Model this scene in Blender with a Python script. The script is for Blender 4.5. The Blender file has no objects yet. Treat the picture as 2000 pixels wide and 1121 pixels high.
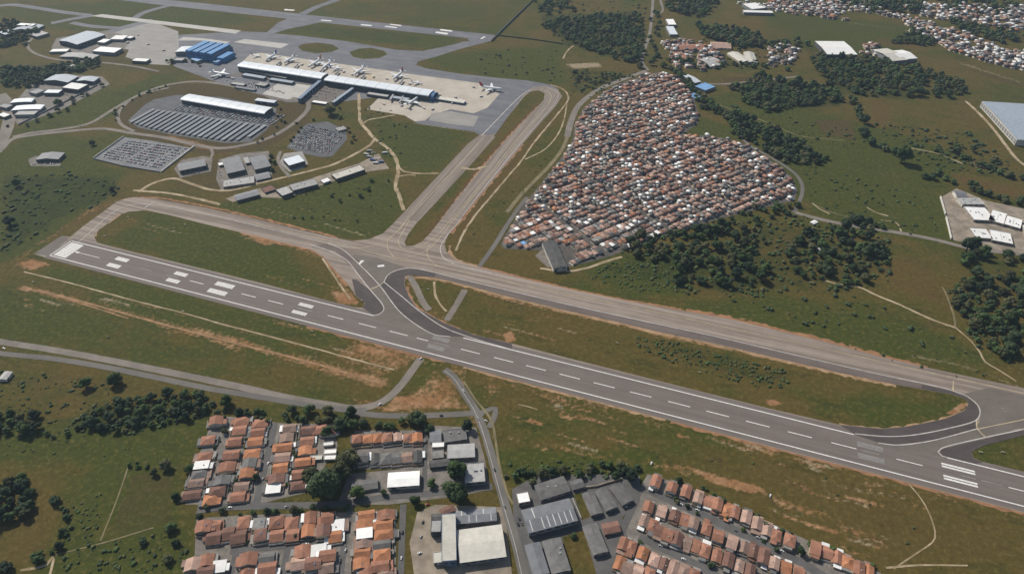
import bpy, math, random
import numpy as np
from mathutils import Vector, Matrix
from mathutils.geometry import tessellate_polygon
R = math.radians
random.seed(7); rng = np.random.default_rng(7)
sc = bpy.context.scene
COL = sc.collection

# ------------------------------------------------------------------ camera
CAM_H = 680.0; FPX = 1333.0; PITCH = math.atan2(1070.5, FPX)      # drone, 24 mm equivalent
cam = bpy.data.cameras.new('camera'); camo = bpy.data.objects.new('camera', cam); COL.objects.link(camo)
cam.sensor_width = 36; cam.lens = 36*FPX/2000; cam.clip_start = 1; cam.clip_end = 80000
camo.location = (0, 0, CAM_H); camo.rotation_euler = (math.pi/2-PITCH, 0, 0)
sc.camera = camo

# ------------------------------------------------------------------ light
SUN_TO = Vector((0.60, -0.66, 0)).normalized()                    # shadows fall this way on the ground
SUN_EL = R(43)
w = bpy.data.worlds.new('World'); sc.world = w; w.use_nodes = True
nt = w.node_tree; bg = nt.nodes['Background']
sky = nt.nodes.new('ShaderNodeTexSky'); sky.sky_type = 'NISHITA'; sky.sun_disc = False
sky.sun_elevation = SUN_EL
sky.sun_rotation = math.atan2(-SUN_TO.x, -SUN_TO.y)
sky.air_density = 1.3; sky.dust_density = 2.0
nt.links.new(sky.outputs[0], bg.inputs[0]); bg.inputs[1].default_value = 0.075
sl = bpy.data.lights.new('sun', 'SUN'); sl.energy = 4.4; sl.angle = R(0.6); sl.color = (1, 0.945, 0.85)
so = bpy.data.objects.new('sun', sl); COL.objects.link(so)
d = Vector((SUN_TO.x*math.cos(SUN_EL), SUN_TO.y*math.cos(SUN_EL), -math.sin(SUN_EL)))
so.rotation_euler = d.to_track_quat('-Z', 'Y').to_euler()
sc.view_settings.view_transform = 'Standard'; sc.view_settings.look = 'None'
sc.view_settings.exposure = 0.1; sc.view_settings.gamma = 1.0
sc.cycles.max_bounces = 4; sc.cycles.diffuse_bounces = 2; sc.cycles.glossy_bounces = 2
sc.cycles.volume_bounces = 0; sc.cycles.transmission_bounces = 2
sc.cycles.caustics_reflective = False; sc.cycles.caustics_refractive = False
sc.cycles.use_denoising = True

# ------------------------------------------------------------------ survey: photo point -> place on the level ground
CP, SP = math.cos(PITCH), math.sin(PITCH)
def P(px, py, z=0.0):
    x = px-1000.0; y = py-560.5
    t = (CAM_H-z)/(y*CP+FPX*SP)
    return Vector((x*t, (FPX*CP-y*SP)*t, z))
def PA(pts):
    a = np.asarray(pts, float); x = a[:, 0]-1000; y = a[:, 1]-560.5
    t = CAM_H/(y*CP+FPX*SP)
    return np.stack([x*t, (FPX*CP-y*SP)*t], 1)
O2 = np.array(P(125, 487)[:2]); RA = R(-19.5)                      # airfield axes: u along the runway, v across
EU = np.array([math.cos(RA), math.sin(RA)]); EV = np.array([-math.sin(RA), math.cos(RA)])
def W(u, v, z=0.0):
    p = O2+EU*u+EV*v; return Vector((p[0], p[1], z))
def UV(px, py, z=0.0):
    p = np.array(P(px, py, z)[:2])-O2; return float(p@EU), float(p@EV)

# ------------------------------------------------------------------ object helpers
def tag(o, label=None, cat=None, group=None, kind=None):
    if label: o['label'] = label
    if cat: o['category'] = cat
    if group: o['group'] = group
    if kind: o['kind'] = kind
    return o
def link(name, data, parent=None):
    o = bpy.data.objects.new(name, data); COL.objects.link(o)
    if parent: o.parent = parent
    return o
def mesh(name, V, F, mats=None, mi=None, smooth=False):
    m = bpy.data.meshes.new(name)
    m.from_pydata([tuple(v) for v in V], [], [tuple(f) for f in F])
    for q in (mats if isinstance(mats, (list, tuple)) else [mats] if mats else []): m.materials.append(q)
    if mi is not None: m.polygons.foreach_set('material_index', mi)
    if smooth: m.polygons.foreach_set('use_smooth', [True]*len(m.polygons))
    m.update(); return m
def obj(name, V, F, mat, parent=None, smooth=False, **k):
    o = link(name, mesh(name, V, F, mat, smooth=smooth), parent)
    return tag(o, **k)
def empty(name, loc, rz=0, **k):
    o = link(name, None); o.location = loc; o.rotation_euler = (0, 0, rz); o.empty_display_size = 1
    return tag(o, **k)
class MB:
    def __init__(s): s.V = []; s.F = []; s.I = []
    def add(s, V, F, mi=0):
        n = len(s.V); s.V += [tuple(v) for v in V]; s.F += [tuple(i+n for i in f) for f in F]; s.I += [mi]*len(F); return s
    def box(s, x0, x1, y0, y1, z0, z1, mi=0, bottom=True, top=True):
        V = [(x0, y0, z0), (x1, y0, z0), (x1, y1, z0), (x0, y1, z0), (x0, y0, z1), (x1, y0, z1), (x1, y1, z1), (x0, y1, z1)]
        F = [(0, 1, 5, 4), (1, 2, 6, 5), (2, 3, 7, 6), (3, 0, 4, 7)]
        if bottom: F.append((3, 2, 1, 0))
        if top: F.append((4, 5, 6, 7))
        return s.add(V, F, mi)
    def mesh(s, name, mats, smooth=False): return mesh(name, s.V, s.F, mats, s.I, smooth)
    def build(s, name, mats, parent=None, smooth=False, **k): return tag(link(name, s.mesh(name, mats, smooth), parent), **k)

# ------------------------------------------------------------------ materials
MATS = {}
def nodes(name):
    m = bpy.data.materials.new(name); m.use_nodes = True; t = m.node_tree
    b = t.nodes['Principled BSDF']; b.inputs['Specular IOR Level'].default_value = 0.25
    return m, t, b
def N(t, typ, **k):
    n = t.nodes.new(typ)
    for a, v in k.items(): setattr(n, a, v)
    return n
def noise(t, vec, scale, detail=4, rough=0.6):
    n = N(t, 'ShaderNodeTexNoise'); n.inputs['Scale'].default_value = scale
    n.inputs['Detail'].default_value = detail; n.inputs['Roughness'].default_value = rough
    t.links.new(vec, n.inputs['Vector']); return n.outputs['Fac']
def mth(t, op, a, b=None, c=None, clamp=False):
    n = N(t, 'ShaderNodeMath', operation=op, use_clamp=clamp)
    for i, v in enumerate((a, b, c)):
        if v is None: continue
        if isinstance(v, (int, float)): n.inputs[i].default_value = v
        else: t.links.new(v, n.inputs[i])
    return n.outputs[0]
def sstep(t, v, lo, hi):
    n = N(t, 'ShaderNodeMapRange', interpolation_type='SMOOTHSTEP')
    t.links.new(v, n.inputs['Value']); n.inputs['From Min'].default_value = lo; n.inputs['From Max'].default_value = hi
    return n.outputs['Result']
def mix(t, f, a, b, typ='MIX'):
    n = N(t, 'ShaderNodeMix', data_type='RGBA', blend_type=typ)
    for k, v in ((0, f), (6, a), (7, b)):
        if isinstance(v, (int, float)): n.inputs[k].default_value = v
        elif isinstance(v, tuple): n.inputs[k].default_value = (*v, 1)
        else: t.links.new(v, n.inputs[k])
    return n.outputs[2]
def coords(t, rot=0.0, scale=(1, 1, 1)):
    g = N(t, 'ShaderNodeNewGeometry'); mp = N(t, 'ShaderNodeMapping', vector_type='POINT'); m2 = N(t, 'ShaderNodeMapping', vector_type='POINT')
    mp.inputs['Rotation'].default_value = (0, 0, rot); m2.inputs['Scale'].default_value = scale     # turn first, then stretch
    t.links.new(g.outputs['Position'], mp.inputs['Vector']); t.links.new(mp.outputs[0], m2.inputs['Vector']); return m2.outputs['Vector']
def simple(name, col, rough=0.8, var=0.25, sc_=0.15, col2=None, fine=1.2, metal=0.0, rnd=0.0):
    """plain surface with two scales of mottling; rnd: tone change from object to object"""
    if name in MATS: return MATS[name]
    m, t, b = nodes(name); v = coords(t)
    n1 = noise(t, v, sc_, 5, 0.65); n2 = noise(t, v, fine, 3)
    c2 = col2 or tuple(c*(1-var) for c in col)
    c = mix(t, sstep(t, n1, 0.35, 0.65), col, c2)
    f = mth(t, 'MULTIPLY_ADD', n2, var*1.2, 1-var*0.6)
    if rnd:
        oi = N(t, 'ShaderNodeObjectInfo'); f = mth(t, 'MULTIPLY', f, mth(t, 'MULTIPLY_ADD', oi.outputs['Random'], rnd*2, 1-rnd))
    cc = N(t, 'ShaderNodeVectorMath', operation='SCALE'); t.links.new(c, cc.inputs[0]); t.links.new(f, cc.inputs['Scale'])
    t.links.new(cc.outputs[0], b.inputs['Base Color']); b.inputs['Roughness'].default_value = rough; b.inputs['Metallic'].default_value = metal
    MATS[name] = m; return m
def pavement(name, col, col2, rot, streak=0.5, along=0.004, across=0.16, blot=0.35):
    """asphalt or concrete with wheel-worn streaks that run along one axis"""
    m, t, b = nodes(name)
    vs = coords(t, -rot, (along, across, 0.0)); v = coords(t)
    s = noise(t, vs, 1.0, 5, 0.7); n = noise(t, v, 0.03, 5, 0.7); f = noise(t, v, 0.5, 4, 0.7)
    k = mth(t, 'ADD', mth(t, 'MULTIPLY', s, streak), mth(t, 'MULTIPLY', n, 1-streak))
    c = mix(t, sstep(t, k, 0.39, 0.61), col, col2)
    g = mth(t, 'MULTIPLY_ADD', f, blot, 1-blot/2)
    cc = N(t, 'ShaderNodeVectorMath', operation='SCALE'); t.links.new(c, cc.inputs[0]); t.links.new(g, cc.inputs['Scale'])
    t.links.new(cc.outputs[0], b.inputs['Base Color']); b.inputs['Roughness'].default_value = 0.85
    MATS[name] = m; return m

def ground_material():
    m, t, b = nodes('ground_cover')
    v = coords(t); vr = coords(t, -RA, (0.3, 1.0, 1.0))
    A1 = N(t, 'ShaderNodeAttribute', attribute_name='cover_a'); A2 = N(t, 'ShaderNodeAttribute', attribute_name='cover_b')
    s1 = N(t, 'ShaderNodeSeparateColor'); t.links.new(A1.outputs['Color'], s1.inputs[0])
    s2 = N(t, 'ShaderNodeSeparateColor'); t.links.new(A2.outputs['Color'], s2.inputs[0])
    soil, lush, dry = s1.outputs; pale, scrub, tilled = s2.outputs
    big = noise(t, v, 0.006, 6, 0.62); mid = noise(t, v, 0.03, 5, 0.65); fin = noise(t, v, 0.16, 5, 0.7); grit = noise(t, v, 0.7, 3, 0.7)
    strk = noise(t, vr, 0.045, 7, 0.72)
    # grass: olive to green
    g = mth(t, 'ADD', mth(t, 'MULTIPLY', big, 0.9), mth(t, 'MULTIPLY', mid, 0.45))
    g = mth(t, 'ADD', g, mth(t, 'MULTIPLY', lush, 0.6)); g = mth(t, 'SUBTRACT', g, mth(t, 'MULTIPLY', dry, 0.25))
    c = mix(t, sstep(t, g, 0.58, 0.88), (0.0806, 0.0596, 0.0156), (0.0460, 0.0540, 0.0100))
    c = mix(t, mth(t, 'MULTIPLY', sstep(t, strk, 0.52, 0.66), 0.6), c, (0.0304, 0.0353, 0.0086))
    c = mix(t, mth(t, 'MULTIPLY', sstep(t, mth(t, 'ADD', strk, mth(t, 'MULTIPLY', big, 0.6)), 0.72, 0.50), 0.5), c, (0.1064, 0.0736, 0.0253))
    c = mix(t, mth(t, 'MULTIPLY', sstep(t, fin, 0.5, 0.66), 0.5), c, (0.1064, 0.0824, 0.0265))
    # rough dark growth
    k = mth(t, 'ADD', scrub, mth(t, 'MULTIPLY_ADD', mth(t, 'ADD', mid, fin), 0.8, -0.8))
    c = mix(t, mth(t, 'MULTIPLY', sstep(t, k, 0.3, 0.75), 0.8), c, (0.0213, 0.0309, 0.0081))
    # dry brown turf
    k = mth(t, 'ADD', dry, mth(t, 'MULTIPLY_ADD', mth(t, 'ADD', strk, mid), 0.7, -0.7))
    c = mix(t, mth(t, 'MULTIPLY', sstep(t, k, 0.25, 0.8), 0.75), c, (0.0897, 0.0530, 0.0202))
    k = mth(t, 'ADD', tilled, mth(t, 'MULTIPLY_ADD', mid, 0.3, -0.15))
    c = mix(t, mth(t, 'MULTIPLY', sstep(t, k, 0.35, 0.65), 0.85), c, (0.0646, 0.0471, 0.0196))
    # bare red soil and pale dust
    k = mth(t, 'ADD', soil, mth(t, 'MULTIPLY_ADD', mth(t, 'ADD', strk, fin), 0.8, -0.8))
    c = mix(t, mth(t, 'MULTIPLY', sstep(t, k, 0.4, 0.75), 0.9), c, mix(t, sstep(t, mid, 0.4, 0.65), (0.235, 0.118, 0.055), (0.32, 0.19, 0.105)))
    k = mth(t, 'ADD', pale, mth(t, 'MULTIPLY_ADD', mth(t, 'ADD', strk, fin), 0.7, -0.7))
    c = mix(t, mth(t, 'MULTIPLY', sstep(t, k, 0.4, 0.75), 0.85), c, (0.2720, 0.2160, 0.1440))
    f = mth(t, 'MULTIPLY_ADD', mth(t, 'ADD', fin, grit), 1.15, -0.10)
    cc = N(t, 'ShaderNodeVectorMath', operation='SCALE'); t.links.new(c, cc.inputs[0]); t.links.new(f, cc.inputs['Scale'])
    t.links.new(cc.outputs[0], b.inputs['Base Color']); b.inputs['Roughness'].default_value = 0.95
    b.inputs['Specular IOR Level'].default_value = 0.1
    bp = N(t, 'ShaderNodeBump'); bp.inputs['Strength'].default_value = 0.6; bp.inputs['Distance'].default_value = 1.5
    t.links.new(mth(t, 'ADD', fin, mid), bp.inputs['Height']); t.links.new(bp.outputs[0], b.inputs['Normal'])
    return m
def foliage(name, dark, light, rnd=0.3):
    m, t, b = nodes(name); v = coords(t)
    oi = N(t, 'ShaderNodeObjectInfo')
    n1 = noise(t, v, 0.35, 3, 0.6); n2 = noise(t, v, 0.045, 3, 0.6)
    k = mth(t, 'ADD', mth(t, 'MULTIPLY', n1, 0.55), mth(t, 'MULTIPLY', n2, 0.55))
    k = mth(t, 'ADD', k, mth(t, 'MULTIPLY_ADD', oi.outputs['Random'], rnd, -rnd/2))
    c = mix(t, sstep(t, k, 0.38, 0.72), dark, light)
    t.links.new(c, b.inputs['Base Color']); b.inputs['Roughness'].default_value = 0.8
    b.inputs['Specular IOR Level'].default_value = 0.15
    MATS[name] = m; return m

GROUND = ground_material()
RWY = pavement('runway_asphalt', (0.1307, 0.1084, 0.0963), (0.1565, 0.1324, 0.1187), RA, 0.7)
TAXI = pavement('taxiway_asphalt', (0.1505, 0.1204, 0.0980), (0.2938, 0.2408, 0.2004), RA, 0.85, 0.002, 0.11)
CROSS = pavement('cross_taxiway_asphalt', (0.1548, 0.1247, 0.1015), (0.2451, 0.2047, 0.1720), RA+math.pi/2, 0.85, 0.002, 0.11)
DARK = pavement('new_asphalt', (0.0619, 0.0507, 0.0473), (0.0791, 0.0662, 0.0611), RA, 0.3)
MDARK = pavement('worn_shoulder_asphalt', (0.105, 0.084, 0.074), (0.150, 0.122, 0.108), RA, 0.7)
MIDA = pavement('mid_asphalt', (0.1221, 0.1032, 0.0894), (0.1479, 0.1273, 0.1101), RA+0.6, 0.4)
APRON = pavement('apron_asphalt', (0.1084, 0.1109, 0.1248), (0.1553, 0.1568, 0.1680), RA, 0.6, 0.006, 0.05)
LOTA = pavement('car_park_asphalt', (0.0731, 0.0757, 0.0817), (0.1032, 0.1049, 0.1101), RA, 0.3)
CONC = pavement('apron_concrete', (0.3696, 0.3212, 0.2640), (0.4400, 0.3960, 0.3388), RA, 0.4, 0.01, 0.03)
CONCG = pavement('grey_concrete', (0.2376, 0.2244, 0.2068), (0.2904, 0.2728, 0.2508), RA, 0.5, 0.008, 0.06)
PALEC = pavement('pale_concrete', (0.3696, 0.3520, 0.3256), (0.4400, 0.4180, 0.3872), RA, 0.5, 0.01, 0.05)
ROAD = simple('road_asphalt', (0.1452, 0.1338, 0.1214), 0.9, 0.2, 0.02, fine=0.4)
ROADB = simple('bleached_road', (0.2068, 0.1804, 0.1540), 0.9, 0.25, 0.03, fine=0.3)
STREET = simple('street_asphalt', (0.1144, 0.1100, 0.1056), 0.9, 0.25, 0.05, fine=0.6)
TRACK = simple('dirt_track_pale', (0.40, 0.32, 0.215), 0.95, 0.4, 0.04, (0.22, 0.165, 0.09), 0.3)
TRACKO = simple('dirt_track_orange', (0.34, 0.20, 0.105), 0.95, 0.4, 0.05, (0.2, 0.12, 0.06), 0.3)
PATHG = simple('worn_grass_path', (0.20, 0.165, 0.09), 0.95, 0.3, 0.05, fine=0.3)
YARD = simple('yard_paving', (0.20, 0.178, 0.155), 0.9, 0.35, 0.08, fine=0.5)
YARDB = simple('dusty_yard', (0.30, 0.25, 0.195), 0.9, 0.35, 0.05, (0.18, 0.15, 0.115), 0.4)
WHITEP = simple('white_paint', (0.72, 0.70, 0.68), 0.7, 0.2, 0.3)
FADEP = simple('faded_paint', (0.27, 0.26, 0.25), 0.8, 0.3, 0.3)
YELP = simple('yellow_paint', (0.50, 0.41, 0.27), 0.7, 0.35, 0.08)
LINEP = simple('worn_line_paint', (0.52, 0.48, 0.45), 0.7, 0.3, 0.1)

# ------------------------------------------------------------------ ground with what grows and lies bare on it
def axis(parts):
    out = []
    for a, b_, s in parts: out += list(np.arange(a, b_, s))
    return np.array(out)
GX = np.concatenate([-np.geomspace(40000, 2100, 14), axis([(-2000, -900, 9), (-900, 900, 4.2), (900, 2000, 9)]), np.geomspace(2000, 40000, 15)])
GY = np.concatenate([-np.geomspace(40000, 100, 12), axis([(0, 300, 30), (300, 900, 3.4), (900, 1500, 5.5), (1500, 2600, 9)]), np.geomspace(2600, 60000, 16)])
gx, gy = np.meshgrid(GX, GY); PT = np.stack([gx.ravel(), gy.ravel()], 1)
COV = {k: np.zeros(len(PT), np.float32) for k in ('soil', 'lush', 'dry', 'pale', 'scrub', 'tilled')}
def segdist(Q, A, B):
    ab = B-A; L = max(float(ab@ab), 1e-9); t = np.clip(((Q-A)@ab)/L, 0, 1)
    return np.hypot(*(Q-A-t[:, None]*ab).T)
def inside(Q, poly):
    c = np.zeros(len(Q), bool); n = len(poly)
    for i in range(n):
        x1, y1 = poly[i]; x2, y2 = poly[i-1]
        if y1 == y2: continue
        m_ = ((y1 > Q[:, 1]) != (y2 > Q[:, 1])) & (Q[:, 0] < (x2-x1)*(Q[:, 1]-y1)/(y2-y1)+x1); c ^= m_
    return c
def polydist(Q, poly, closed=True):
    dmin = np.full(len(Q), 1e9)
    for i in range(0 if closed else 1, len(poly)): dmin = np.minimum(dmin, segdist(Q, poly[i-1], poly[i]))
    return dmin
def paint(ch, pts, wd=None, s=1.0, soft=10.0):
    """wd given: a strip of that width along pts; else the area inside pts"""
    p = PA(pts); pad = (wd or 0)/2+soft
    lo = p.min(0)-pad; hi = p.max(0)+pad
    idx = np.where((PT[:, 0] > lo[0]) & (PT[:, 0] < hi[0]) & (PT[:, 1] > lo[1]) & (PT[:, 1] < hi[1]))[0]
    if not len(idx): return
    Q = PT[idx]
    if wd: sd = polydist(Q, p, False)-wd/2
    else: sd = np.where(inside(Q, p), -1, 1)*polydist(Q, p)
    val = s*np.clip(0.5-sd/soft, 0, 1)
    c = COV[ch]; c[idx] = np.where(s > 0, np.maximum(c[idx], val), np.minimum(c[idx], val)) if s > 0 else c[idx]+val

# --- airfield outline (photo points on level ground)
PAVE = [(66, 496), (120, 461), (137, 463), (165, 440), (200, 415), (225, 396), (245, 388), (265, 385.5), (300, 388), (350, 397), (400, 406), (500, 428), (600, 452),
        (650, 464), (690, 470.5), (722, 467), (748, 456), (775, 430), (845, 355), (915, 280), (940, 262), (1020, 182), (1040, 172), (1066, 168), (1090, 176), (1098, 188), (1086, 207), (1022, 280),
        (960, 352), (904, 424), (876, 458), (868, 476), (872, 492), (884, 504), (905, 514), (935, 522), (1037, 548), (1125, 568), (1237, 590), (1425, 623), (1537, 650), (1610, 667),
        (1725, 698), (1812, 718), (2000, 758), (2300, 823), (2300, 1079), (2000, 1001), (1500, 871), (910, 717), (500, 610), (92, 504)]
G_WEST = [(217, 432), (232, 420), (250, 414), (285, 411), (330, 420), (400, 438), (500, 461), (570, 478), (610, 488), (632, 502), (655, 528), (680, 556), (694, 577), (712, 592), (709, 601), (690, 600),
          (500, 550.5), (215, 481), (190, 474), (184, 463), (192, 450)]
G_MID = [(792, 540), (805, 537), (847, 542), (910, 557), (1000, 581), (1100, 605), (1212, 630), (1287, 648), (1400, 672), (1550, 707), (1650, 730), (1750, 751), (1857, 770), (1886, 779), (1891, 789), (1884, 801), (1847, 817),
         (1775, 832), (1725, 837), (1640, 829), (1587, 817), (1500, 797), (1300, 747), (1000, 671), (925, 653), (867, 630), (815, 602), (800, 580), (790, 556)]
G_EAST = [(1897, 885), (1905, 878), (1925, 869), (2000, 850), (2300, 775), (2300, 1000), (2000, 922), (1920, 902), (1902, 894)]
G_TWIN = [(818, 430), (868, 376), (925, 314), (958, 276), (985, 237), (1025, 188), (1037, 179), (1052, 177), (1064, 183), (1062, 196), (982, 280), (910, 366), (862, 428), (838, 458), (824, 472), (808, 480), (794, 481), (790, 474), (797, 458)]

# what the soil shows: bare red verges, worn strips, lush hollows, ploughed plots
for pts in ([(480, 447), (560, 475), (620, 500)], [(500, 464), (540, 474)], [(660, 540), (690, 590), (660, 580)]): paint('soil', pts, 9, 0.8, 14)
paint('soil', [(462, 460), (510, 466), (545, 478), (520, 480)], None, 0.8, 10)
paint('soil', [(640, 565), (690, 570), (705, 596), (660, 597)], None, 0.75, 12)
paint('soil', [(795, 545), (850, 546), (910, 562), (1000, 588), (1100, 610), (1290, 655), (1400, 678), (1550, 712), (1700, 742)], 5, 0.85, 10)
paint('soil', [(798, 575), (815, 605), (867, 634), (925, 658), (1000, 676)], 5, 0.75, 10)
paint('soil', [(1000, 540), (1040, 552), (1130, 572)], 6, 0.7, 10)
paint('soil', [(1235, 590), (1330, 606), (1430, 625), (1540, 652), (1610, 668), (1725, 698), (1770, 712)], 7, 0.9, 12)
paint('soil', [(500, 612), (700, 664), (910, 719)], 4, 0.45, 10)
paint('soil', [(680, 662), (740, 675), (790, 690), (760, 700), (700, 690)], None, 0.7, 14)
paint('soil', [(25, 515), (60, 505), (110, 515), (60, 530)], None, 0.75, 12)
paint('soil', [(960, 725), (1100, 762), (1300, 815), (1500, 873), (1700, 925), (1900, 980), (2000, 1006)], 4, 0.5, 9)
paint('soil', [(1330, 905), (1400, 925), (1480, 945), (1510, 960), (1470, 965), (1390, 945)], None, 0.8, 9)
paint('soil', [(1410, 840), (1500, 870), (1540, 890), (1500, 895), (1450, 875)], None, 0.62, 14)
paint('soil', [(1640, 925), (1720, 940), (1760, 960), (1700, 955)], None, 0.6, 12)
paint('soil', [(880, 705), (920, 720), (905, 790), (870, 800), (850, 760)], None, 0.55, 12)
paint('soil', [(770, 770), (860, 775), (920, 800), (830, 800), (740, 806)], None, 0.7, 9)
paint('soil', [(940, 780), (1000, 800), (1080, 840), (1000, 820)], None, 0.5, 14)
paint('soil', [(1060, 865), (1150, 880), (1270, 900), (1340, 905), (1250, 915), (1100, 890), (1030, 885)], None, 0.55, 14)
paint('soil', [(560, 690), (650, 710), (750, 735), (760, 755), (700, 740), (600, 715)], None, 0.65, 14)
paint('soil', [(100, 550), (200, 580), (330, 625), (360, 640), (300, 635), (150, 585)], None, 0.4, 16)
paint('soil', [(1845, 808), (1880, 785), (1893, 790), (1865, 812)], None, 0.9, 6)
paint('soil', [(1485, 785), (1508, 778), (1530, 787), (1510, 795)], None, 0.9, 7)
paint('soil', [(980, 652), (1000, 645), (1010, 665), (990, 670)], None, 0.9, 8)
paint('soil', [(1390, 470), (1400, 480)], 20, 0.4, 20)
paint('soil', [(1600, 385), (1640, 390), (1650, 400), (1610, 402)], None, 0.45, 14)
paint('soil', [(240, 330), (300, 340), (360, 360), (280, 365)], None, 0.4, 24)
paint('soil', [(330, 262), (420, 285), (410, 296), (320, 275)], None, 0.7, 20)
paint('soil', [(380, 130), (440, 135), (430, 150), (360, 145)], None, 0.45, 24)
paint('soil', [(200, 420), (130, 450), (110, 460)], 8, 0.35, 24)
for pts, wd, st in (([(40, 560), (200, 600), (400, 652), (600, 705), (750, 745)], 26, 0.42), ([(90, 545), (250, 588), (450, 640), (640, 690)], 16, 0.36), ([(500, 618), (700, 670), (860, 712)], 16, 0.42), ([(930, 730), (1100, 775), (1400, 852), (1700, 930), (2000, 1010)], 15, 0.42),
     ([(1250, 600), (1400, 622), (1540, 655), (1720, 702), (1820, 725)], 18, 0.45), ([(860, 740), (900, 790), (950, 850)], 26, 0.42), ([(470, 452), (560, 476), (630, 505), (690, 585)], 16, 0.45), ([(800, 550), (830, 600), (870, 628)], 20, 0.42), ([(1000, 600), (1200, 640), (1400, 685), (1650, 740)], 10, 0.4), ([(700, 780), (760, 800), (880, 805)], 16, 0.45), ([(240, 390), (180, 410), (110, 455), (30, 510)], 22, 0.38), ([(1050, 870), (1200, 895), (1400, 930), (1600, 1000), (1740, 1070)], 24, 0.36), ([(330, 265), (420, 288), (470, 290)], 22, 0.42), ([(440, 398), (560, 425), (680, 460)], 14, 0.4)):
    paint('soil', pts, wd, st+0.17, 26)
for q in ((1570, 925), (1620, 915), (1390, 855), (1100, 800), (1020, 780), (1230, 850), (1330, 870), (1600, 1010), (1690, 1060), (1560, 960), (1660, 985)):
    paint('soil', [q, (q[0]+45, q[1]+14)], 8, 0.5, 16)
paint('dry', [(900, 720), (1300, 820), (1700, 930), (2000, 1010), (2000, 1121), (1700, 1100), (1500, 1000), (1300, 900), (1000, 800)], None, 0.4, 60)
paint('dry', [(960, 290), (1040, 210), (1060, 200), (990, 300), (840, 460), (815, 470)], None, 0.8, 14)
paint('dry', [(1020, 290), (1110, 195), (1100, 215), (1010, 320), (900, 460), (880, 480), (905, 430)], None, 0.8, 20)
paint('dry', [(0, 560), (150, 585), (400, 650), (760, 750), (700, 760), (400, 690), (150, 640), (0, 600)], None, 0.3, 40)
paint('dry', [(110, 470), (220, 400), (250, 385), (190, 400), (60, 480)], None, 0.6, 25)
paint('dry', [(930, 560), (1100, 600), (1300, 660), (1500, 740), (1700, 820), (1500, 780), (1200, 690), (1000, 620)], None, 0.35, 50)
paint('dry', [(260, 375), (500, 420), (700, 470), (680, 475), (480, 430), (260, 392)], None, 0.6, 16)
paint('dry', [(1440, 80), (1560, 50), (1640, 55), (1720, 80), (1760, 100), (1700, 95), (1600, 70), (1480, 85)], None, 0.3, 60)
paint('dry', [(690, 0), (1040, 0), (970, 60), (700, 25)], None, 0.35, 90)
paint('dry', [(0, 900), (130, 990), (100, 1090), (0, 1100)], None, 0.35, 20)
paint('dry', [(1390, 60), (1480, 35), (1570, 60), (1420, 95)], None, 0.4, 60)
for p, s in (([(215, 475), (300, 425), (450, 460), (560, 500), (640, 560), (500, 545)], 0.55), ([(440, 400), (600, 370), (760, 340), (780, 400), (740, 450), (660, 462), (560, 430)], 0.95),
             ([(40, 690), (200, 560), (500, 640), (600, 690), (400, 720)], 0.35), ([(110, 530), (300, 575), (650, 660), (560, 650), (300, 590)], 0.75), ([(0, 570), (120, 590), (280, 640), (160, 670), (0, 650)], 0.65),
             ([(1150, 520), (1300, 500), (1330, 570), (1250, 570)], 0.9), ([(1380, 300), (1600, 330), (1800, 400), (1840, 470), (1650, 430), (1580, 390)], 0.75), ([(1400, 210), (1600, 250), (1700, 300), (1500, 290)], 0.5),
             ([(0, 300), (250, 330), (100, 470), (0, 510)], 0.55), ([(180, 260), (280, 270), (200, 310), (40, 300)], 0.4), ([(330, 830), (390, 820), (370, 905), (330, 900)], 0.9),
             ([(1540, 760), (1800, 790), (1880, 800), (1720, 830), (1600, 815)], 0.6), ([(980, 900), (1260, 890), (1270, 950), (1040, 950)], 0.9), ([(1090, 1030), (1200, 980), (1200, 1121), (1110, 1121)], 0.8),
             ([(1350, 230), (1420, 250), (1440, 270), (1340, 262)], 0.9), ([(0, 260), (300, 150), (320, 165), (60, 265)], 0.25), ([(1500, 590), (1850, 660), (1900, 700), (1600, 640)], 0.5), ([(900, 110), (1090, 90), (1100, 150), (950, 130)], 0.45),
             ([(100, 1060), (250, 1040), (360, 1030), (380, 1121), (100, 1121)], 0.5), ([(1570, 40), (1680, 50), (1700, 75), (1590, 70)], 0.9), ([(930, 120), (1080, 100), (1100, 150)], 0.5)):
    paint('lush', p, None, s, 45)
for p, s in (([(0, 340), (230, 340), (240, 380), (120, 430), (0, 510)], 0.62), ([(130, 830), (200, 780), (420, 770), (420, 810), (250, 850)], 0.6), ([(0, 720), (150, 740), (260, 760), (120, 830), (0, 830)], 0.35),
             ([(1140, 530), (1300, 480), (1500, 430), (1740, 470), (1720, 560), (1400, 580)], 0.5), ([(1850, 500), (2000, 500), (2000, 720), (1900, 680)], 0.4), ([(1040, 30), (1260, 20), (1260, 130), (1100, 90)], 0.6),
             ([(1210, 650), (1400, 680), (1545, 725), (1540, 765), (1400, 735)], 0.5), ([(1420, 150), (1660, 170), (1650, 215), (1470, 215)], 0.6), ([(0, 130), (200, 115), (190, 135), (20, 175)], 0.6), ([(1560, 90), (1780, 110), (1780, 200), (1620, 180)], 0.55),
             ([(1100, 130), (1240, 140), (1180, 180), (1110, 180)], 0.5), ([(1700, 240), (1900, 270), (2000, 340), (1850, 330)], 0.3), ([(1420, 0), (1700, 0), (1700, 30), (1500, 20)], 0.4), ([(1800, 80), (1960, 130), (1900, 150)], 0.4),
             ([(1000, 575), (1120, 600), (1150, 620), (1050, 640), (950, 620)], 0.25), ([(540, 50), (700, 50), (840, 75), (800, 92), (640, 72)], 0.45), ([(260, 0), (300, 20), (520, 35), (500, 55), (300, 45)], 0.2)):
    paint('scrub', p, None, s, 40)
paint('tilled', [(210, 913), (250, 915), (200, 1058), (195, 1055)], None, 0.25, 10)
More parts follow.
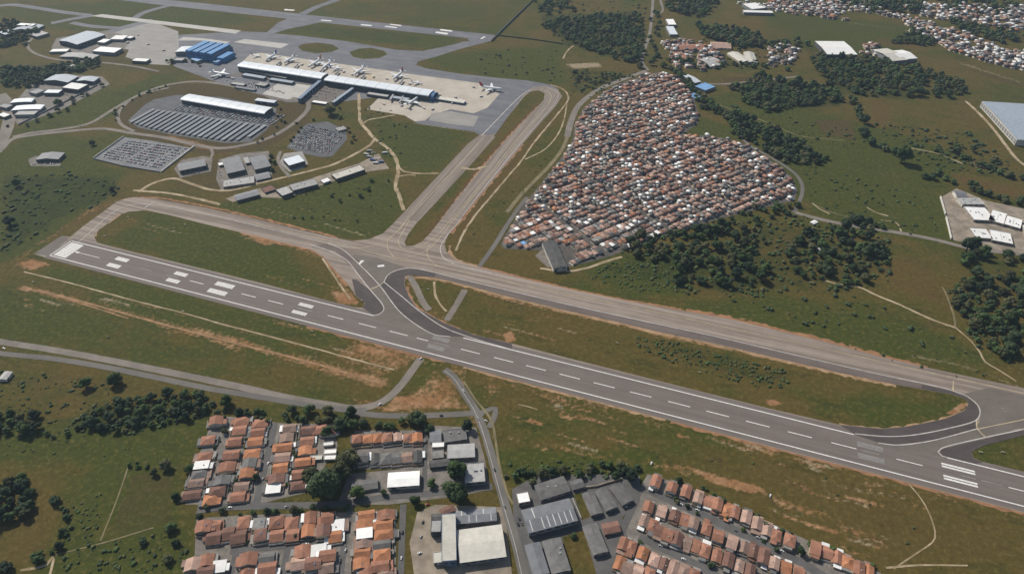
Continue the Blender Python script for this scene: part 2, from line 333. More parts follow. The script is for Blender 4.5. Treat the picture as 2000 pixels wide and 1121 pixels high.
paint('tilled', [(255, 918), (350, 918), (345, 1010), (330, 1028), (200, 1058)], None, 0.5, 12)
paint('tilled', [(1590, 235), (1665, 235), (1672, 275), (1610, 262)], None, 0.9, 14)
paint('tilled', [(1405, 150), (1475, 150), (1475, 172), (1420, 176)], None, 0.7, 18)
paint('tilled', [(690, 0), (1045, 0), (960, 66), (850, 50), (690, 25)], None, 0.4, 60)
paint('tilled', [(1860, 130), (1960, 150), (2000, 165), (2000, 175)], None, 0.8, 30)
paint('tilled', [(150, 725), (0, 735), (0, 760), (150, 760), (300, 780), (330, 755)], None, 0.45, 20)
paint('tilled', [(1130, 250), (1100, 300), (1060, 345), (1000, 430), (940, 515), (920, 510), (1000, 390)], None, 0.2, 20)
paint('pale', [(1450, 625), (1600, 660), (1725, 690)], 4, 0.4, 16)
paint('pale', [(1610, 655), (1680, 672), (1720, 690), (1660, 680)], None, 0.55, 20)
paint('pale', [(1780, 695), (1870, 712), (1940, 735), (2000, 760)], 9, 0.75, 14)
paint('pale', [(1100, 125), (1170, 122), (1180, 132), (1120, 136)], None, 0.8, 20)
paint('pale', [(1180, 130), (1250, 136)], 8, 0.7, 20)
paint('pale', [(1660, 45), (1780, 62), (1800, 75)], 16, 0.7, 26)
paint('pale', [(1880, 125), (1990, 160)], 30, 0.6, 36)
paint('pale', [(810, 240), (870, 250), (925, 258)], 12, 0.7, 16)
paint('pale', [(920, 570), (950, 580), (1050, 610), (1100, 640)], 8, 0.3, 25)
for q in ((270, 452, 320, 458), (330, 437, 360, 443), (690, 450, 745, 460), (700, 462, 740, 452), (600, 505, 640, 560), (1130, 552, 1160, 560), (985, 770, 1040, 790), (1520, 560, 1560, 590), (900, 90, 935, 96), (1000, 88, 1030, 96)):
    paint('pale', [q[:2], q[2:]], 3, 0.6, 8)
for p, s_ in (([(0, 840), (400, 815), (380, 880), (340, 920), (250, 915), (130, 900), (0, 890)], 0.55), ([(250, 915), (350, 915), (345, 1010), (330, 1030), (200, 1058)], 0.55), ([(130, 925), (250, 915), (195, 1058), (110, 1075)], 0.4), ([(0, 20), (260, 0), (520, 40), (300, 50), (100, 60)], 0.45), ([(680, 0), (1040, 0), (960, 70), (700, 30)], 0.3), ([(530, 50), (900, 72), (880, 95), (600, 72)], 0.5),
      ([(40, 250), (310, 150), (330, 165), (200, 235), (60, 262)], 0.6), ([(160, 305), (240, 262), (60, 275), (0, 320), (0, 345), (230, 340)], 0.55), ([(740, 235), (920, 262), (860, 335), (790, 335), (750, 280)], 0.5), ([(830, 110), (1090, 90), (1100, 165), (900, 140)], 0.55), ([(1390, 170), (1700, 250), (1880, 300), (1840, 380), (1580, 330), (1420, 230)], 0.5), ([(1500, 20), (1800, 60), (1760, 110), (1480, 90)], 0.5), ([(1130, 560), (1500, 600), (1880, 690), (1700, 680), (1400, 615)], 0.45), ([(1560, 330), (1840, 390), (1830, 465), (1650, 435), (1570, 380)], 0.95), ([(1100, 760), (1400, 850), (1300, 880), (1000, 830)], 0.35)):
    paint('lush', p, None, s_, 50)
for p, s_ in (([(690, 665), (760, 672), (830, 695), (800, 720), (740, 745), (690, 720), (640, 700)], 0.55), ([(850, 715), (890, 745), (925, 800), (860, 806), (760, 808), (800, 765)], 0.6), ([(930, 725), (1000, 745), (960, 800), (945, 790)], 0.5)):
    paint('soil', p, None, s_, 24)
rs = random.Random(3)
paint('soil', [(330, 622), (500, 665), (700, 722), (775, 748), (740, 764), (560, 712), (380, 655)], None, 0.62, 18)
paint('soil', [(60, 556), (200, 588), (330, 625), (345, 645), (200, 606), (70, 572)], None, 0.52, 16)
paint('soil', [(900, 722), (1100, 775), (1320, 832), (1310, 845), (1100, 792), (920, 740)], None, 0.5, 14)
paint('lush', [(1570, 335), (1700, 345), (1830, 390), (1835, 460), (1700, 440), (1600, 410)], None, 1.3, 40)
for (cx_, cy_, sx_, sy_, n_) in ((1450, 870, 130, 22, 12), (1650, 960, 130, 30, 14), (1580, 1010, 90, 20, 8), (1690, 1060, 60, 25, 8), (1150, 830, 120, 30, 8), (1080, 780, 90, 20, 7), (1050, 850, 60, 20, 5), (1750, 940, 60, 12, 5), (650, 690, 90, 15, 8), (300, 625, 180, 20, 9), (980, 640, 60, 18, 7), (1080, 630, 60, 12, 4), (300, 445, 60, 12, 5), (560, 540, 60, 20, 4), (1500, 640, 180, 10, 8), (60, 590, 40, 12, 4), (560, 410, 80, 10, 5)):
    for _ in range(n_):
        x_ = cx_+rs.uniform(-1, 1)*sx_; y_ = cy_+rs.uniform(-1, 1)*sy_+(x_-cx_)*0.26; l_ = rs.uniform(12, 85)
        paint(rs.choice(('soil', 'pale', 'soil')), [(x_, y_), (x_+l_, y_+l_*0.28+rs.uniform(-2, 2))], rs.uniform(1.5, 5.5), rs.uniform(0.75, 1.05), 10)
paint('tilled', [(228, 236), (245, 195), (330, 160), (480, 168), (620, 195), (605, 245), (520, 292), (400, 305), (300, 285), (250, 264)], None, 0.75, 24)
paint('tilled', [(330, 345), (440, 300), (540, 290), (560, 350), (440, 385), (340, 370)], None, 0.55, 24)
paint('tilled', [(90, 70), (280, 60), (350, 100), (440, 150), (300, 150), (120, 120)], None, 0.5, 30)
# pale and green plots of the far country
for p, s_ in (([(1380, 60), (1450, 40), (1560, 62), (1540, 90), (1420, 85)], 0.5), ([(1560, 55), (1650, 58), (1700, 75), (1600, 78)], -0), ([(1400, 180), (1440, 195), (1480, 215), (1440, 205)], 0.6), ([(1690, 190), (1740, 200), (1740, 250), (1700, 245)], 0.55), ([(1850, 335), (2000, 365), (2000, 395), (1870, 360)], 0.6), ([(1700, 70), (1800, 85), (1790, 100), (1720, 92)], 0.6), ([(1420, 100), (1560, 85), (1570, 120), (1490, 125)], 0.45), ([(1680, 500), (1830, 500), (1850, 600), (1760, 580)], 0.45), ([(1880, 180), (1930, 240), (1900, 260), (1850, 220)], 0.4)):
    if s_: paint('dry', p, None, s_, 30)
paint('pale', [(1860, 300), (1920, 312), (2000, 345), (2000, 358), (1900, 335)], None, 0.5, 40)
nyy, nxx = len(GY), len(GX)
ii = np.arange(nyy*nxx).reshape(nyy, nxx)
quads = np.stack([ii[:-1, :-1], ii[:-1, 1:], ii[1:, 1:], ii[1:, :-1]], -1).reshape(-1, 4)
gm = bpy.data.meshes.new('ground')
gm.vertices.add(len(PT)); gm.vertices.foreach_set('co', np.column_stack([PT, np.zeros(len(PT))]).astype(np.float32).ravel())
gm.loops.add(quads.size); gm.loops.foreach_set('vertex_index', quads.ravel().astype(np.int32))
gm.polygons.add(len(quads)); gm.polygons.foreach_set('loop_start', np.arange(0, quads.size, 4, dtype=np.int32))
gm.update(calc_edges=True); gm.materials.append(GROUND)
for nm, ks in (('cover_a', ('soil', 'lush', 'dry')), ('cover_b', ('pale', 'scrub', 'tilled'))):
    at_ = gm.color_attributes.new(nm, 'FLOAT_COLOR', 'POINT')
    at_.data.foreach_set('color', np.column_stack([COV[k] for k in ks]+[np.ones(len(PT))]).astype(np.float32).ravel())
tag(link('ground', gm), 'flat olive green grassland with bare red soil round the airfield', 'ground', kind='structure')

# ------------------------------------------------------------------ sheets: pavements, roads, tracks, lines
def crom(pts, closed=False, step=7.0):
    """centripetal Catmull-Rom through world points"""
    p = [np.asarray(q, float)[:2] for q in pts]
    if len(p) < 3 and not closed: return p
    if closed: p = [p[-1]]+p+[p[0], p[1]]
    else: p = [2*p[0]-p[1]]+p+[2*p[-1]-p[-2]]
    out = []
    for i in range(1, len(p)-2):
        p0, p1, p2, p3 = p[i-1:i+3]
        t0 = 0; t1 = t0+max(np.linalg.norm(p1-p0), 1e-6)**.5; t2 = t1+max(np.linalg.norm(p2-p1), 1e-6)**.5; t3 = t2+max(np.linalg.norm(p3-p2), 1e-6)**.5
        n = max(1, min(40, int(np.linalg.norm(p2-p1)/step)))
        for k in range(n):
            t = t1+(t2-t1)*k/n
            a1 = (t1-t)/(t1-t0)*p0+(t-t0)/(t1-t0)*p1; a2 = (t2-t)/(t2-t1)*p1+(t-t1)/(t2-t1)*p2; a3 = (t3-t)/(t3-t2)*p2+(t-t2)/(t3-t2)*p3
            b1 = (t2-t)/(t2-t0)*a1+(t-t0)/(t2-t0)*a2; b2 = (t3-t)/(t3-t1)*a2+(t-t1)/(t3-t1)*a3
            out.append((t2-t)/(t2-t1)*b1+(t-t1)/(t2-t1)*b2)
    if not closed: out.append(p[-2])
    return out
_tier = {}
def lift(z):
    """every sheet its own level, a couple of millimetres above the last"""
    k = round(z, 3); _tier[k] = _tier.get(k, -1)+1
    return z*2+_tier[k]*0.0016
def sheet(name, pts, mat, z, smooth=False, holes=(), parent=None, world=False, wob=0.0, **k):
    def prep(q):
        q = [np.array(a) for a in q] if world else list(PA(q))
        if smooth or wob: q = crom(q, True, 7 if not wob else 4)
        if wob: q = [a+rng.normal(0, wob, 2) for a in q]
        return q
    loops = [prep(pts)]+[prep(h) for h in holes]; z = lift(z)
    V = [Vector((a[0], a[1], z)) for L in loops for a in L]
    tr = tessellate_polygon([[Vector((a[0], a[1], 0)) for a in L] for L in loops])
    F = []
    for f in tr:
        a, b_, c = (V[i] for i in f)
        F.append(f if (b_-a).cross(c-a).z > 0 else f[::-1])
    return obj(name, V, F, mat, parent, **k)
def ribbon(name, pts, wd, mat, z, parent=None, world=False, step=8.0, wob=0.0, off=0.0, closed=False, **k):
    q = [np.array(a, float)[:2] for a in pts] if world else list(PA(pts))
    c = crom(q, closed, step)
    if closed: c = c+[c[0]]
    V = []; F = []; n = len(c); z = lift(z)
    for i, p in enumerate(c):
        d_ = c[min(i+1, n-1)]-c[max(i-1, 0)]; d_ = d_/max(np.linalg.norm(d_), 1e-9); nn = np.array([-d_[1], d_[0]])
        ww = wd(i/max(n-1, 1)) if callable(wd) else wd
        a = ww/2*(1+rng.uniform(-wob, wob)); b_ = ww/2*(1+rng.uniform(-wob, wob))
        V += [(*(p+nn*(off+a)), z), (*(p+nn*(off-b_)), z)]
    for i in range(n-1): F.append((2*i, 2*i+1, 2*i+3, 2*i+2))
    return obj(name, V, F, mat, parent, **k)
S = 'structure'
# --- main runway in airfield axes
VT = np.mean([UV(*p)[1] for p in ((160, 475), (500, 558.5), (1000, 684), (1500, 807.5), (2000, 933))])
VB = np.mean([UV(*p)[1] for p in ((92.5, 498.7), (500, 602), (910, 707.5), (1500, 860), (2000, 990))])
sheet('taxiway_pavement', PAVE, TAXI, 0.05, holes=(G_WEST, G_MID, G_EAST, G_TWIN), label='weathered brownish taxiway pavement looping round the grass islands', cat='taxiway', kind=S)
sheet('connecting_taxiway', [(775, 432), (915, 280), (940, 262), (968, 268), (925, 316), (868, 378), (818, 432)], CROSS, 0.09, label='taxiway from the apron corner down to the junction', cat='taxiway', kind=S)
sheet('connecting_taxiway', [(862, 430), (982, 281), (1062, 197), (1066, 184), (1053, 175), (1037, 176), (1030, 176), (1042, 171), (1066, 168), (1090, 176), (1098, 188), (1086, 207), (1022, 280), (904, 424)], CROSS, 0.09, label='outer taxiway bending round from the apron beside the houses', cat='taxiway', kind=S)
u0 = UV(94, 499)[0]; u1 = 2150.0
rw = sheet('runway', [W(u0-1, VT+8)[:2], W(u1, VT+8)[:2], W(u1, VB-8)[:2], W(u0-1, VB-8)[:2]], RWY, 0.09, world=True, label='long grey asphalt runway with white edge lines across the foreground', cat='runway', kind=S)
sheet('blast_pad', [(66, 496), (120, 461), (136, 465), (93, 500)], MIDA, 0.09, label='plain asphalt pad at the runway threshold', cat='pavement', kind=S)
def uvrect(name, u, v, du, dv, mat, z=0.32, parent=rw, **k):
    return obj(name, [W(u, v-dv/2, z), W(u+du, v-dv/2, z), W(u+du, v+dv/2, z), W(u, v+dv/2, z)], [(0, 1, 2, 3)], mat, parent, **k)
# runway crossing zones where the exits join: fresh grey asphalt and dark shoulders
sheet('exit_pavement', [(690, 497), (735, 503), (790, 522), (768, 531), (750, 551), (790, 590), (835, 628), (912, 660), (880, 668), (800, 650), (728, 618), (748, 606), (744, 592), (715, 552), (680, 512)], MIDA, 0.11, label='grey exit pavement where the diagonal taxiway meets the runway', cat='pavement', kind=S)
sheet('exit_pavement', [(1930, 757), (2300, 838), (2300, 920), (1990, 835), (1920, 862), (1838, 876), (1836, 884), (1850, 892), (1700, 866), (1750, 870), (1812, 862), (1910, 837), (1916, 805), (1905, 783), (1880, 770)], MIDA, 0.11, label='wide grey exit pavement at the picture edge', cat='pavement', kind=S)
sheet('dark_shoulder', [(750, 551), (757, 538), (770, 530), (790, 525), (812, 525), (900, 545.5), (1000, 569), (1100, 593), (1250, 627), (1400, 659), (1550, 694), (1712, 731), (1857, 763), (1890, 776), (1908, 791), (1914, 805), (1907, 820), (1850, 837), (1775, 850.5), (1725, 852), (1668, 846),
       (1640, 830), (1725, 837.5), (1775, 832.5), (1847, 817.5), (1884, 801.5), (1891.5, 789), (1886, 778.5), (1857, 769.5), (1750, 750.5), (1650, 729.5), (1550, 706.5), (1400, 671.5), (1287, 647.5), (1212, 629.5), (1100, 604.5), (1000, 580.5), (910, 556.5), (847, 541.5), (805, 536.5), (791, 539.5),
       (789, 556), (799, 580), (814, 602.5), (867, 630.5), (925, 653.5), (1000, 671.5), (1000, 682), (912, 658), (868, 640), (825, 613), (782, 578)], DARK, 0.13, label='dark new asphalt shoulder framing the long grass island', cat='pavement', kind=S)
sheet('dark_shoulder', [(742, 555), (750, 551), (782, 578), (825, 613), (868, 640), (912, 658), (880, 657), (850, 654), (825, 642), (782, 610)], DARK, 0.135, label='dark strip curving from the junction into the runway', cat='pavement', kind=S)
sheet('dark_shoulder', [(687, 545), (696, 546), (722, 566), (746, 594), (748, 605), (740, 613), (730, 615), (709, 602), (713, 592), (695, 577)], DARK, 0.13, label='dark asphalt corner beside the diagonal exit', cat='pavement', kind=S)
sheet('dark_shoulder', [(607, 482), (655, 491), (690, 525), (722, 565), (740, 553), (700, 507), (668, 485), (640, 476)], MDARK, 0.125, label='dark lane of the diagonal taxiway between white lines', cat='pavement', kind=S)
sheet('dark_shoulder', [(1715, 864), (1670, 849), (1725, 853), (1775, 852), (1850, 838.5), (1907, 822), (1909, 837), (1812, 861), (1750, 868)], DARK, 0.14, label='dark curved strip below the rounded grass end', cat='pavement', kind=S)
sheet('dark_shoulder', [(1838, 877), (1920, 858), (2000, 838), (2300, 760), (2300, 775), (2000, 850), (1925, 869), (1905, 878), (1896, 885), (1902, 895), (1920, 902.5), (1900, 906), (1850, 892), (1836, 885)], DARK, 0.14, label='dark asphalt corner beside the grass at the picture edge', cat='pavement', kind=S)
sheet('dark_shoulder', [(850, 535), (900, 546), (1000, 569.5), (1100, 593.5), (1250, 627.5), (1400, 659.5), (1550, 694.5), (1712, 731.5), (1800, 751), (1800, 759), (1750, 750.5), (1650, 729.5), (1550, 706.5), (1400, 671.5), (1287, 647.5), (1212, 629.5), (1100, 604.5), (1000, 580.5), (910, 556.5), (850, 541.8)], MDARK, 0.15, label='worn brown shoulder along the parallel taxiway', cat='pavement', kind=S)
# lines painted on the taxiways
LINES = [([(607, 479), (640, 489), (675, 507), (700, 537), (722, 565), (747, 595), (750, 605), (741, 614), (730, 616.5)], 1.1, LINEP, 'white line along the diagonal exit'),
    ([(640, 476), (668, 487), (700, 515), (740, 556), (782, 610), (825, 642), (850, 654), (880, 658)], 1.1, LINEP, 'white line from the junction into the runway'),
    ([(722, 565), (735, 561), (750, 551)], 1.3, YELP, 'yellow holding line across the diagonal exit'),
    ([(750, 551), (757, 538), (770, 530), (790, 525), (812, 525), (900, 545.5), (1000, 569), (1100, 592.5), (1250, 626), (1400, 658), (1550, 693), (1712, 730), (1857, 762), (1890, 775), (1910, 792), (1914, 805), (1907, 820), (1850, 837), (1775, 850.5), (1725, 852), (1670, 847)], 1.1, LINEP, 'white line round the long grass island'),
    ([(750, 551), (782, 577), (825, 612), (868, 640), (912, 657), (1000, 683)], 1.1, LINEP, 'white line curving down to the runway edge'),
    ([(500, 437), (600, 461), (680, 480), (770, 505), (860, 521), (960, 544), (1100, 573), (1300, 614), (1537, 665), (1725, 707), (2000, 768), (2200, 813)], 0.9, YELP, 'yellow centre line of the parallel taxiway'),
    ([(300, 398), (400, 418), (500, 441), (600, 465), (660, 479), (690, 485)], 0.9, LINEP, 'pale line of the western parallel taxiway'),
    ([(150, 476), (175, 455), (208, 425), (235, 407), (265, 399), (300, 400)], 0.9, LINEP, 'pale line of the western taxiway bend'),
    ([(620, 470), (680, 484), (710, 484), (745, 475), (770, 457), (795, 430), (865, 355), (935, 280)], 0.9, YELP, 'yellow line turning up the inner taxiway'),
    ([(795, 430), (775, 455), (758, 470), (757, 485), (770, 503)], 0.8, YELP, 'yellow line curving from the inner taxiway'),
    ([(800, 430), (786, 455), (778, 470), (785, 485), (800, 488), (830, 476), (855, 458), (880, 430), (960, 335), (1002, 282), (1075, 196), (1074, 183), (1056, 173)], 0.9, YELP, 'yellow line round the tip of the narrow grass strip'),
    ([(770, 505), (800, 503), (835, 488), (860, 464), (884, 432), (965, 335), (1008, 282)], 0.8, YELP, 'second yellow line of the outer taxiway'),
    ([(902, 427), (870, 465), (860, 485), (866, 503), (885, 515), (905, 521), (960, 534)], 1.0, LINEP, 'white line round the corner by the houses'),
    ([(840, 478), (834, 492), (840, 508), (855, 520)], 0.8, YELP, 'short yellow curve at the junction'),
    ([(1910, 837), (1812, 862), (1750, 869), (1715, 865)], 1.1, LINEP, 'white line under the curved dark strip'),
    ([(1907, 821), (1909, 838), (1925, 854)], 1.2, YELP, 'yellow holding line at the wide exit'),
    ([(2100, 812), (2000, 838), (1925, 854), (1838, 876), (1832, 882), (1840, 891), (1850, 893)], 1.1, LINEP, 'white line round the exit corner'),
    ([(1909, 838), (2000, 819), (2100, 795)], 1.0, YELP, 'yellow line fanning out of the wide exit'),
    ([(1862, 744), (1861, 764)], 1.3, YELP, 'short yellow bar across the parallel taxiway'),
    ([(300, 395), (283, 406)], 1.3, LINEP, 'short bar across the western taxiway'),
    ([(1066, 170), (1090, 182), (1088, 195), (1020, 277), (960, 349), (903, 422)], 0.8, LINEP, 'pale outer edge line of the bending taxiway'),
    ([(940, 266), (1022, 184), (1036, 176)], 1.6, LINEP, 'pale line along the apron edge')]
for pts, wd, mt, lb in LINES:
    ribbon('painted_line', pts, wd*1.25, mt, 0.18, step=5, label=lb, cat='line', kind=S)
for q, lb in (([(700, 516), (705, 509), (712, 509), (703, 517)], 'small white bar on the junction paving'), ([(737, 519), (750, 517), (751, 521), (738, 522)], 'white block marking on the junction paving')):
    sheet('painted_marking', q, WHITEP, 0.18, label=lb, cat='marking', kind=S)
ribbon('painted_marking', [(1955, 797), (1973, 798), (1962, 804), (1955, 797)], 0.9, FADEP, 0.18, label='faded triangle outline on the wide exit', cat='marking', kind=S)
# runway paint, every mark a piece of the runway
uA = UV(731, 616)[0]; uB = UV(905, 660)[0]; uC = UV(1668, 848)[0]; uD = UV(1850, 893)[0]
for a, b_ in ((u0+4, uA), (uB, uC), (uD, u1)): uvrect('edge_line', a, VT, b_-a, 1.5, WHITEP)
uvrect('edge_line', u0+4, VB, u1-u0-4, 1.5, WHITEP)
for k in range(12):
    vv = VB+3.2+(VT-VB-6.4)*(k+0.5)/12
    if k not in (): uvrect('threshold_bar', u0+7, vv, 27, 2.55, WHITEP)
uvrect('threshold_line', u0+2, (VT+VB)/2, 1.6, VT-VB-1, WHITEP)
vc = (VT+VB)/2
ua = UV(146, 491)[0]
obj('arrow_head', [W(ua, vc, 0.32), W(ua+10, vc-2.6, 0.32), W(ua+10, vc+2.6, 0.32)], [(0, 1, 2)], WHITEP, rw)
uvrect('arrow_shaft', ua+9, vc, 46, 1.0, WHITEP)
def touchdown(px, nb, mt, ln=24.0, top=True, bot=True, bw=None, gap=None):
    u, _ = UV(*px)
    bw = bw or 1.9; gap = gap or 0.8
    for sgn, on in ((1, top), (-1, bot)):
        if not on: continue
        for i in range(nb): uvrect('touchdown_bar', u-ln/2, vc+sgn*(9.2+(i-(nb-1)/2)*(bw+gap)), ln, bw, mt)
touchdown((232, 512), 3, WHITEP, 25, bw=2.4, gap=0.5); touchdown((347, 541), 3, WHITEP, 24, bw=2.2, gap=0.6); touchdown((434, 562), 4, WHITEP, 34, bw=1.9, gap=0.5)
touchdown((593, 602), 2, WHITEP, 25, bw=2.6, gap=1.0); touchdown((858, 668), 3, FADEP, 26); touchdown((1700, 882), 3, FADEP, 30); touchdown((1874, 929), 2, WHITEP, 36, bw=2.6, gap=1.4)
for px, ln, mt in (((285, 525), 26, FADEP), ((386, 550), 27, WHITEP), ((488, 575), 27, WHITEP), ((541, 588), 27, WHITEP), ((339, 538), 25, FADEP), ((597, 603), 26, FADEP), ((657, 618), 27, WHITEP), ((719, 634), 29, WHITEP), ((780, 649), 29, WHITEP), ((827, 660), 18, WHITEP), ((864, 671), 26, FADEP),
                   ((920, 684), 29, WHITEP), ((985, 700), 29, WHITEP), ((1048, 716), 29, WHITEP), ((1114, 732), 29, WHITEP), ((1181, 749), 29, WHITEP), ((1252, 767), 29, WHITEP), ((1327, 786), 29, WHITEP), ((1402, 806), 29, WHITEP), ((1480, 826), 29, WHITEP), ((1562, 847), 29, WHITEP), ((1648, 869), 29, WHITEP),
                   ((1700, 883), 20, FADEP), ((1776, 902), 29, WHITEP), ((1890, 931), 18, FADEP), ((1936, 944), 22, FADEP), ((1995, 960), 26, WHITEP)):
    uvrect('centreline_stripe', UV(*px)[0]-ln/2, vc, ln, 1.25, mt)

# --- far runway and apron
vr0 = np.mean([UV(*p)[1] for p in ((400, 7.5), (650, 35), (900, 62))]); vr1 = np.mean([UV(*p)[1] for p in ((400, 21), (650, 47), (900, 73))])
sheet('far_runway', [(180, -22), (312, -1), (400, 7.5), (650, 35), (900, 62), (968, 69), (957, 81), (900, 74), (650, 47), (400, 20), (300, 9), (160, -8)], APRON, 0.06, label='far grey runway running behind the terminal apron', cat='runway', kind=S)
fr = bpy.data.objects['far_runway']
for q in ([(628, 39.5), (648, 41), (646, 42.5), (626, 41)], [(706, 48), (727, 50), (725, 52), (704, 50)], [(763, 47.5), (784, 50), (783, 52), (761, 49)], [(753, 51.5), (776, 54), (774, 56), (751, 53)], [(861, 57.5), (884, 60.5), (882, 63), (859, 60)], [(852, 62.5), (876, 65.5), (873, 68.5), (850, 65)], [(556, 18.5), (576, 20), (574, 22), (555, 21)], [(945, 72), (949, 72.5), (941, 77), (938, 76.5)]):
    sheet('touchdown_bar', q, WHITEP, 0.14, parent=fr)
sheet('apron', [(330, 70), (440, 64), (471, 62), (521, 64), (543, 45), (565, 36), (640, 41), (600, 50), (560, 58), (535, 66), (590, 71), (675, 81), (775, 98), (825, 100.5), (887, 87.5), (905, 82), (955, 77), (962, 80), (900, 96), (850, 112), (818, 120), (812, 127), (830, 134), (900, 145), (975, 153), (1030, 158), (1075, 166), (1092, 176), (1040, 176), (1024, 184), (968, 262), (940, 266), (925, 258), (860, 248), (815, 242), (800, 224), (717, 214), (740, 190), (660, 200), (560, 200), (480, 178), (420, 160), (340, 130), (330, 100)],
      APRON, 0.06, holes=([(582, 92), (590, 87), (620, 84), (650, 88), (662, 96), (648, 102), (618, 105), (590, 100)], [(682, 103), (700, 96), (725, 94), (750, 100), (757, 107), (740, 114), (712, 116), (690, 112)]), label='grey asphalt apron and lanes round the terminal', cat='apron', kind=S)
sheet('apron_concrete', [(490, 106), (510, 104), (560, 111), (660, 125), (760, 139), (800, 145), (935, 163), (941, 170), (976, 184), (952, 211), (925, 222), (880, 214), (842, 226), (830, 236), (810, 238), (790, 226), (717, 214), (740, 192), (800, 196), (860, 190), (640, 152), (470, 124)], CONC, 0.10, label='beige concrete aircraft stands round the terminal', cat='apron', kind=S)
sheet('apron_concrete', [(842, 222), (880, 218), (935, 228), (925, 248), (880, 243), (838, 236)], CONCG, 0.13, label='grey concrete pad near the taxiway corner', cat='apron', kind=S)
sheet('apron_concrete', [(177, 32), (200, 28.5), (471, 60.5), (460, 66.5)], PALEC, 0.11, label='long pale concrete lane near the blue hangar', cat='apron', kind=S)
sheet('apron_concrete', [(456, 83), (478, 77), (565, 87), (548, 95)], PALEC, 0.11, label='pale concrete stand beside the blue hangar', cat='apron', kind=S)
sheet('apron_concrete', [(346, 80), (358, 73), (400, 76), (450, 83), (440, 86), (395, 80)], PALEC, 0.11, label='pale concrete strip behind the blue hangar', cat='apron', kind=S)
sheet('forecourt', [(512, 184), (548, 160), (608, 168), (582, 193), (560, 195)], PALEC, 0.12, label='pale concrete forecourt beside the covered walkway', cat='forecourt', kind=S)
sheet('service_yard', [(215, 62), (250, 52), (300, 44), (348, 62), (350, 100), (330, 128), (290, 126), (245, 112), (252, 98), (220, 92), (165, 90), (205, 72)], CONCG, 0.065, label='asphalt yard between cargo sheds and blue hangar', cat='yard', kind=S)
for pts, wd, lb in (([(0, 12), (20, 10), (70, 16), (120, 24), (177, 31)], 24, 'taxiway entering from the far corner'), ([(100, 46), (140, 38), (180, 31)], 26, 'short link taxiway near the cargo shed'), ([(345, 8), (305, 18), (280, 26), (262, 37)], 24, 'link from the far runway to the pale lane'),
                    ([(300, 40), (240, 55), (215, 63)], 34, 'lane from the pale concrete toward the cargo shed'), ([(660, 0), (620, 14), (590, 28), (570, 36)], 26, 'taxiway crossing behind the far runway'), ([(140, 45), (180, 52), (240, 56)], 22, 'lane along the cargo grass island'), ([(915, 79), (950, 74)], 20, 'short link at the far runway end')):
    ribbon('taxiway', pts, wd, APRON, 0.07, label=lb, cat='taxiway', kind=S)
sheet('hedge_verge', [(1040, 0), (1046, 0), (972, 70), (958, 82), (955, 80), (966, 68)], simple('dark_verge', (0.03, 0.045, 0.02)), 0.05, label='dark strip of growth at the far runway end', cat='verge', kind=S)
VERGE = simple('red_soil_verge', (0.31, 0.165, 0.085), 0.95, 0.4, 0.06, (0.20, 0.105, 0.055), 0.25); VERGEP = simple('pale_soil_verge', (0.36, 0.235, 0.135), 0.95, 0.4, 0.06, (0.22, 0.14, 0.075), 0.25)
for pts, wd, mt in (([(792, 542), (847, 543.5), (910, 558.5), (1000, 583), (1100, 607), (1212, 632), (1287, 650), (1400, 674), (1550, 709), (1650, 732), (1750, 753)], 6, VERGEP), ([(795, 560), (802, 581), (817, 602), (867, 631), (925, 654), (1000, 672)], 4.5, VERGE),
      ([(1060, 552), (1125, 567), (1237, 589), (1330, 605)], 5, VERGE), ([(1340, 607), (1425, 622), (1537, 648.5), (1610, 665.5), (1725, 696.5), (1812, 716.5)], 9, VERGE), ([(930, 520), (1000, 537), (1060, 552)], 5, VERGE),
      ([(470, 453), (500, 462), (570, 480), (612, 490), (634, 505), (657, 531), (680, 558)], 7, VERGE), ([(905, 717), (1000, 742), (1150, 781), (1300, 820)], 5, VERGEP), ([(1310, 823), (1500, 872), (1700, 924), (1900, 976), (2000, 1002)], 6, VERGE), ([(600, 637), (700, 663), (800, 690), (870, 707)], 6, VERGE), ([(250, 387), (300, 386), (400, 403), (500, 425), (600, 449), (660, 465)], 5, VERGE),
      ([(1640, 830), (1725, 838), (1775, 833), (1847, 818), (1885, 801), (1892, 789)], 5, VERGEP), ([(878, 480), (880, 497), (900, 511), (935, 521)], 5, VERGEP), ([(1022, 282), (960, 354), (906, 424), (880, 456)], 8, VERGE), ([(1060, 200), (984, 280), (912, 366), (864, 428)], 7, VERGE), ([(185, 462), (192, 449), (218, 431), (234, 419)], 4, VERGEP)):
    ribbon('soil_verge', pts, wd, mt, 0.02, step=6, wob=0.75, label='bare soil verge along the pavement edge', cat='verge', kind=S)
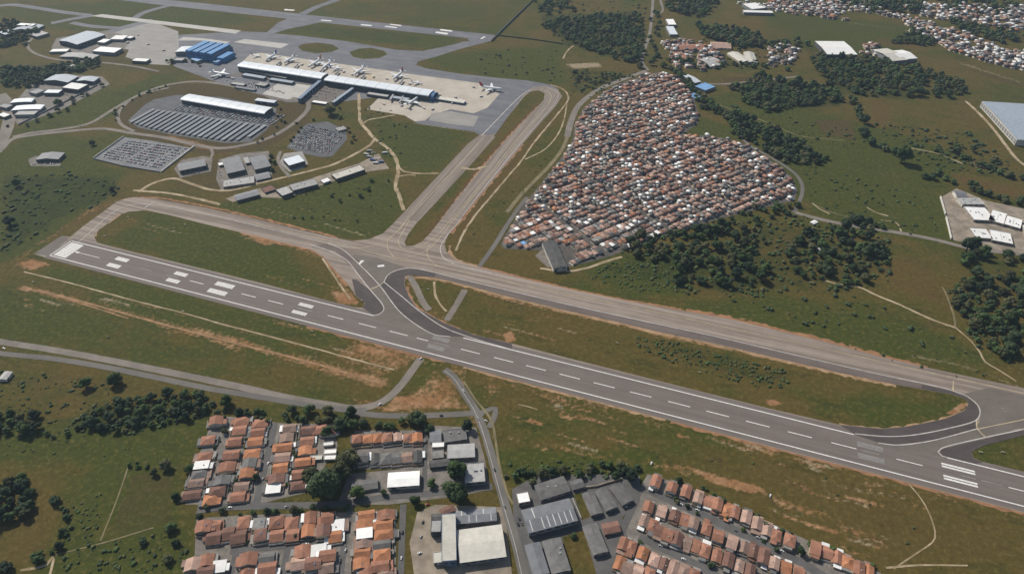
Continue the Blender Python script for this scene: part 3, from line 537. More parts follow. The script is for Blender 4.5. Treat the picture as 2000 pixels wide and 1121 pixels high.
# --- roads
RD = [([(-60, 653), (0, 667), (100, 683), (200, 701), (300, 721), (400, 741), (480, 758), (560, 776), (640, 790), (690, 797), (725, 793), (758, 777), (785, 750), (806, 722), (822, 700)], 11, ROADB, 'upper carriageway curving up toward the runway'),
      ([(-60, 679), (0, 690), (100, 700), (200, 716), (300, 736), (400, 757), (500, 774), (600, 790), (700, 802), (715, 800)], 9, ROAD, 'lower carriageway along the scrub'),
      ([(690, 806), (740, 811), (800, 812), (870, 810), (945, 806)], 9, ROAD, 'straight road under the orange roofed row'),
      ([(868, 722), (885, 735), (905, 765), (928, 800), (945, 840), (960, 890), (975, 945), (992, 1005), (1008, 1060), (1022, 1121), (1030, 1160)], 10.5, ROAD, 'main road running down beside the warehouses'),
      ([(940, 806), (967, 797), (965, 815), (955, 835)], 7, ROAD, 'short slip road at the bend'),
      ([(800, 540), (812, 560), (826, 590), (838, 606)], 10, ROADB, 'old road cut off by the new runway'),
      ([(908, 566), (892, 595), (872, 626)], 10, ROADB, 'old road stub crossing the long grass island'),
      ([(936, 521), (955, 495), (975, 465), (990, 440), (1012, 408), (1030, 385)], 8, ROAD, 'lane climbing along the lower houses'),
      ([(1108, 268), (1113, 245), (1120, 225), (1130, 207), (1148, 190), (1172, 174), (1210, 158), (1262, 139)], 14, ROADB, 'wide road round the top of the housing'),
      ([(1108, 268), (1098, 292), (1075, 322), (1048, 350), (1020, 378), (990, 415)], 8, PATHG, 'grassy bank road beside the houses'),
      ([(1276, -20), (1274, 20), (1268, 70), (1258, 100), (1254, 122), (1266, 138)], 9, ROADB, 'road running away beside the wood'),
      ([(1290, 0), (1292, 25), (1275, 30)], 8, ROADB, 'short far side road'),
      ([(1552, 415), (1600, 428), (1675, 443), (1750, 454), (1825, 468), (1900, 486), (2000, 498), (2100, 520)], 10, ROADB, 'road running out past the walled yard'),
      ([(1442, 252), (1448, 268), (1465, 285), (1500, 305), (1530, 323), (1554, 341), (1566, 360), (1566, 380), (1556, 405), (1550, 416)], 7, ROAD, 'ring road round the edge of the housing'),
      ([(1886, 198), (1910, 220), (1940, 252), (1965, 285), (1985, 310), (2010, 330)], 7, TRACK, 'pale road beside the blue roofed warehouse'),
      ([(-20, 305), (0, 295), (25, 272), (60, 265), (130, 257), (200, 252), (255, 260), (325, 270), (380, 283), (430, 290), (480, 283), (525, 270), (560, 251), (585, 232), (602, 212), (597, 197), (570, 192)], 11, ROADB, 'curving road below the car park'),
      ([(25, 268), (60, 260), (110, 254), (170, 243), (215, 218), (250, 197), (285, 180), (325, 167), (380, 160), (450, 168), (480, 178)], 10, ROADB, 'approach road sweeping up to the terminal'),
      ([(330, 172), (290, 181), (262, 191), (243, 206), (232, 220), (231, 234), (240, 246), (262, 257)], 8, ROADB, 'loop road round the car park corner'),
      ([(66, 72), (54, 88), (62, 101), (85, 111), (120, 118), (190, 122), (260, 130), (310, 140)], 8, ROADB, 'cargo area road'),
      ([(270, 375), (300, 358), (337, 349), (375, 360), (412, 371), (450, 372), (512, 357), (562, 345), (610, 333), (650, 322), (690, 303), (722, 284), (732, 273)], 7, TRACK, 'pale service road behind the low sheds'),
      ([(412, 290), (415, 302), (405, 318)], 6, ROADB, 'short access to the grey sheds'),
      ([(548, 296), (543, 312), (552, 330), (567, 346)], 7, ROADB, 'drive round the white box building'),
      ([(1300, 155), (1400, 165), (1480, 158), (1560, 150)], 8, ROADB, 'lane past the blue roof'),
      ([(0, 185), (12, 200), (18, 230), (10, 262), (-10, 300)], 26, ROADB, 'broad junction at the picture edge')]
for pts, wd, mt, lb in RD:
    ribbon('road', pts, wd, mt, 0.12, step=6, wob=0.05, label=lb, cat='road', kind=S)
ribbon('road_line', [(868, 724), (885, 737), (904, 766), (926, 801), (942, 841), (957, 891), (972, 946), (989, 1006), (1005, 1061), (1019, 1121)], 0.5, LINEP, 0.16, label='pale centre line of the main road', cat='line', kind=S)
ribbon('pavement_strip', [(906, 745), (925, 775), (960, 822), (966, 850), (975, 905), (990, 960), (1002, 985)], 3, PATHG, 0.13, wob=0.2, label='worn footway beside the main road', cat='footway', kind=S)
TR = [([(47, 531), (125, 550), (217, 575), (300, 597), (357, 611), (430, 632), (500, 650), (612, 680), (712, 707), (770, 722)], 2.6, TRACK, 'thin pale track parallel to the runway'),
      ([(45, 564), (107, 575), (170, 592), (225, 607), (332, 637), (420, 660), (500, 680), (600, 706), (700, 735), (742, 748)], 3.2, TRACKO, 'orange dirt track crossing the meadow'),
      ([(75, 566), (150, 590), (250, 622)], 2.4, TRACKO, 'second faint orange rut'), ([(42, 562), (60, 566)], 9, TRACKO, 'orange turning patch at the track end'),
      ([(701, 183), (702, 215), (704, 237), (715, 252), (732, 272), (755, 288), (770, 305), (776, 320), (777, 340), (772, 360), (780, 385), (788, 411)], 7, TRACK, 'pale winding track below the terminal'),
      ([(776, 325), (790, 335), (815, 339), (857, 339)], 5, TRACK, 'track branch to the inner taxiway'), ([(707, 243), (720, 235), (745, 230), (772, 225)], 4.5, TRACK, 'track branch to the apron corner'), ([(778, 345), (800, 342), (812, 343)], 3.5, TRACK, 'short fork of the winding track'),
      ([(1075, 166), (1098, 174), (1109, 186), (1109, 197), (1090, 222), (1043, 279), (1018, 315), (995, 342), (960, 383), (925, 425), (903, 460), (890, 490)], 4.0, TRACK, 'pale service track beside the outer taxiway'),
      ([(1107, 205), (1100, 240), (1085, 270), (1060, 295), (1025, 312)], 3.2, TRACK, 'thin track curling down from the bend'), ([(900, 328), (925, 331), (950, 325)], 8, TRACK, 'bare cross path between the twin taxiways'),
      ([(1607, 547), (1640, 556), (1675, 560), (1710, 576), (1750, 592), (1825, 626), (1867, 640)], 4.2, TRACK, 'pale straight trail across the meadow'), ([(1867, 640), (1900, 670), (1915, 690), (1924, 707), (1950, 722), (1985, 745)], 2.6, TRACK, 'trail leading down to the taxiway'),
      ([(1840, 560), (1850, 580), (1862, 615), (1866, 640)], 3, PATHG, 'faint trail along the wood'), ([(1055, 524), (1100, 530), (1140, 525), (1180, 512), (1215, 502)], 5, TRACK, 'bare path below the lowest houses'),
      ([(1775, 945), (1800, 975), (1818, 1010), (1826, 1050), (1790, 1080), (1745, 1110)], 1.6, TRACK, 'thin footpath wandering over the meadow'), ([(1730, 1108), (1800, 1103), (1890, 1104)], 2.2, TRACK, 'footpath at the bottom edge'),
      ([(40, 1113), (90, 1103), (105, 1085), (95, 1130)], 3, TRACK, 'pale farm track at the bottom edge'), ([(1590, 400), (1640, 420), (1690, 425)], 2, PATHG, 'worn path in the meadow'), ([(1693, 405), (1710, 415), (1735, 422)], 3, TRACK, 'pale bare streak in the meadow'), ([(1720, 430), (1750, 435), (1760, 452)], 3, TRACK, 'pale path to the road'),
      ([(1586, 397), (1600, 408), (1620, 418)], 3, TRACK, 'short pale path by the trees'),
      ([(848, 550), (850, 575), (860, 595), (872, 608)], 3.5, TRACK, 'bare curl of track on the grass island'), ([(630, 505), (650, 535), (668, 562), (685, 585)], 3, TRACK, 'bare rut beside the diagonal exit'),
      ([(1120, 90), (1108, 100), (1100, 115)], 4, TRACK, 'path at the wood edge'), ([(1380, 195), (1430, 215), (1500, 240), (1560, 265), (1650, 275)], 2.6, PATHG, 'field path below the dark wood'),
      ([(1780, 290), (1830, 300), (1880, 320)], 3, TRACK, 'sandy streak by the bushes'), ([(250, 913), (225, 985), (196, 1056)], 1.6, PATHG, 'fence path between plots'), ([(100, 1085), (200, 1060), (300, 1030)], 1.6, PATHG, 'path along the plot edge'),
      ([(1012, 790), (1035, 795), (1050, 800)], 1.5, TRACK, 'thin rut by the road bend'), ([(260, 372), (330, 378), (400, 392), (430, 400)], 6, TRACK, 'bare bank behind the western taxiway')]
for pts, wd, mt, lb in TR:
    if lb != 'x': ribbon('dirt_track', pts, wd, mt, 0.10, step=7, wob=0.3, label=lb, cat='track', kind=S)
# --- yards, lots and streets
LOTS = [([(250, 236), (282, 206), (300, 195), (345, 186), (430, 190), (540, 212), (540, 228), (520, 255), (490, 278), (440, 280), (350, 266), (270, 250)], LOTA, 'car_park', 'large car park with long shade roofs', 0.08),
        ([(183, 309), (242, 268), (300, 276), (378, 290), (315, 336), (240, 324)], simple('fenced_lot_asphalt', (0.20, 0.20, 0.205), 0.9, 0.25, 0.04), 'car_park', 'fenced car park with rows of vehicles', 0.08),
        ([(560, 288), (585, 255), (600, 242), (640, 238), (675, 255), (678, 272), (650, 305), (630, 308), (590, 300)], LOTA, 'car_park', 'lower car park of pale vehicles', 0.08),
        ([(430, 150), (480, 150), (545, 160), (510, 185), (530, 195), (560, 198), (640, 205), (650, 195), (670, 175), (625, 168), (560, 158), (480, 140)], MIDA, 'forecourt', 'asphalt forecourt in front of the terminal', 0.085),
        ([(600, 190), (640, 165), (690, 172), (652, 200), (620, 198)], MIDA, 'forecourt', 'taxi rank beside the covered walkway', 0.09),
        ([(340, 330), (355, 312), (400, 305), (415, 310), (412, 335), (352, 348)], YARD, 'yard', 'paved yard round the small grey shed', 0.08),
        ([(422, 350), (428, 312), (470, 300), (525, 295), (532, 345), (510, 358), (432, 372)], YARD, 'yard', 'paved yard round the twin grey sheds', 0.08),
        ([(545, 318), (555, 300), (590, 296), (602, 320), (590, 330), (565, 336)], CONCG, 'yard', 'concrete round the white box building', 0.08),
        ([(440, 388), (505, 368), (540, 370), (620, 345), (700, 320), (740, 300), (760, 330), (700, 338), (620, 365), (560, 388), (500, 385), (455, 395)], YARDB, 'yard', 'dusty yard of the low shed row', 0.08),
        ([(100, 95), (110, 75), (210, 60), (260, 75), (240, 100), (200, 110), (120, 105)], YARD, 'yard', 'cargo shed yard', 0.07),
        ([(15, 215), (60, 165), (110, 145), (200, 150), (215, 165), (120, 215), (35, 245)], YARD, 'yard', 'yard of the grey depot', 0.07),
        ([(55, 312), (70, 305), (120, 310), (118, 325), (60, 325)], YARD, 'yard', 'apron of the lone grey shed', 0.07),
        ([(1838, 386), (1868, 368), (1925, 392), (2080, 425), (2080, 520), (1900, 478), (1856, 468)], YARDB, 'yard', 'broad bare yard of the walled works', 0.08),
        ([(815, 1000), (850, 985), (985, 990), (1000, 1121), (810, 1130), (800, 1060)], YARDB, 'yard', 'dusty concrete yard of the big white warehouse', 0.07),
        ([(680, 925), (830, 912), (900, 930), (955, 940), (960, 955), (900, 968), (760, 985), (660, 985)], YARD, 'yard', 'paved yard round the bright white shed', 0.07),
        ([(828, 830), (930, 835), (948, 900), (955, 945), (905, 950), (860, 925), (828, 920)], YARD, 'yard', 'paved block of grey workshops', 0.075),
        ([(1000, 955), (1045, 930), (1150, 925), (1250, 930), (1250, 975), (1215, 1010), (1230, 1060), (1190, 1121), (1020, 1121), (1005, 1040)], STREET, 'yard', 'asphalt between the grey warehouses', 0.07),
        ([(1120, 965), (1140, 962), (1160, 1005), (1138, 1015)], GROUND, 'lawn', 'narrow lawn beside the grey warehouse', 0.12), ([(1098, 1048), (1140, 1035), (1165, 1121), (1115, 1121)], GROUND, 'lawn', 'lawn behind the dark sheds', 0.12),
        ([(1045, 500), (1060, 487), (1070, 500), (1085, 520), (1070, 523)], YARD, 'yard', 'yard edge of the lowest grey hall', 0.08)]
for pts, mt, nm, lb, z in LOTS: sheet(nm, pts, mt, z, label=lb, cat=nm.replace('_', ' '), kind=S)
STS = [([(454, 814), (432, 868), (412, 925), (398, 968), (392, 992)], 5.5, 'pale lane between the first two house rows', YARD), ([(537, 826), (528, 865), (519, 905), (508, 950), (500, 990)], 8, 'street between the middle house rows', STREET),
       ([(385, 996), (440, 990), (500, 988), (580, 987), (660, 984), (760, 970), (850, 962), (962, 950)], 9, 'cross street below the first blocks', STREET), ([(788, 985), (786, 1030), (784, 1080), (782, 1130)], 7, 'street beside the dusty yard', STREET),
       ([(450, 1076), (540, 1067), (620, 1060), (672, 1055)], 7.5, 'lower cross street among terracotta roofs', STREET), ([(686, 985), (680, 1020), (674, 1055), (668, 1090), (664, 1130)], 7, 'street between the lower blocks', STREET),
       ([(564, 1064), (558, 1090), (550, 1130)], 6.5, 'short street at the bottom edge', STREET), ([(462, 1074), (457, 1095), (448, 1130)], 6.5, 'dead end street by the field', STREET),
       ([(1243, 955), (1260, 955), (1300, 972), (1360, 1000), (1425, 1030), (1490, 1062), (1550, 1090), (1610, 1125), (1650, 1145)], 10, 'upper street of the hillside rows', STREET), ([(1248, 1048), (1290, 1068), (1330, 1087), (1390, 1118), (1410, 1130)], 9, 'lower street of the hillside rows', STREET),
       ([(1250, 950), (1238, 985), (1222, 1020), (1205, 1060), (1195, 1125)], 8, 'street linking the hillside rows', STREET), ([(700, 878), (760, 880), (825, 876)], 4, 'alley between orange and grey rows', YARD), ([(832, 838), (830, 900), (828, 955)], 6, 'lane beside the workshops', STREET),
       ([(1395, 1062), (1390, 1085), (1382, 1110)], 6, 'short link between hillside streets', STREET)]
for pts, wd, lb, mt in STS: ribbon('street', pts, wd, mt, 0.13, step=6, wob=0.06, label=lb, cat='street', kind=S)
sheet('house_plots', [(418, 812), (520, 818), (540, 826), (650, 828), (660, 870), (640, 900), (605, 960), (500, 985), (362, 985), (372, 940), (392, 880)], YARD, 0.06, label='paved plots under the upper house blocks', cat='plot', kind=S)
sheet('house_plots', [(384, 1012), (480, 1005), (680, 1000), (775, 995), (772, 1130), (355, 1130), (380, 1085)], YARD, 0.06, label='paved plots under the lower house blocks', cat='plot', kind=S)
sheet('house_plots', [(1265, 925), (1330, 945), (1480, 1010), (1600, 1065), (1720, 1118), (1730, 1135), (1190, 1135), (1215, 1040), (1245, 960)], YARD, 0.06, label='paved plots under the hillside rows', cat='plot', kind=S)
sheet('house_plots', [(692, 840), (825, 840), (826, 915), (690, 916)], YARD, 0.06, label='paved plots of the orange and grey rows', cat='plot', kind=S)
COMM = [(1262, 146), (1290, 141), (1325, 150), (1350, 182), (1366, 225), (1362, 242), (1335, 262), (1400, 268), (1450, 280), (1500, 310), (1545, 345), (1558, 372), (1552, 392), (1500, 404), (1440, 420), (1390, 432), (1300, 462), (1245, 482), (1185, 503), (1110, 522), (1085, 521), (1060, 490), (985, 486), (978, 478), (990, 455), (1022, 402), (1062, 352), (1090, 318), (1118, 275), (1122, 245), (1140, 212), (1172, 185), (1215, 162)]
sheet('house_plots', COMM, simple('alley_paving', (0.105, 0.092, 0.082), 0.9, 0.4, 0.06, (0.065, 0.058, 0.052)), 0.06, label='alleys and yards under the dense housing', cat='plot', kind=S)

# ------------------------------------------------------------------ building materials
def roofmat(name, col, var=0.3, rough=0.85, rib=0.0, rnd=0.15):
    return simple(name, col, rough, var, 0.12, None, 1.6, 0.0, rnd)
TERRA = [roofmat('roof_tile_red', (0.32, 0.155, 0.102)), roofmat('roof_tile_orange', (0.42, 0.185, 0.095)), roofmat('roof_tile_brown', (0.20, 0.108, 0.082)), roofmat('roof_tile_old', (0.29, 0.195, 0.155)), roofmat('roof_tile_pink', (0.43, 0.285, 0.225))]
GREYR = [roofmat('fibre_roof_grey', (0.155, 0.15, 0.145)), roofmat('fibre_roof_dark', (0.10, 0.098, 0.095)), roofmat('fibre_roof_pale', (0.27, 0.26, 0.245))]
WHITER = roofmat('white_sheet_roof', (0.74, 0.73, 0.71), 0.12, 0.6)
CREAMR = roofmat('cream_sheet_roof', (0.50, 0.475, 0.42), 0.15, 0.6)
BLUEGR = roofmat('blue_grey_metal_roof', (0.30, 0.345, 0.40), 0.15, 0.5)
PALEM = roofmat('pale_metal_roof', (0.58, 0.62, 0.66), 0.1, 0.45)
BLUER = roofmat('blue_metal_roof', (0.05, 0.20, 0.42), 0.15, 0.5)
SKYBL = roofmat('light_blue_roof', (0.17, 0.33, 0.56), 0.2, 0.5)
GREYW = roofmat('grey_metal_roof', (0.19, 0.195, 0.21), 0.2, 0.6)
GREYL = roofmat('light_grey_roof', (0.35, 0.345, 0.335), 0.2, 0.7)
WALLS = [simple('wall_white', (0.60, 0.57, 0.52), 0.9, 0.25, 0.2, rnd=0.15), simple('wall_cream', (0.52, 0.43, 0.32), 0.9, 0.25, 0.2, rnd=0.15), simple('wall_render', (0.33, 0.29, 0.25), 0.9, 0.3, 0.2, rnd=0.15), simple('wall_pink', (0.46, 0.31, 0.24), 0.9, 0.25, 0.2, rnd=0.15)]
WGREY = simple('wall_grey', (0.25, 0.25, 0.26), 0.8, 0.2); WDARK = simple('wall_dark', (0.09, 0.095, 0.105), 0.7, 0.2); WBLUE = simple('wall_blue', (0.05, 0.13, 0.28), 0.6, 0.2); WSTEEL = simple('wall_steel_blue', (0.16, 0.22, 0.31), 0.6, 0.2)
GLASS = simple('dark_glass', (0.03, 0.045, 0.065), 0.12, 0.1); GLASS.node_tree.nodes['Principled BSDF'].inputs['Specular IOR Level'].default_value = 0.6
DOORM = simple('door_grey', (0.14, 0.13, 0.125), 0.7, 0.2); TANK = simple('water_tank_blue', (0.10, 0.24, 0.42), 0.5, 0.1); TANKG = simple('water_tank_grey', (0.35, 0.35, 0.34), 0.7, 0.15)
SKYLT = simple('roof_light', (0.55, 0.56, 0.54), 0.5, 0.15); STEELP = simple('galvanised_steel', (0.32, 0.33, 0.34), 0.5, 0.15)

# ------------------------------------------------------------------ large buildings, fitted to their roof corners
def barrel(L, D, z0, rise, seg=10, over=0.8, th=0.5):
    """curved roof shell along x"""
    V = []; F = []
    for k in range(seg+1):
        a = math.pi*k/seg; y = -math.cos(a)*(D/2+over); z = z0+math.sin(a)*rise
        V += [(-L/2-over, y, z), (L/2+over, y, z), (-L/2-over, y, z-th), (L/2+over, y, z-th)]
    for k in range(seg):
        a = 4*k; F += [(a, a+1, a+5, a+4), (a+2, a+6, a+7, a+3), (a, a+4, a+6, a+2), (a+1, a+3, a+7, a+5)]
    F += [(0, 2, 3, 1), (4*seg, 4*seg+1, 4*seg+3, 4*seg+2)]
    return V, F
def gable(L, D, z0, rise, over=0.6, th=0.35, seg=1):
    V = [(-L/2-over, -D/2-over, z0), (L/2+over, -D/2-over, z0), (-L/2-over, 0, z0+rise), (L/2+over, 0, z0+rise), (-L/2-over, D/2+over, z0), (L/2+over, D/2+over, z0)]
    V += [(x, y, z-th) for x, y, z in V]
    F = [(0, 1, 3, 2), (2, 3, 5, 4), (6, 8, 9, 7), (8, 10, 11, 9), (0, 2, 8, 6), (2, 4, 10, 8), (1, 7, 9, 3), (3, 9, 11, 5), (0, 6, 7, 1), (4, 5, 11, 10)]
    return V, F
def hip(L, D, z0, rise, over=0.6, th=0.3):
    r = max(L/2-D/2, 0.01)
    V = [(-L/2-over, -D/2-over, z0), (L/2+over, -D/2-over, z0), (L/2+over, D/2+over, z0), (-L/2-over, D/2+over, z0), (-r, 0, z0+rise), (r, 0, z0+rise)]
    V += [(x, y, z-th) for x, y, z in V[:4]]
    F = [(0, 1, 5, 4), (1, 2, 5), (2, 3, 4, 5), (3, 0, 4), (9, 8, 7, 6), (0, 6, 7, 1), (1, 7, 8, 2), (2, 8, 9, 3), (3, 9, 6, 0)]
    return V, F
def fit(quad, h, ang=None, dmin=4.0):
    p = [np.array(P(x, y, h)[:2]) for x, y in quad]
    e = (p[1]-p[0])+(p[2]-p[3]); a = math.atan2(e[1], e[0]) if ang is None else ang
    ex = np.array([math.cos(a), math.sin(a)]); ey = np.array([-ex[1], ex[0]])
    L = abs(((p[1]-p[0])+(p[2]-p[3]))@ex)/2; D = abs(((p[0]-p[3])+(p[1]-p[2]))@ey)/2
    c = sum(p)/4
    return c, a, max(L, dmin), max(D, dmin)
PR = {}                                                            # wall panels and the like, shared
def boxmesh(key, sx, sy, sz, mat):
    k = (key, round(sx, 2), round(sy, 2), round(sz, 2), mat.name)
    if k not in PR: PR[k] = MB().box(-sx/2, sx/2, -sy/2, sy/2, 0, sz).mesh(key, mat)
    return PR[k]
def part(name, data, parent, loc=(0, 0, 0), rz=0, mat=None):
    o = link(name, data, parent); o.location = loc; o.rotation_euler = (0, 0, rz)
    if mat:
        o.material_slots[0].link = 'OBJECT'; o.material_slots[0].material = mat
    return o
def building(name, quad, h, roof, rm, wm, label, cat='building', ang=None, rise=None, wins=True, doors=1, ridges=0, vents=0, group=None, swap=False):
    c, a, L, D = fit(quad, h, ang)
    t = empty(name, (c[0], c[1], 0), a, label=label, cat=cat, group=group)
    if swap:                                                       # ridge runs along the short side
        pass
    zt = h
    if roof in ('gable', 'gabley', 'hip', 'barrel'): rise = rise if rise is not None else min(D, L)*0.09+0.4; zt = h-rise*0.5
    MB().box(-L/2, L/2, -D/2, D/2, 0, zt-0.3, bottom=False, top=True).build('wall', wm, t)
    if roof == 'barrel': V, F = barrel(L, D, zt, rise); r = obj('roof', V, F, rm, t, smooth=False)
    elif roof == 'gable': V, F = gable(L, D, zt, rise); r = obj('roof', V, F, rm, t)
    elif roof == 'gabley':
        V, F = gable(D, L, zt, rise); V = [(-y, x, z) for x, y, z in V]; r = obj('roof', V, F, rm, t)
    elif roof == 'hip': V, F = hip(max(L, D), min(L, D), zt, rise); V = V if L >= D else [(-y, x, z) for x, y, z in V]; r = obj('roof', V, F, rm, t)
    elif roof == 'saw':
        m_ = MB(); n = ridges or 4; dx = L/n
        for k in range(n):
            x0 = -L/2+k*dx; x1 = x0+dx*0.97
            m_.add([(x0, -D/2, zt), (x1, -D/2, zt-2.5), (x1, D/2, zt-2.5), (x0, D/2, zt), (x0, -D/2, zt-3), (x1, -D/2, zt-3), (x1, D/2, zt-3), (x0, D/2, zt-3)],
                   [(0, 1, 2, 3), (0, 4, 5, 1), (1, 5, 6, 2), (2, 6, 7, 3), (3, 7, 4, 0)])
        r = m_.build('roof', rm, t)
    else:                                                          # flat sheet behind a low parapet
        m_ = MB().box(-L/2-0.25, L/2+0.25, -D/2-0.25, D/2+0.25, zt-0.25, zt)
        r = m_.build('roof', rm, t)
        for x0, x1, y0, y1 in ((-L/2-0.3, L/2+0.3, -D/2-0.3, -D/2+0.1), (-L/2-0.3, L/2+0.3, D/2-0.1, D/2+0.3), (-L/2-0.3, -L/2+0.1, -D/2+0.1, D/2-0.1), (L/2-0.1, L/2+0.3, -D/2+0.1, D/2-0.1)):
            MB().box(x0, x1, y0, y1, zt+0.003, zt+0.5).build('parapet', wm, t)
    rr = random.Random(label)
    if ridges and roof != 'saw':
        for k in range(ridges):                                    # translucent strips in the roof sheets
            x = -L/2+(k+0.7)*L/(ridges+0.4)
            s_ = 1 if rr.random() < 0.5 else -1
            if roof == 'gable':
                y0, y1 = (0.4, D/2-0.6); ys = [s_*y0, s_*y1]; zz = [zt+rise*(1-abs(y)/(D/2+0.6))+0.06 for y in ys]
                obj('roof_light', [(x-0.5, ys[0], zz[0]), (x+0.5, ys[0], zz[0]), (x+0.5, ys[1], zz[1]), (x-0.5, ys[1], zz[1])], [(0, 1, 2, 3) if s_ < 0 else (0, 1, 2, 3)], SKYLT, t)
            elif roof == 'flat': part('roof_light', boxmesh('roof_light', 1.2, D*0.6, 0.3, SKYLT), t, (x, 0, zt+0.003))
    for k in range(vents):
        part('roof_vent', boxmesh('roof_vent', 1.8, 1.8, 1.4, STEELP), t, (rr.uniform(-L*0.4, L*0.4), rr.uniform(-D*0.3, D*0.3), zt+(0.003 if roof == 'flat' else 0.1)))
    if wins and h > 3.5:
        n = max(2, min(9, int(L/9))); wh = min(2.0, h*0.25)
        for k in range(n):
            part('window', boxmesh('window', L/n*0.55, 0.16, wh, GLASS), t, (-L/2+(k+0.5)*L/n, -D/2-0.06, zt*0.5))
        n = max(1, min(5, int(D/9)))
        for k in range(n):
            part('window', boxmesh('window', 0.16, D/n*0.5, wh, GLASS), t, (L/2+0.06, -D/2+(k+0.5)*D/n, zt*0.5))
    for k in range(doors):
        part('door', boxmesh('door', min(4.5, L*0.2), 0.2, min(4.0, h*0.42), DOORM), t, (-L*0.32+k*L*0.4, -D/2-0.1, 0.02))
    return t, L, D, zt
B = building
TA = RA
# foreground industry
B('warehouse', [(893, 1034), (979, 1024), (988, 1084), (897, 1098)], 9, 'gable', CREAMR, WGREY, 'big cream roofed warehouse with a light ridge beside the main road', 'warehouse', rise=1.6, vents=0)
B('tower_block', [(860, 1004), (888, 1002), (893, 1093), (866, 1095)], 12.5, 'flat', CREAMR, WSTEEL, 'narrow tall pale hall with blue front joined to the cream warehouse', 'building')
B('annex_block', [(841, 1016), (860, 1015), (862, 1038), (843, 1038)], 9, 'flat', GREYL, WDARK, 'small light grey cube beside the narrow tall hall', 'building')
B('annex_block', [(844, 1078), (863, 1077), (865, 1096), (849, 1099)], 5, 'flat', CREAMR, WALLS[0], 'low white annex at the foot of the narrow tall hall', 'building')
B('workshop', [(891, 996), (967, 990), (970, 1014), (892, 1022)], 6, 'gable', GREYW, WGREY, 'long grey workshop with pale roof lights above the cream warehouse', 'workshop', ridges=5)
B('workshop', [(844, 1003), (860, 1002), (861, 1014), (842, 1016)], 5, 'gable', GREYR[1], WGREY, 'small dark shed behind the light grey cube', 'shed')
B('shed', [(855, 996), (880, 985), (893, 994), (866, 1004)], 4.5, 'hip', TERRA[2], WALLS[1], 'brown hipped roof house above the dusty yard', 'house')
B('sports_hall', [(759, 923), (819, 919), (818, 946), (757, 950)], 7, 'gable', WHITER, WALLS[0], 'bright white flat looking hall with shaded front', 'hall', rise=1.0)
for q, lb in (([(631, 864), (650, 862), (652, 868), (632, 870)], 'upper of the small white carports by the big trees'), ([(632, 878), (656, 876), (657, 884), (634, 886)], 'middle white carport by the big trees'), ([(633, 889), (655, 888), (656, 896), (634, 897)], 'lower white carport by the big trees'), ([(606, 890), (628, 888), (629, 896), (606, 898)], 'cream carport left of the white carports')):
    B('carport', q, 3.2, 'flat', WHITER if 'white' in lb[:25] else CREAMR, WALLS[0], lb, 'carport', wins=False, doors=0)
B('school_block', [(688, 942), (732, 932), (742, 953), (686, 957)], 4.5, 'gable', GREYR[0], WALLS[2], 'low grey school roof beside the big trees', 'building', rise=1.4)
B('workshop', [(840, 839), (860, 838), (862, 860), (840, 862)], 6, 'gable', GREYW, WGREY, 'square grey workshop at the lane corner', 'workshop')
B('workshop', [(865, 842), (892, 837), (928, 855), (869, 863)], 5, 'flat', GREYR[0], WGREY, 'wide grey workshop beside the road bend', 'workshop', vents=2)
B('workshop', [(870, 868), (925, 866), (928, 890), (880, 894)], 6, 'gable', GREYL, WALLS[2], 'broad beige grey workshop facing the main road', 'workshop', rise=1.2)
B('shed', [(844, 864), (867, 863), (867, 872), (844, 873)], 4.5, 'flat', WHITER, WALLS[0], 'small white roofed store between workshops', 'shed', doors=0)
B('workshop', [(844, 880), (866, 878), (866, 893), (844, 895)], 5, 'flat', GREYR[2], WALLS[2], 'pale grey store with parapet in the workshop block', 'workshop')
B('workshop', [(838, 899), (878, 895), (878, 907), (840, 912)], 5, 'gable', GREYR[1], WDARK, 'dark roofed store with shaded front', 'workshop', rise=1)
B('depot', [(906, 906), (940, 903), (952, 939), (908, 943)], 7, 'flat', GREYL, WGREY, 'pale grey depot beside the main road and big trees', 'building', vents=3)
B('shed', [(1008, 964), (1030, 960), (1036, 978), (1014, 982)], 7, 'flat', WHITER, WALLS[2], 'bright white cube roof by the grey warehouses', 'shed')
B('warehouse', [(1018, 994), (1112, 974), (1127, 1013), (1034, 1041)], 9.5, 'gable', GREYW, WGREY, 'large grey warehouse with pale roof strips right of the main road', 'warehouse', ridges=8, rise=1.5)
B('workshop', [(1046, 946), (1098, 930), (1116, 956), (1054, 976)], 6.5, 'gable', GREYR[0], WGREY, 'grey works building under the hedge trees', 'workshop', rise=1.2, vents=2)
B('workshop', [(1112, 940), (1134, 934), (1143, 948), (1120, 955)], 5, 'gable', GREYR[0], WALLS[2], 'small brown grey extension beside the works building', 'workshop')
for k, q in enumerate(([(1138, 964), (1160, 958), (1175, 1000), (1154, 1005)], [(1163, 958), (1184, 952), (1204, 988), (1183, 998)], [(1193, 950), (1214, 940), (1234, 976), (1213, 987)])):
    B('barrack', q, 5.5, 'gabley', GREYR[0], WALLS[2], ['grey barrack roof next to the narrow lawn', 'middle one of the three parallel grey barracks', 'grey barrack closest to the terracotta rows'][k], 'barrack', group='three parallel grey barracks', rise=1.2)
B('workshop', [(1138, 1028), (1168, 1020), (1184, 1076), (1160, 1082)], 6, 'gabley', GREYR[0], WALLS[2], 'long grey shed standing across from the barracks', 'workshop', rise=1.2)
B('workshop', [(1176, 1024), (1208, 1014), (1210, 1038), (1180, 1040)], 5, 'gable', TERRA[2], WALLS[2], 'brown grey roof house beside the long grey shed', 'workshop')
B('warehouse', [(1028, 1064), (1056, 1057), (1070, 1118), (1040, 1125)], 6.5, 'gabley', GREYW, WGREY, 'grey warehouse wing at the bottom edge by the road', 'warehouse', rise=1.2)
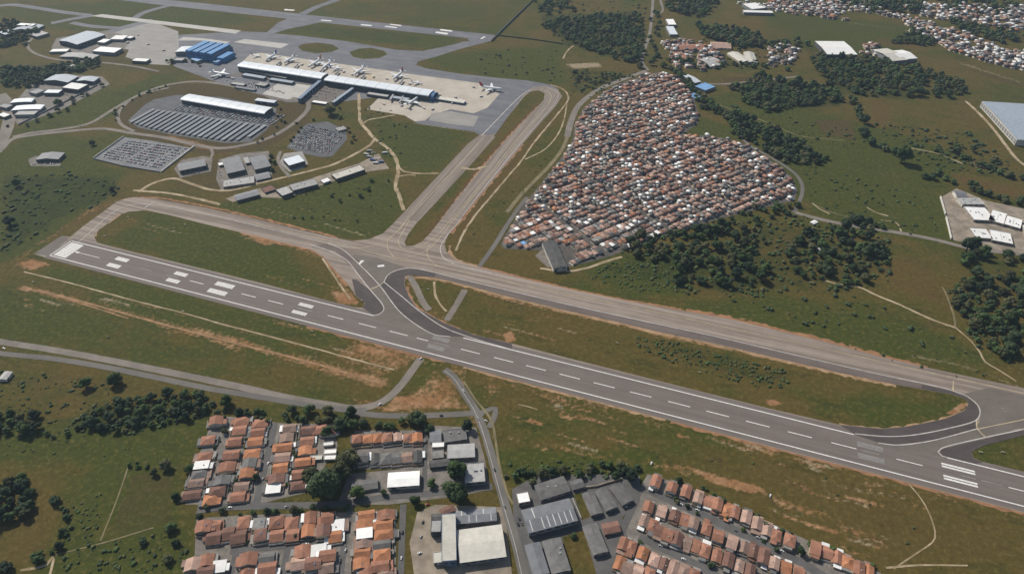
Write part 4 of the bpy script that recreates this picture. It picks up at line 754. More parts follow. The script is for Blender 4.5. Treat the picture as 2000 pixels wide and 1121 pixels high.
B('warehouse', [(1062, 1056), (1096, 1048), (1112, 1112), (1076, 1120)], 6.5, 'gabley', GREYR[0], WGREY, 'second grey warehouse wing at the bottom edge by the lawn', 'warehouse', rise=1.2, vents=2)
B('hall', [(1052, 472), (1078, 470), (1115, 518), (1088, 523)], 9, 'gabley', GREYR[1], WALLS[0], 'long dark roofed hall with white wall at the lowest corner of the dense housing', 'hall', rise=1.5)
# airport sheds
B('shed', [(346, 320), (397, 310), (403, 322), (351, 333)], 9, 'gable', GREYW, WDARK, 'small grey shed beside the fenced car park', 'shed', rise=2)
B('shed', [(435, 310), (467, 304), (477, 330), (441, 339)], 10, 'gable', GREYW, WDARK, 'grey hall with dark front in the paved yard', 'hall', rise=2.5)
B('shed', [(487, 307), (520, 300), (524, 324), (496, 331)], 10, 'gable', GREYW, WDARK, 'second grey hall of the pair in the paved yard', 'hall', rise=2.5)
B('shed', [(432, 352), (495, 345), (498, 356), (440, 366)], 4, 'flat', GREYL, WALLS[2], 'low pale sheds in front of the paired grey halls', 'shed', vents=5)
B('shed', [(497, 340), (525, 335), (527, 345), (500, 352)], 5, 'gable', GREYW, WDARK, 'small grey lean building below the second hall', 'shed')
B('shed', [(555, 310), (585, 302), (594, 315), (562, 325)], 9, 'flat', PALEM, WDARK, 'white roofed box building below the lower car park', 'shed')
B('shed', [(455, 380), (500, 370), (507, 378), (464, 391)], 7, 'gable', GREYW, WDARK, 'dark grey shed at the end of the low row', 'shed')
B('shed', [(540, 370), (560, 364), (572, 375), (550, 384)], 7, 'flat', GREYL, WDARK, 'small pale square shed in the low row', 'shed')
B('shed', [(562, 362), (612, 349), (622, 360), (575, 372)], 7, 'flat', GREYL, WDARK, 'long pale shed in the low row', 'shed', vents=3)
B('shed', [(647, 341), (704, 322), (711, 332), (657, 350)], 7, 'flat', CREAMR, WDARK, 'cream shed by the parked trucks', 'shed', vents=2)
B('shed', [(72, 307), (85, 296), (122, 300), (110, 314)], 8, 'gable', GREYW, WDARK, 'lone grey shed in the meadow', 'shed')
B('cargo_shed', [(104, 81), (168, 61), (205, 66), (160, 84)], 14, 'gable', BLUEGR, WDARK, 'large blue grey cargo shed near the pale lane', 'hangar', rise=3)
B('cargo_shed', [(182, 99), (198, 91), (238, 95), (221, 105)], 9, 'flat', WHITER, WGREY, 'bright white cargo roof near the service yard', 'shed')
B('cargo_shed', [(190, 82), (204, 76), (216, 78), (203, 85)], 7, 'flat', WHITER, WGREY, 'small white store beside the cargo shed', 'shed')
B('cargo_shed', [(216, 76), (228, 68), (250, 71), (238, 79)], 7, 'flat', WHITER, WGREY, 'second white store beside the service yard', 'shed')
B('cargo_shed', [(258, 118), (267, 113), (292, 116), (284, 122)], 7, 'flat', WHITER, WDARK, 'white roofed gatehouse on the cargo road', 'shed')
B('cargo_shed', [(118, 108), (135, 101), (190, 108), (176, 117)], 6, 'gable', GREYL, WGREY, 'low grey sheds along the cargo road', 'shed', vents=4)
B('cargo_shed', [(98, 100), (105, 95), (135, 97), (128, 103)], 6, 'flat', WHITER, WGREY, 'thin white shed below the cargo shed', 'shed')
B('depot', [(87, 155), (108, 144), (150, 149), (130, 161)], 11, 'gable', BLUEGR, WDARK, 'grey green depot roof by the dark trees', 'depot')
B('depot', [(150, 156), (162, 149), (192, 151), (181, 160)], 10, 'gable', BLUEGR, WDARK, 'smaller depot roof beside the grass slope', 'depot')
B('depot', [(120, 171), (140, 162), (172, 165), (153, 176)], 10, 'flat', WHITER, WDARK, 'bright white depot roof', 'depot')
B('depot', [(86, 180), (96, 174), (120, 177), (112, 184)], 8, 'flat', PALEM, WDARK, 'pale low depot beside the white roof', 'depot')
B('depot', [(22, 198), (30, 191), (64, 195), (58, 202)], 8, 'barrel', PALEM, WGREY, 'first pale barrel shed near the junction', 'depot', rise=2)
B('depot', [(26, 211), (36, 203), (82, 209), (74, 218)], 8, 'barrel', PALEM, WGREY, 'second pale barrel shed near the junction', 'depot', rise=2)
B('depot', [(30, 222), (40, 215), (72, 219), (64, 227)], 7, 'flat', GREYL, WGREY, 'grey low store below the barrel sheds', 'depot')
B('depot', [(26, 55), (50, 45), (80, 50), (60, 62)], 9, 'gable', BLUEGR, WGREY, 'blue grey roofs among trees in the far corner', 'depot')
B('depot', [(30, 50), (40, 46), (72, 47), (64, 51)], 11, 'flat', WHITER, WGREY, 'white flat roof among trees in the far corner', 'depot')
# far side
B('warehouse', [(1597, 81), (1650, 80), (1673, 107), (1612, 105)], 12, 'gable', WHITER, WDARK, 'wide white roofed warehouse in the far fields', 'warehouse', rise=2)
B('warehouse', [(1716, 95), (1738, 93), (1768, 116), (1732, 119)], 12, 'gable', CREAMR, WGREY, 'pale warehouse beside the far wood', 'warehouse')
B('warehouse', [(1735, 98), (1765, 97), (1790, 112), (1760, 116)], 12, 'gable', WHITER, WGREY, 'white warehouse behind the pale one by the far wood', 'warehouse')
bt, bL, bD, bz = B('warehouse', [(1922, 197), (2075, 207), (2150, 282), (1984, 272)], 15, 'gable', BLUEGR, WALLS[0], 'huge blue grey roofed warehouse with white panel wall at the picture edge', 'warehouse', rise=2.5, wins=False)
for k in range(16): part('wall_panel', boxmesh('wall_panel', 0.4, bD/16*0.72, 9, WGREY), bt, (-bL/2-0.15, -bD/2+(k+0.5)*bD/16, 2.5))
B('shed', [(1303, 38), (1318, 38), (1318, 49), (1303, 49)], 7, 'flat', WHITER, WGREY, 'small white shed beside the road running away', 'shed')
B('shed', [(1304, 52), (1318, 52), (1321, 68), (1305, 68)], 7, 'flat', PALEM, WGREY, 'pale shed just below the small white one', 'shed')
B('school_block', [(1427, 103), (1448, 100), (1462, 120), (1440, 122)], 7, 'gabley', CREAMR, WALLS[1], 'beige hall beyond the brown field', 'building')
B('school_block', [(1449, 101), (1472, 102), (1480, 122), (1463, 121)], 7, 'gabley', CREAMR, WALLS[1], 'second beige hall beside the first', 'building')
B('shed', [(1334, 147), (1345, 145), (1368, 159), (1356, 162)], 7, 'gable', PALEM, WGREY, 'long pale shed at the top edge of the housing', 'shed')
B('shed', [(1358, 168), (1378, 161), (1396, 170), (1376, 178)], 7, 'flat', SKYBL, WGREY, 'light blue roofed shed above the dense housing', 'shed')
B('shed', [(1345, 184), (1358, 181), (1368, 190), (1355, 194)], 6, 'flat', SKYBL, WGREY, 'pale blue roof beside the housing edge', 'shed')
B('hall', [(1320, 87), (1372, 85), (1374, 94), (1320, 97)], 8, 'gable', TERRA[0], WALLS[0], 'long terracotta hall at the far settlement', 'hall')
B('hall', [(1319, 101), (1340, 100), (1342, 118), (1321, 120)], 8, 'hip', TERRA[0], WALLS[0], 'terracotta courtyard house at the far settlement', 'hall')
B('hall', [(1390, 80), (1430, 83), (1424, 93), (1388, 92)], 7, 'gable', TERRA[4], WALLS[0], 'pinkish long roof beside the far hedge', 'hall')
B('hall', [(1370, 112), (1398, 108), (1405, 126), (1378, 131)], 7, 'gable', GREYL, WGREY, 'grey roofed hall at the far settlement', 'hall')
B('warehouse', [(1460, 8), (1485, 4), (1486, 18), (1458, 19)], 9, 'flat', WHITER, WGREY, 'white factory at the far town edge', 'warehouse')
B('warehouse', [(1452, 20), (1510, 22), (1508, 26), (1452, 25)], 8, 'flat', WHITER, WGREY, 'long thin white factory front at the far town edge', 'warehouse')
B('works', [(1864, 372), (1884, 373), (1888, 384), (1868, 382)], 8, 'gable', GREYW, WALLS[0], 'grey block at the head of the walled works yard', 'works')
B('works', [(1870, 387), (1905, 386), (1930, 400), (1880, 398)], 7, 'flat', GREYL, WALLS[0], 'grey and white workshops of the walled works yard', 'works', vents=5)
for q, lb in (([(1892, 404), (1930, 406), (1938, 431), (1893, 429)], 'upper first white roof of the walled works'), ([(1932, 408), (1968, 418), (1960, 438), (1937, 431)], 'upper second white roof of the walled works'), ([(1966, 420), (2000, 431), (1990, 445), (1960, 438)], 'upper outer white roof of the walled works'), ([(1898, 447), (1930, 446), (1935, 468), (1902, 462)], 'lower first white roof of the walled works'), ([(1932, 448), (1972, 456), (1980, 477), (1937, 469)], 'lower second white roof of the walled works'), ([(2002, 440), (2040, 448), (2040, 470), (1998, 462)], 'white roof of the walled works at the picture edge')):
    B('works_hall', q, 5, 'flat', WHITER, WALLS[2], lb, 'works', vents=4, ridges=1)
B('shelter', [(1597, 485), (1605, 481), (1612, 488), (1603, 491)], 4, 'flat', WHITER, WALLS[0], 'small white hut in the grove', 'hut', wins=False)
B('shelter', [(1582, 434), (1590, 430), (1598, 433), (1590, 437)], 4, 'gable', WHITER, WALLS[0], 'small pale hut by the dark tree clump', 'hut', wins=False)
B('hut', [(0, 735), (10, 724), (22, 727), (8, 745)], 5, 'gable', GREYL, WALLS[0], 'pale roof at the picture edge by the bushes', 'hut')
def wallrun(name, pts, h, th, mat, label, cat='wall', z=0):
    q = [P(*p) for p in pts]; t = empty(name, q[0], 0, label=label, cat=cat)
    for a, b_ in zip(q, q[1:]):
        d_ = b_-a; L = d_.length
        o = MB().box(0, L, -th/2, th/2, 0, h).build('wall_run', mat, t); o.location = a-q[0]; o.rotation_euler = (0, 0, math.atan2(d_.y, d_.x))
    return t
wallrun('yard_wall', [(1836, 386), (1841, 403), (1846, 420)], 4, 1.2, WALLS[0], 'white wall of the walled works yard, upper stretch')
wallrun('yard_wall', [(1847, 426), (1852, 446), (1857, 468)], 4, 1.2, WALLS[0], 'white wall of the walled works yard, lower stretch')
wallrun('yard_wall', [(183, 310), (242, 268)], 3, 0.8, WALLS[0], 'pale wall along the fenced car park')
wallrun('yard_wall', [(315, 337), (380, 287)], 3, 1.5, WALLS[0], 'white wall between fenced car park and sheds')
wallrun('yard_wall', [(183, 311), (240, 325), (312, 337)], 2.5, 0.8, WGREY, 'grey wall along the lower side of the fenced car park')
wallrun('yard_wall', [(36, 245), (75, 226), (122, 203), (190, 168)], 3, 0.8, WGREY, 'long grey wall of the depot yard')
wallrun('yard_wall', [(960, 82), (1000, 42), (1045, -2)], 4, 2.0, simple('dark_wall', (0.05, 0.06, 0.045)), 'dark boundary wall at the far runway end')
wallrun('yard_wall', [(968, 70), (1040, 78), (1100, 87)], 3, 1.5, simple('dark_wall', (0.05, 0.06, 0.045)), 'dark boundary wall leading to the wood')
wallrun('yard_wall', [(1120, 955), (1165, 950), (1215, 935)], 2.5, 0.5, WALLS[1], 'pale wall above the barracks')
wallrun('yard_wall', [(1118, 974), (1135, 1012)], 2.5, 0.5, WALLS[0], 'white wall beside the narrow lawn')

# ------------------------------------------------------------------ terminal and its neighbours (airfield axes)
def uvbox(q, h):
    a = np.array([UV(x, y, h) for x, y in q]); return a
def long_hall(name, quad, h, rise, label, cat, wm, rm, nwin, z_eave, seams):
    c, a, L, D = fit(quad, h, TA)
    t = empty(name, (c[0], c[1], 0), a, label=label, cat=cat)
    MB().box(-L/2, L/2, -D/2+1.5, D/2-1.5, 0, z_eave, bottom=False).build('wall', wm, t)
    V, F = barrel(L, D, z_eave, rise, 12, 0.6, 0.8); r = obj('roof', V, F, rm, t)
    for s_ in (-1, 1):                                             # glazed end wall under the curve
        vv = [(s_*L/2, -math.cos(math.pi*k/12)*(D/2-0.4), z_eave+math.sin(math.pi*k/12)*(rise-0.8)) for k in range(13)]
        obj('gable_glazing', vv, [tuple(range(13)) if s_ < 0 else tuple(range(12, -1, -1))], GLASS, t)
    for k in range(nwin):
        part('window', boxmesh('window', L/nwin*0.86, 0.3, z_eave*0.42, GLASS), t, (-L/2+(k+0.5)*L/nwin, -D/2+1.4, z_eave*0.45))
    for k in range(1, seams):                                      # raised seams across the roof
        x = -L/2+L*k/seams; m_ = MB()
        for j in range(12):
            a0, a1 = math.pi*j/12, math.pi*(j+1)/12
            p = [(-math.cos(b_)*(D/2+0.62), z_eave+math.sin(b_)*(rise+0.05)) for b_ in (a0, a1)]
            m_.add([(x-0.5, p[0][0], p[0][1]), (x+0.5, p[0][0], p[0][1]), (x+0.5, p[1][0], p[1][1]), (x-0.5, p[1][0], p[1][1])], [(0, 1, 2, 3)])
        m_.build('roof_seam', GREYL, r)
    return t, L, D
tt, L1, D1 = long_hall('terminal', [(477, 119), (640, 142), (627, 153), (465, 128)], 17, 4, 'terminal wing with long pale curved roof near the blue hangar', 'terminal', WDARK, PALEM, 14, 14, 8)
t2, L2, D2 = long_hall('terminal', [(642, 146), (848, 174), (838, 186), (636, 156)], 17, 4, 'terminal wing with long pale curved roof and blue glazed end', 'terminal', WDARK, PALEM, 18, 14, 10)
V, F = barrel(10, D2*0.9, 8, 8, 10, 0, 0.6); V = [(x+L2/2+6, y, z) for x, y, z in V]
obj('glazed_end', V, F, WBLUE, t2); MB().box(L2/2+1, L2/2+11, -D2*0.45, D2*0.45, 0, 8).build('end_block', WBLUE, t2)
long_hall('parking_hall', [(370, 183), (533, 208), (516, 221), (352, 193)], 13, 3.5, 'long pale curved roof hall above the striped car park', 'hall', WDARK, PALEM, 14, 10, 9)
def bar(name, p0, p1, wd, h0, h, mat, label, cat, win=True):
    a = P(*p0, h); b_ = P(*p1, h); a.z = b_.z = 0; d_ = b_-a; L = d_.length
    t = empty(name, a, math.atan2(d_.y, d_.x), label=label, cat=cat)
    MB().box(0, L, -wd/2, wd/2, h-1.0, h).build('roof', mat, t)
    MB().box(0.3, L-0.3, -wd/2+0.5, wd/2-0.5, h0, h-1.003).build('wall', WSTEEL, t)
    n = max(2, int(L/14))
    for k in range(n):
        if h0 > 0.5: part('post', boxmesh('post', 0.8, 0.8, h0-0.003, STEELP), t, ((k+0.5)*L/n, 0, 0))
        if win:
            for s_ in (-1, 1): part('window', boxmesh('window', L/n*0.7, 0.1, (h-1-h0)*0.6, GLASS), t, ((k+0.5)*L/n, s_*(wd/2-0.45), h0+(h-1-h0)*0.2))
    return t
bar('covered_walkway', (638, 146), (584, 193), 9, 0, 11, WSTEEL, 'blue grey covered walkway running down from the terminal', 'walkway')
bar('covered_walkway', (690, 171), (650, 200), 8, 0, 8, BLUEGR, 'second covered walkway beside the grass', 'walkway')
bar('pier', (850, 190), (908, 199), 16, 0, 6, CREAMR, 'low pier beyond the glazed terminal end', 'pier')
bar('canopy_building', (500, 194), (538, 199), 14, 0, 8, PALEM, 'small pale roof beside the long parking hall', 'building')
bar('kerb_canopy', (470, 136), (560, 152), 8, 4, 6, GREYL, 'kerbside canopy in front of the terminal wing', 'canopy')
for p0, p1, lb in (((540, 126), (547, 119), 'first jet bridge counted from the blue hangar'), ((575, 131), (582, 123), 'second jet bridge counted from the blue hangar'), ((625, 139), (632, 131), 'third jet bridge counted from the blue hangar'), ((655, 144), (661, 137), 'fourth jet bridge counted from the blue hangar'), ((705, 152), (712, 145), 'fifth jet bridge counted from the blue hangar'), ((780, 162), (787, 154), 'sixth jet bridge counted from the blue hangar'), ((790, 183), (780, 200), 'jet bridge on the near side of the terminal'), ((770, 181), (762, 195), 'second jet bridge on the near side')):
    bar('jet_bridge', p0, p1, 3.5, 3.5, 7, GREYL, lb, 'jet bridge', win=False)
# blue hangar: stepped roofs
c, a, L, D = fit([(397, 79), (453, 86), (411, 109), (370, 101)], 22, TA+R(0))
t = empty('blue_hangar', (c[0], c[1], 0), a, label='bright blue hangar with stepped ribbed roof', cat='hangar')
L = 92; D = 78
MB().box(-L/2, L/2, -D/2, D/2, 0, 17, bottom=False).build('wall', WBLUE, t)
for k in range(4):
    x0 = -L/2+k*L/4
    m_ = MB().box(x0, x0+L/4-6, -D/2-0.5, D/2+0.5, 17.003, 23); m_.build('roof_bay', BLUER, t)
    MB().box(x0+L/4-5.99, x0+L/4-0.01, -D/2, D/2, 17.003, 17.6).build('roof_gutter', WDARK, t)
    part('hangar_door', boxmesh('hangar_door', L/4*0.8, 0.4, 12, BLUER), t, (x0+L/8, -D/2-0.25, 0.02))
MB().box(L/2+0.05, L/2+24, -D/2+4, D/2-26, 0, 13).build('side_bay', BLUER, t); MB().box(L/2+4, L/2+18, -D/2-14, -D/2+3.9, 0, 8).build('porch', SKYBL, t)
B('cargo_shed', [(346, 97), (356, 90), (382, 94), (370, 107)], 11, 'barrel', PALEM, WGREY, 'pale barrel roofed store beside the blue hangar', 'shed', rise=3)
B('cargo_shed', [(340, 117), (346, 113), (360, 115), (355, 120)], 6, 'flat', GREYL, WGREY, 'small grey store before the blue hangar', 'shed')
B('cargo_shed', [(372, 115), (384, 112), (396, 116), (384, 121)], 7, 'flat', SKYBL, WGREY, 'pale blue store at the foot of the blue hangar', 'shed')

# ------------------------------------------------------------------ aircraft
ACW = simple('aircraft_white', (0.78, 0.78, 0.78), 0.35, 0.06); ACG = simple('aircraft_grey', (0.66, 0.67, 0.68), 0.4, 0.1); ACD = simple('aircraft_dark', (0.05, 0.05, 0.06), 0.3, 0.1)
ACT = [simple('tail_blue', (0.03, 0.08, 0.28), 0.4, 0.1), simple('tail_orange', (0.55, 0.16, 0.03), 0.4, 0.1), simple('tail_red', (0.4, 0.03, 0.04), 0.4, 0.1)]
def lathe(prof, seg=12, ax='y'):
    V = []; F = []
    for y, r, zc in prof:
        for k in range(seg): a = 2*math.pi*k/seg; V.append((r*math.cos(a), y, zc+r*math.sin(a)))
    for i in range(len(prof)-1):
        for k in range(seg): F.append((i*seg+k, i*seg+(k+1) % seg, (i+1)*seg+(k+1) % seg, (i+1)*seg+k))
    F += [tuple(range(seg)), tuple(range(len(prof)*seg-1, (len(prof)-1)*seg-1, -1))]
    return V, F
def slab(a, b_, c, d_, th):
    """wing-like plate through four corners"""
    V = [Vector(p) for p in (a, b_, c, d_)]; V = [v+Vector((0, 0, th/2)) for v in V]+[v-Vector((0, 0, th/2)) for v in V]
    return V, [(0, 1, 2, 3), (7, 6, 5, 4), (0, 4, 5, 1), (1, 5, 6, 2), (2, 6, 7, 3), (3, 7, 4, 0)]
PLN = {}
def plane_meshes():
    FZ = 4.2
    V, F = lathe([(-19.5, 0.1, FZ-0.3), (-19, 0.8, FZ-0.3), (-18, 1.35, FZ-0.15), (-16, 1.9, FZ), (-13, 2.0, FZ), (8, 2.0, FZ), (13, 1.5, FZ+0.4), (17, 0.8, FZ+0.9), (19.5, 0.25, FZ+1.2)], 14)
    PLN['fuselage'] = mesh('fuselage', V, F, ACW, smooth=True)
    for s_ in (-1, 1):
        V, F = slab((s_*1.6, -4.5, 3.3), (s_*1.6, 3.0, 3.3), (s_*17.5, 5.6, 4.6), (s_*17.5, 3.6, 4.6), 0.5)
        PLN['wing', s_] = mesh('wing', V, F if s_ > 0 else [f[::-1] for f in F], ACG)
        V, F = slab((s_*0.5, 13.5, 5.4), (s_*0.5, 17.6, 5.4), (s_*6.2, 18.8, 5.7), (s_*6.2, 17.0, 5.7), 0.3)
        PLN['tailplane', s_] = mesh('tailplane', V, F if s_ > 0 else [f[::-1] for f in F], ACW)
        V, F = lathe([(-5.8, 1.0, 2.1), (-5.4, 1.2, 2.1), (-2.5, 1.15, 2.1), (-1.2, 0.7, 2.1)], 10); V = [(x+s_*5.8, y, z) for x, y, z in V]
        PLN['engine', s_] = mesh('engine', V, F, ACG, smooth=True)
        V, F = lathe([(-5.83, 0.85, 2.1), (-5.75, 0.85, 2.1)], 10); V = [(x+s_*5.8, y, z) for x, y, z in V]; PLN['intake', s_] = mesh('intake', V, F, ACD)
        PLN['gear', s_] = MB().box(s_*3.2-0.5, s_*3.2+0.5, 0.2, 1.4, 0.0, 1.2).box(s_*3.2-0.2, s_*3.2+0.2, 0.6, 1.0, 1.2, 3.0).mesh('landing_gear', ACD)
    V = [(-0.2, 11.5, 5.2), (-0.2, 18.2, 5.2), (-0.2, 20.0, 11.8), (-0.2, 17.2, 11.8), (0.2, 11.5, 5.2), (0.2, 18.2, 5.2), (0.2, 20.0, 11.8), (0.2, 17.2, 11.8)]
    PLN['fin'] = mesh('fin', V, [(3, 2, 1, 0), (4, 5, 6, 7), (0, 1, 5, 4), (1, 2, 6, 5), (2, 3, 7, 6), (3, 0, 4, 7)], ACW)
    PLN['cockpit'] = MB().box(-1.1, 1.1, -18.35, -17.4, FZ+0.55, FZ+1.0).mesh('cockpit_window', ACD)
    PLN['nose_gear'] = MB().box(-0.35, 0.35, -15.6, -14.8, 0, 0.9).box(-0.15, 0.15, -15.3, -15.1, 0.9, 2.4).mesh('landing_gear', ACD)
plane_meshes()
def airliner(px, heading, label, s=1.0, tail=None):
    p = P(*px); t = empty('airliner', (p.x, p.y, 0.33), heading, label=label, cat='airplane', group='airliners parked on the apron'); s *= 1.34; t.scale = (s, s, s)
    part('fuselage', PLN['fuselage'], t); f = part('fin', PLN['fin'], t, mat=tail)
    part('cockpit_window', PLN['cockpit'], t); part('landing_gear', PLN['nose_gear'], t)
    for s_ in (-1, 1):
        part('wing', PLN['wing', s_], t); part('tailplane', PLN['tailplane', s_], t); part('landing_gear', PLN['gear', s_], t)
        e = part('engine', PLN['engine', s_], t); part('intake', PLN['intake', s_], e)
NI = TA                                                            # nose toward the terminal from behind it
airliner((531, 115), NI, 'first airliner of the terminal row counted from the blue hangar', 1.0, ACT[0])
airliner((566, 121), NI, 'second airliner of the terminal row counted from the blue hangar', 1.05, None)
airliner((617, 127), NI, 'third airliner of the terminal row counted from the blue hangar', 1.12, ACT[1])
airliner((640, 131), NI+0.1, 'fourth airliner, close beside the third in the terminal row', 1.1, None)
airliner((657, 137), NI+math.pi/2, 'airliner turned along the terminal behind the close pair', 0.8, ACT[0])
airliner((703, 143), NI, 'airliner beside the yellow stand markings', 1.12, None)
airliner((778, 152), NI, 'last airliner of the row behind the terminal', 1.12, ACT[2])
airliner((959, 177), NI+math.pi/2+0.05, 'lone airliner on the open concrete near the taxiway corner', 1.15, ACT[2])
airliner((806, 203), NI+math.pi-0.08, 'airliner nosed to the near side of the terminal', 1.1, None)
airliner((432, 149), NI+math.pi/2, 'white airliner parked before the forecourt left of the terminal', 1.2, None)
airliner((501, 112), NI+math.pi/2, 'small jet at the terminal corner by the blue hangar', 0.6, ACT[0])
airliner((814, 165), NI+math.pi/2, 'small jet behind the glazed terminal end', 0.65, None)
sheet('painted_marking', [(719, 146), (732, 149), (738, 154), (724, 156), (714, 152)], YELP, 0.2, label='yellow stand markings behind the terminal', cat='marking', kind=S)

# ------------------------------------------------------------------ vehicles
CARC = [simple('car_'+n, c, 0.35, 0.08) for n, c in (('white', (0.68, 0.68, 0.67)), ('silver', (0.40, 0.41, 0.42)), ('grey', (0.15, 0.155, 0.165)), ('black', (0.03, 0.03, 0.035)), ('red', (0.32, 0.03, 0.03)), ('blue', (0.05, 0.10, 0.24)))]
CNAME = ['white', 'silver', 'grey', 'black', 'red', 'blue']; CW = [0.32, 0.25, 0.18, 0.15, 0.06, 0.04]
TYRE = simple('tyre', (0.02, 0.02, 0.02), 0.9, 0.1)
def car_geo(lx=4.3, w_=1.8, h1=0.85, h2=1.48):
    b_ = MB(); x = lx/2; y = w_/2
    prof = [(-x, 0.35), (x, 0.35), (x, 0.7), (x-0.9, h1), (-x+0.5, h1+0.05), (-x, 0.8)]
    n = len(prof); V = [(a, -y, z) for a, z in prof]+[(a, y, z) for a, z in prof]
    b_.add(V, [tuple(range(n-1, -1, -1))[::-1][::-1], tuple(range(n, 2*n))]+[(i, (i+1) % n, n+(i+1) % n, n+i) for i in range(n)], 0)
    cb = [(-x+0.55, h1), (x-1.0, h1), (x-1.75, h2), (-x+1.0, h2)]; y2 = y-0.16
    V = [(a, -(y-0.04 if i < 2 else y2), z) for i, (a, z) in enumerate(cb)]+[(a, (y-0.04 if i < 2 else y2), z) for i, (a, z) in enumerate(cb)]
    b_.add(V, [(3, 2, 1, 0), (4, 5, 6, 7), (1, 2, 6, 5), (0, 4, 7, 3)], 1); b_.add(V, [(2, 3, 7, 6)], 0)
    for wx in (-x+0.8, x-0.85):
        for s_ in (-1, 1): b_.box(wx-0.32, wx+0.32, s_*y-0.1, s_*y+0.1, 0, 0.64, 2)
    return b_
CARG = [car_geo(), car_geo(3.9, 1.75, 0.9, 1.52), car_geo(4.7, 1.9, 1.0, 1.75)]
CARM = [[g.mesh('car', [c_, GLASS, TYRE]) for c_ in CARC] for g in CARG]
cars = []                                                          # (x, y, rot, kind, colour, place)
def carrow(p0, p1, n, rot_off, place, fill=0.9, both=False, sp=None):
    a, b_ = (P(*p0), P(*p1)) if len(p0) == 2 and not isinstance(p0, Vector) else (p0, p1)
    d_ = b_-a; an = math.atan2(d_.y, d_.x)+rot_off
    for k in range(n):
        if random.random() > fill: continue
        q = a+d_*((k+0.5)/n)
        cars.append((q.x+random.uniform(-.15, .15), q.y+random.uniform(-.15, .15), an+random.uniform(-.03, .03)+(math.pi if random.random() < 0.5 else 0), random.randrange(3), random.choices(range(6), CW)[0], place))
def W2(u, v): return W(u, v, 0)
# --- striped car park: long shade roofs with cars beneath and beside them
CANO = simple('shade_roof', (0.115, 0.135, 0.165), 0.6, 0.2, rnd=0.2); CANO2 = simple('shade_roof_pale', (0.20, 0.22, 0.245), 0.6, 0.15)
LOW = [(247, 240), (275, 248), (292, 253), (310, 257), (330, 261), (350, 264), (375, 268), (405, 273), (435, 277), (465, 277), (492, 268), (515, 254), (530, 240)]
UPP = [(282, 212), (320, 217), (360, 223), (400, 229), (440, 235), (480, 241), (520, 246), (545, 250)]
lu = [UV(*p) for p in LOW]; uu = [UV(*p) for p in UPP]
def interp(tab, u): return float(np.interp(u, [a for a, _ in tab], [b_ for _, b_ in tab]))
ulo = lu[0][0]+4; uhi = lu[-2][0]
nrow = 21; k = 0
for i in range(nrow):
    u = ulo+(uhi-ulo)*(i+0.5)/nrow; v0 = interp(lu, u)+3; v1 = interp(uu, u)-2
    if v1-v0 < 14: continue
    k += 1; Lr = v1-v0; p = W(u, v0)
    t = empty('shade_roof', (p.x, p.y, 0.2), RA+math.pi/2, label='slate blue shade roof, number %d along the striped car park from its western corner' % k, cat='shade roof', group='long shade roofs of the striped car park')
    wd = (uhi-ulo)/nrow*0.58
    MB().box(0, Lr, -wd/2, wd/2, 2.7, 2.95).build('roof', CANO if random.random() < 0.8 else CANO2, t)
    for j in range(max(2, int(Lr/12))): part('post', boxmesh('post', 0.3, 0.3, 2.69, STEELP), t, ((j+0.5)*Lr/max(2, int(Lr/12)), 0, 0))
    MB().box(-2.2, -0.4, -wd*0.45, wd*0.45, 0, 0.35).build('kerb_island', CONCG, t)
for i in range(30):                                                # open rows between the shade roofs and the long hall
    u = ulo+46+(uhi-ulo-40)*(i+0.5)/30; v1 = interp(uu, u)
    carrow(W2(u, v1+8), W2(u, v1+62 if i > 4 else v1+40), 18 if i > 4 else 11, math.pi/2, 'open rows of the striped car park', 0.8)
# fenced park
a0 = UV(192, 309); a1 = UV(245, 271); b0 = UV(312, 333); 
for i in range(9):
    f_ = (i+0.5)/9
    q0 = P(190+f_*58, 307-f_*33); q1 = P(312+f_*62-2, 331-f_*41)
    for s0, s1, n in ((0.03, 0.40, 16), (0.46, 0.78, 14), (0.83, 0.97, 6)):
        carrow(q0.lerp(q1, s0), q0.lerp(q1, s1), n, math.pi/2, 'fenced car park', 0.82)
for i in range(11):
    f_ = (i+0.5)/11; q0 = P(566+f_*36, 287-f_*42); q1 = P(640+f_*36, 303-f_*42)
    carrow(q0, q1, 22, math.pi/2, 'lower car park', 0.85)
for f_ in range(4): carrow(P(606+f_*7, 187-f_*5), P(638+f_*9, 194-f_*5), 8, math.pi/2, 'taxi rank by the walkway', 0.7)
for f_ in range(5): carrow(P(440+f_*18, 158+f_*1.5), P(500+f_*14, 172+f_*3), 12, math.pi/2, 'terminal forecourt', 0.5)
for f_ in range(4): carrow(P(712+f_*6, 302+f_*6), P(734+f_*6, 298+f_*6), 7, math.pi/2, 'truck yard', 0.6)
carrow(P(350, 345), P(405, 335), 12, math.pi/2, 'small grey shed yard', 0.6); carrow(P(425, 325), P(432, 345), 6, 0, 'hall yard', 0.8); carrow(P(440, 362), P(495, 352), 14, math.pi/2, 'hall yard', 0.5)
carrow(P(60, 322), P(112, 320), 10, math.pi/2, 'lone shed yard', 0.5); carrow(P(100, 92), P(240, 85), 14, math.pi/2, 'cargo yard', 0.4); carrow(P(120, 190), P(160, 178), 9, math.pi/2, 'depot yard', 0.5)
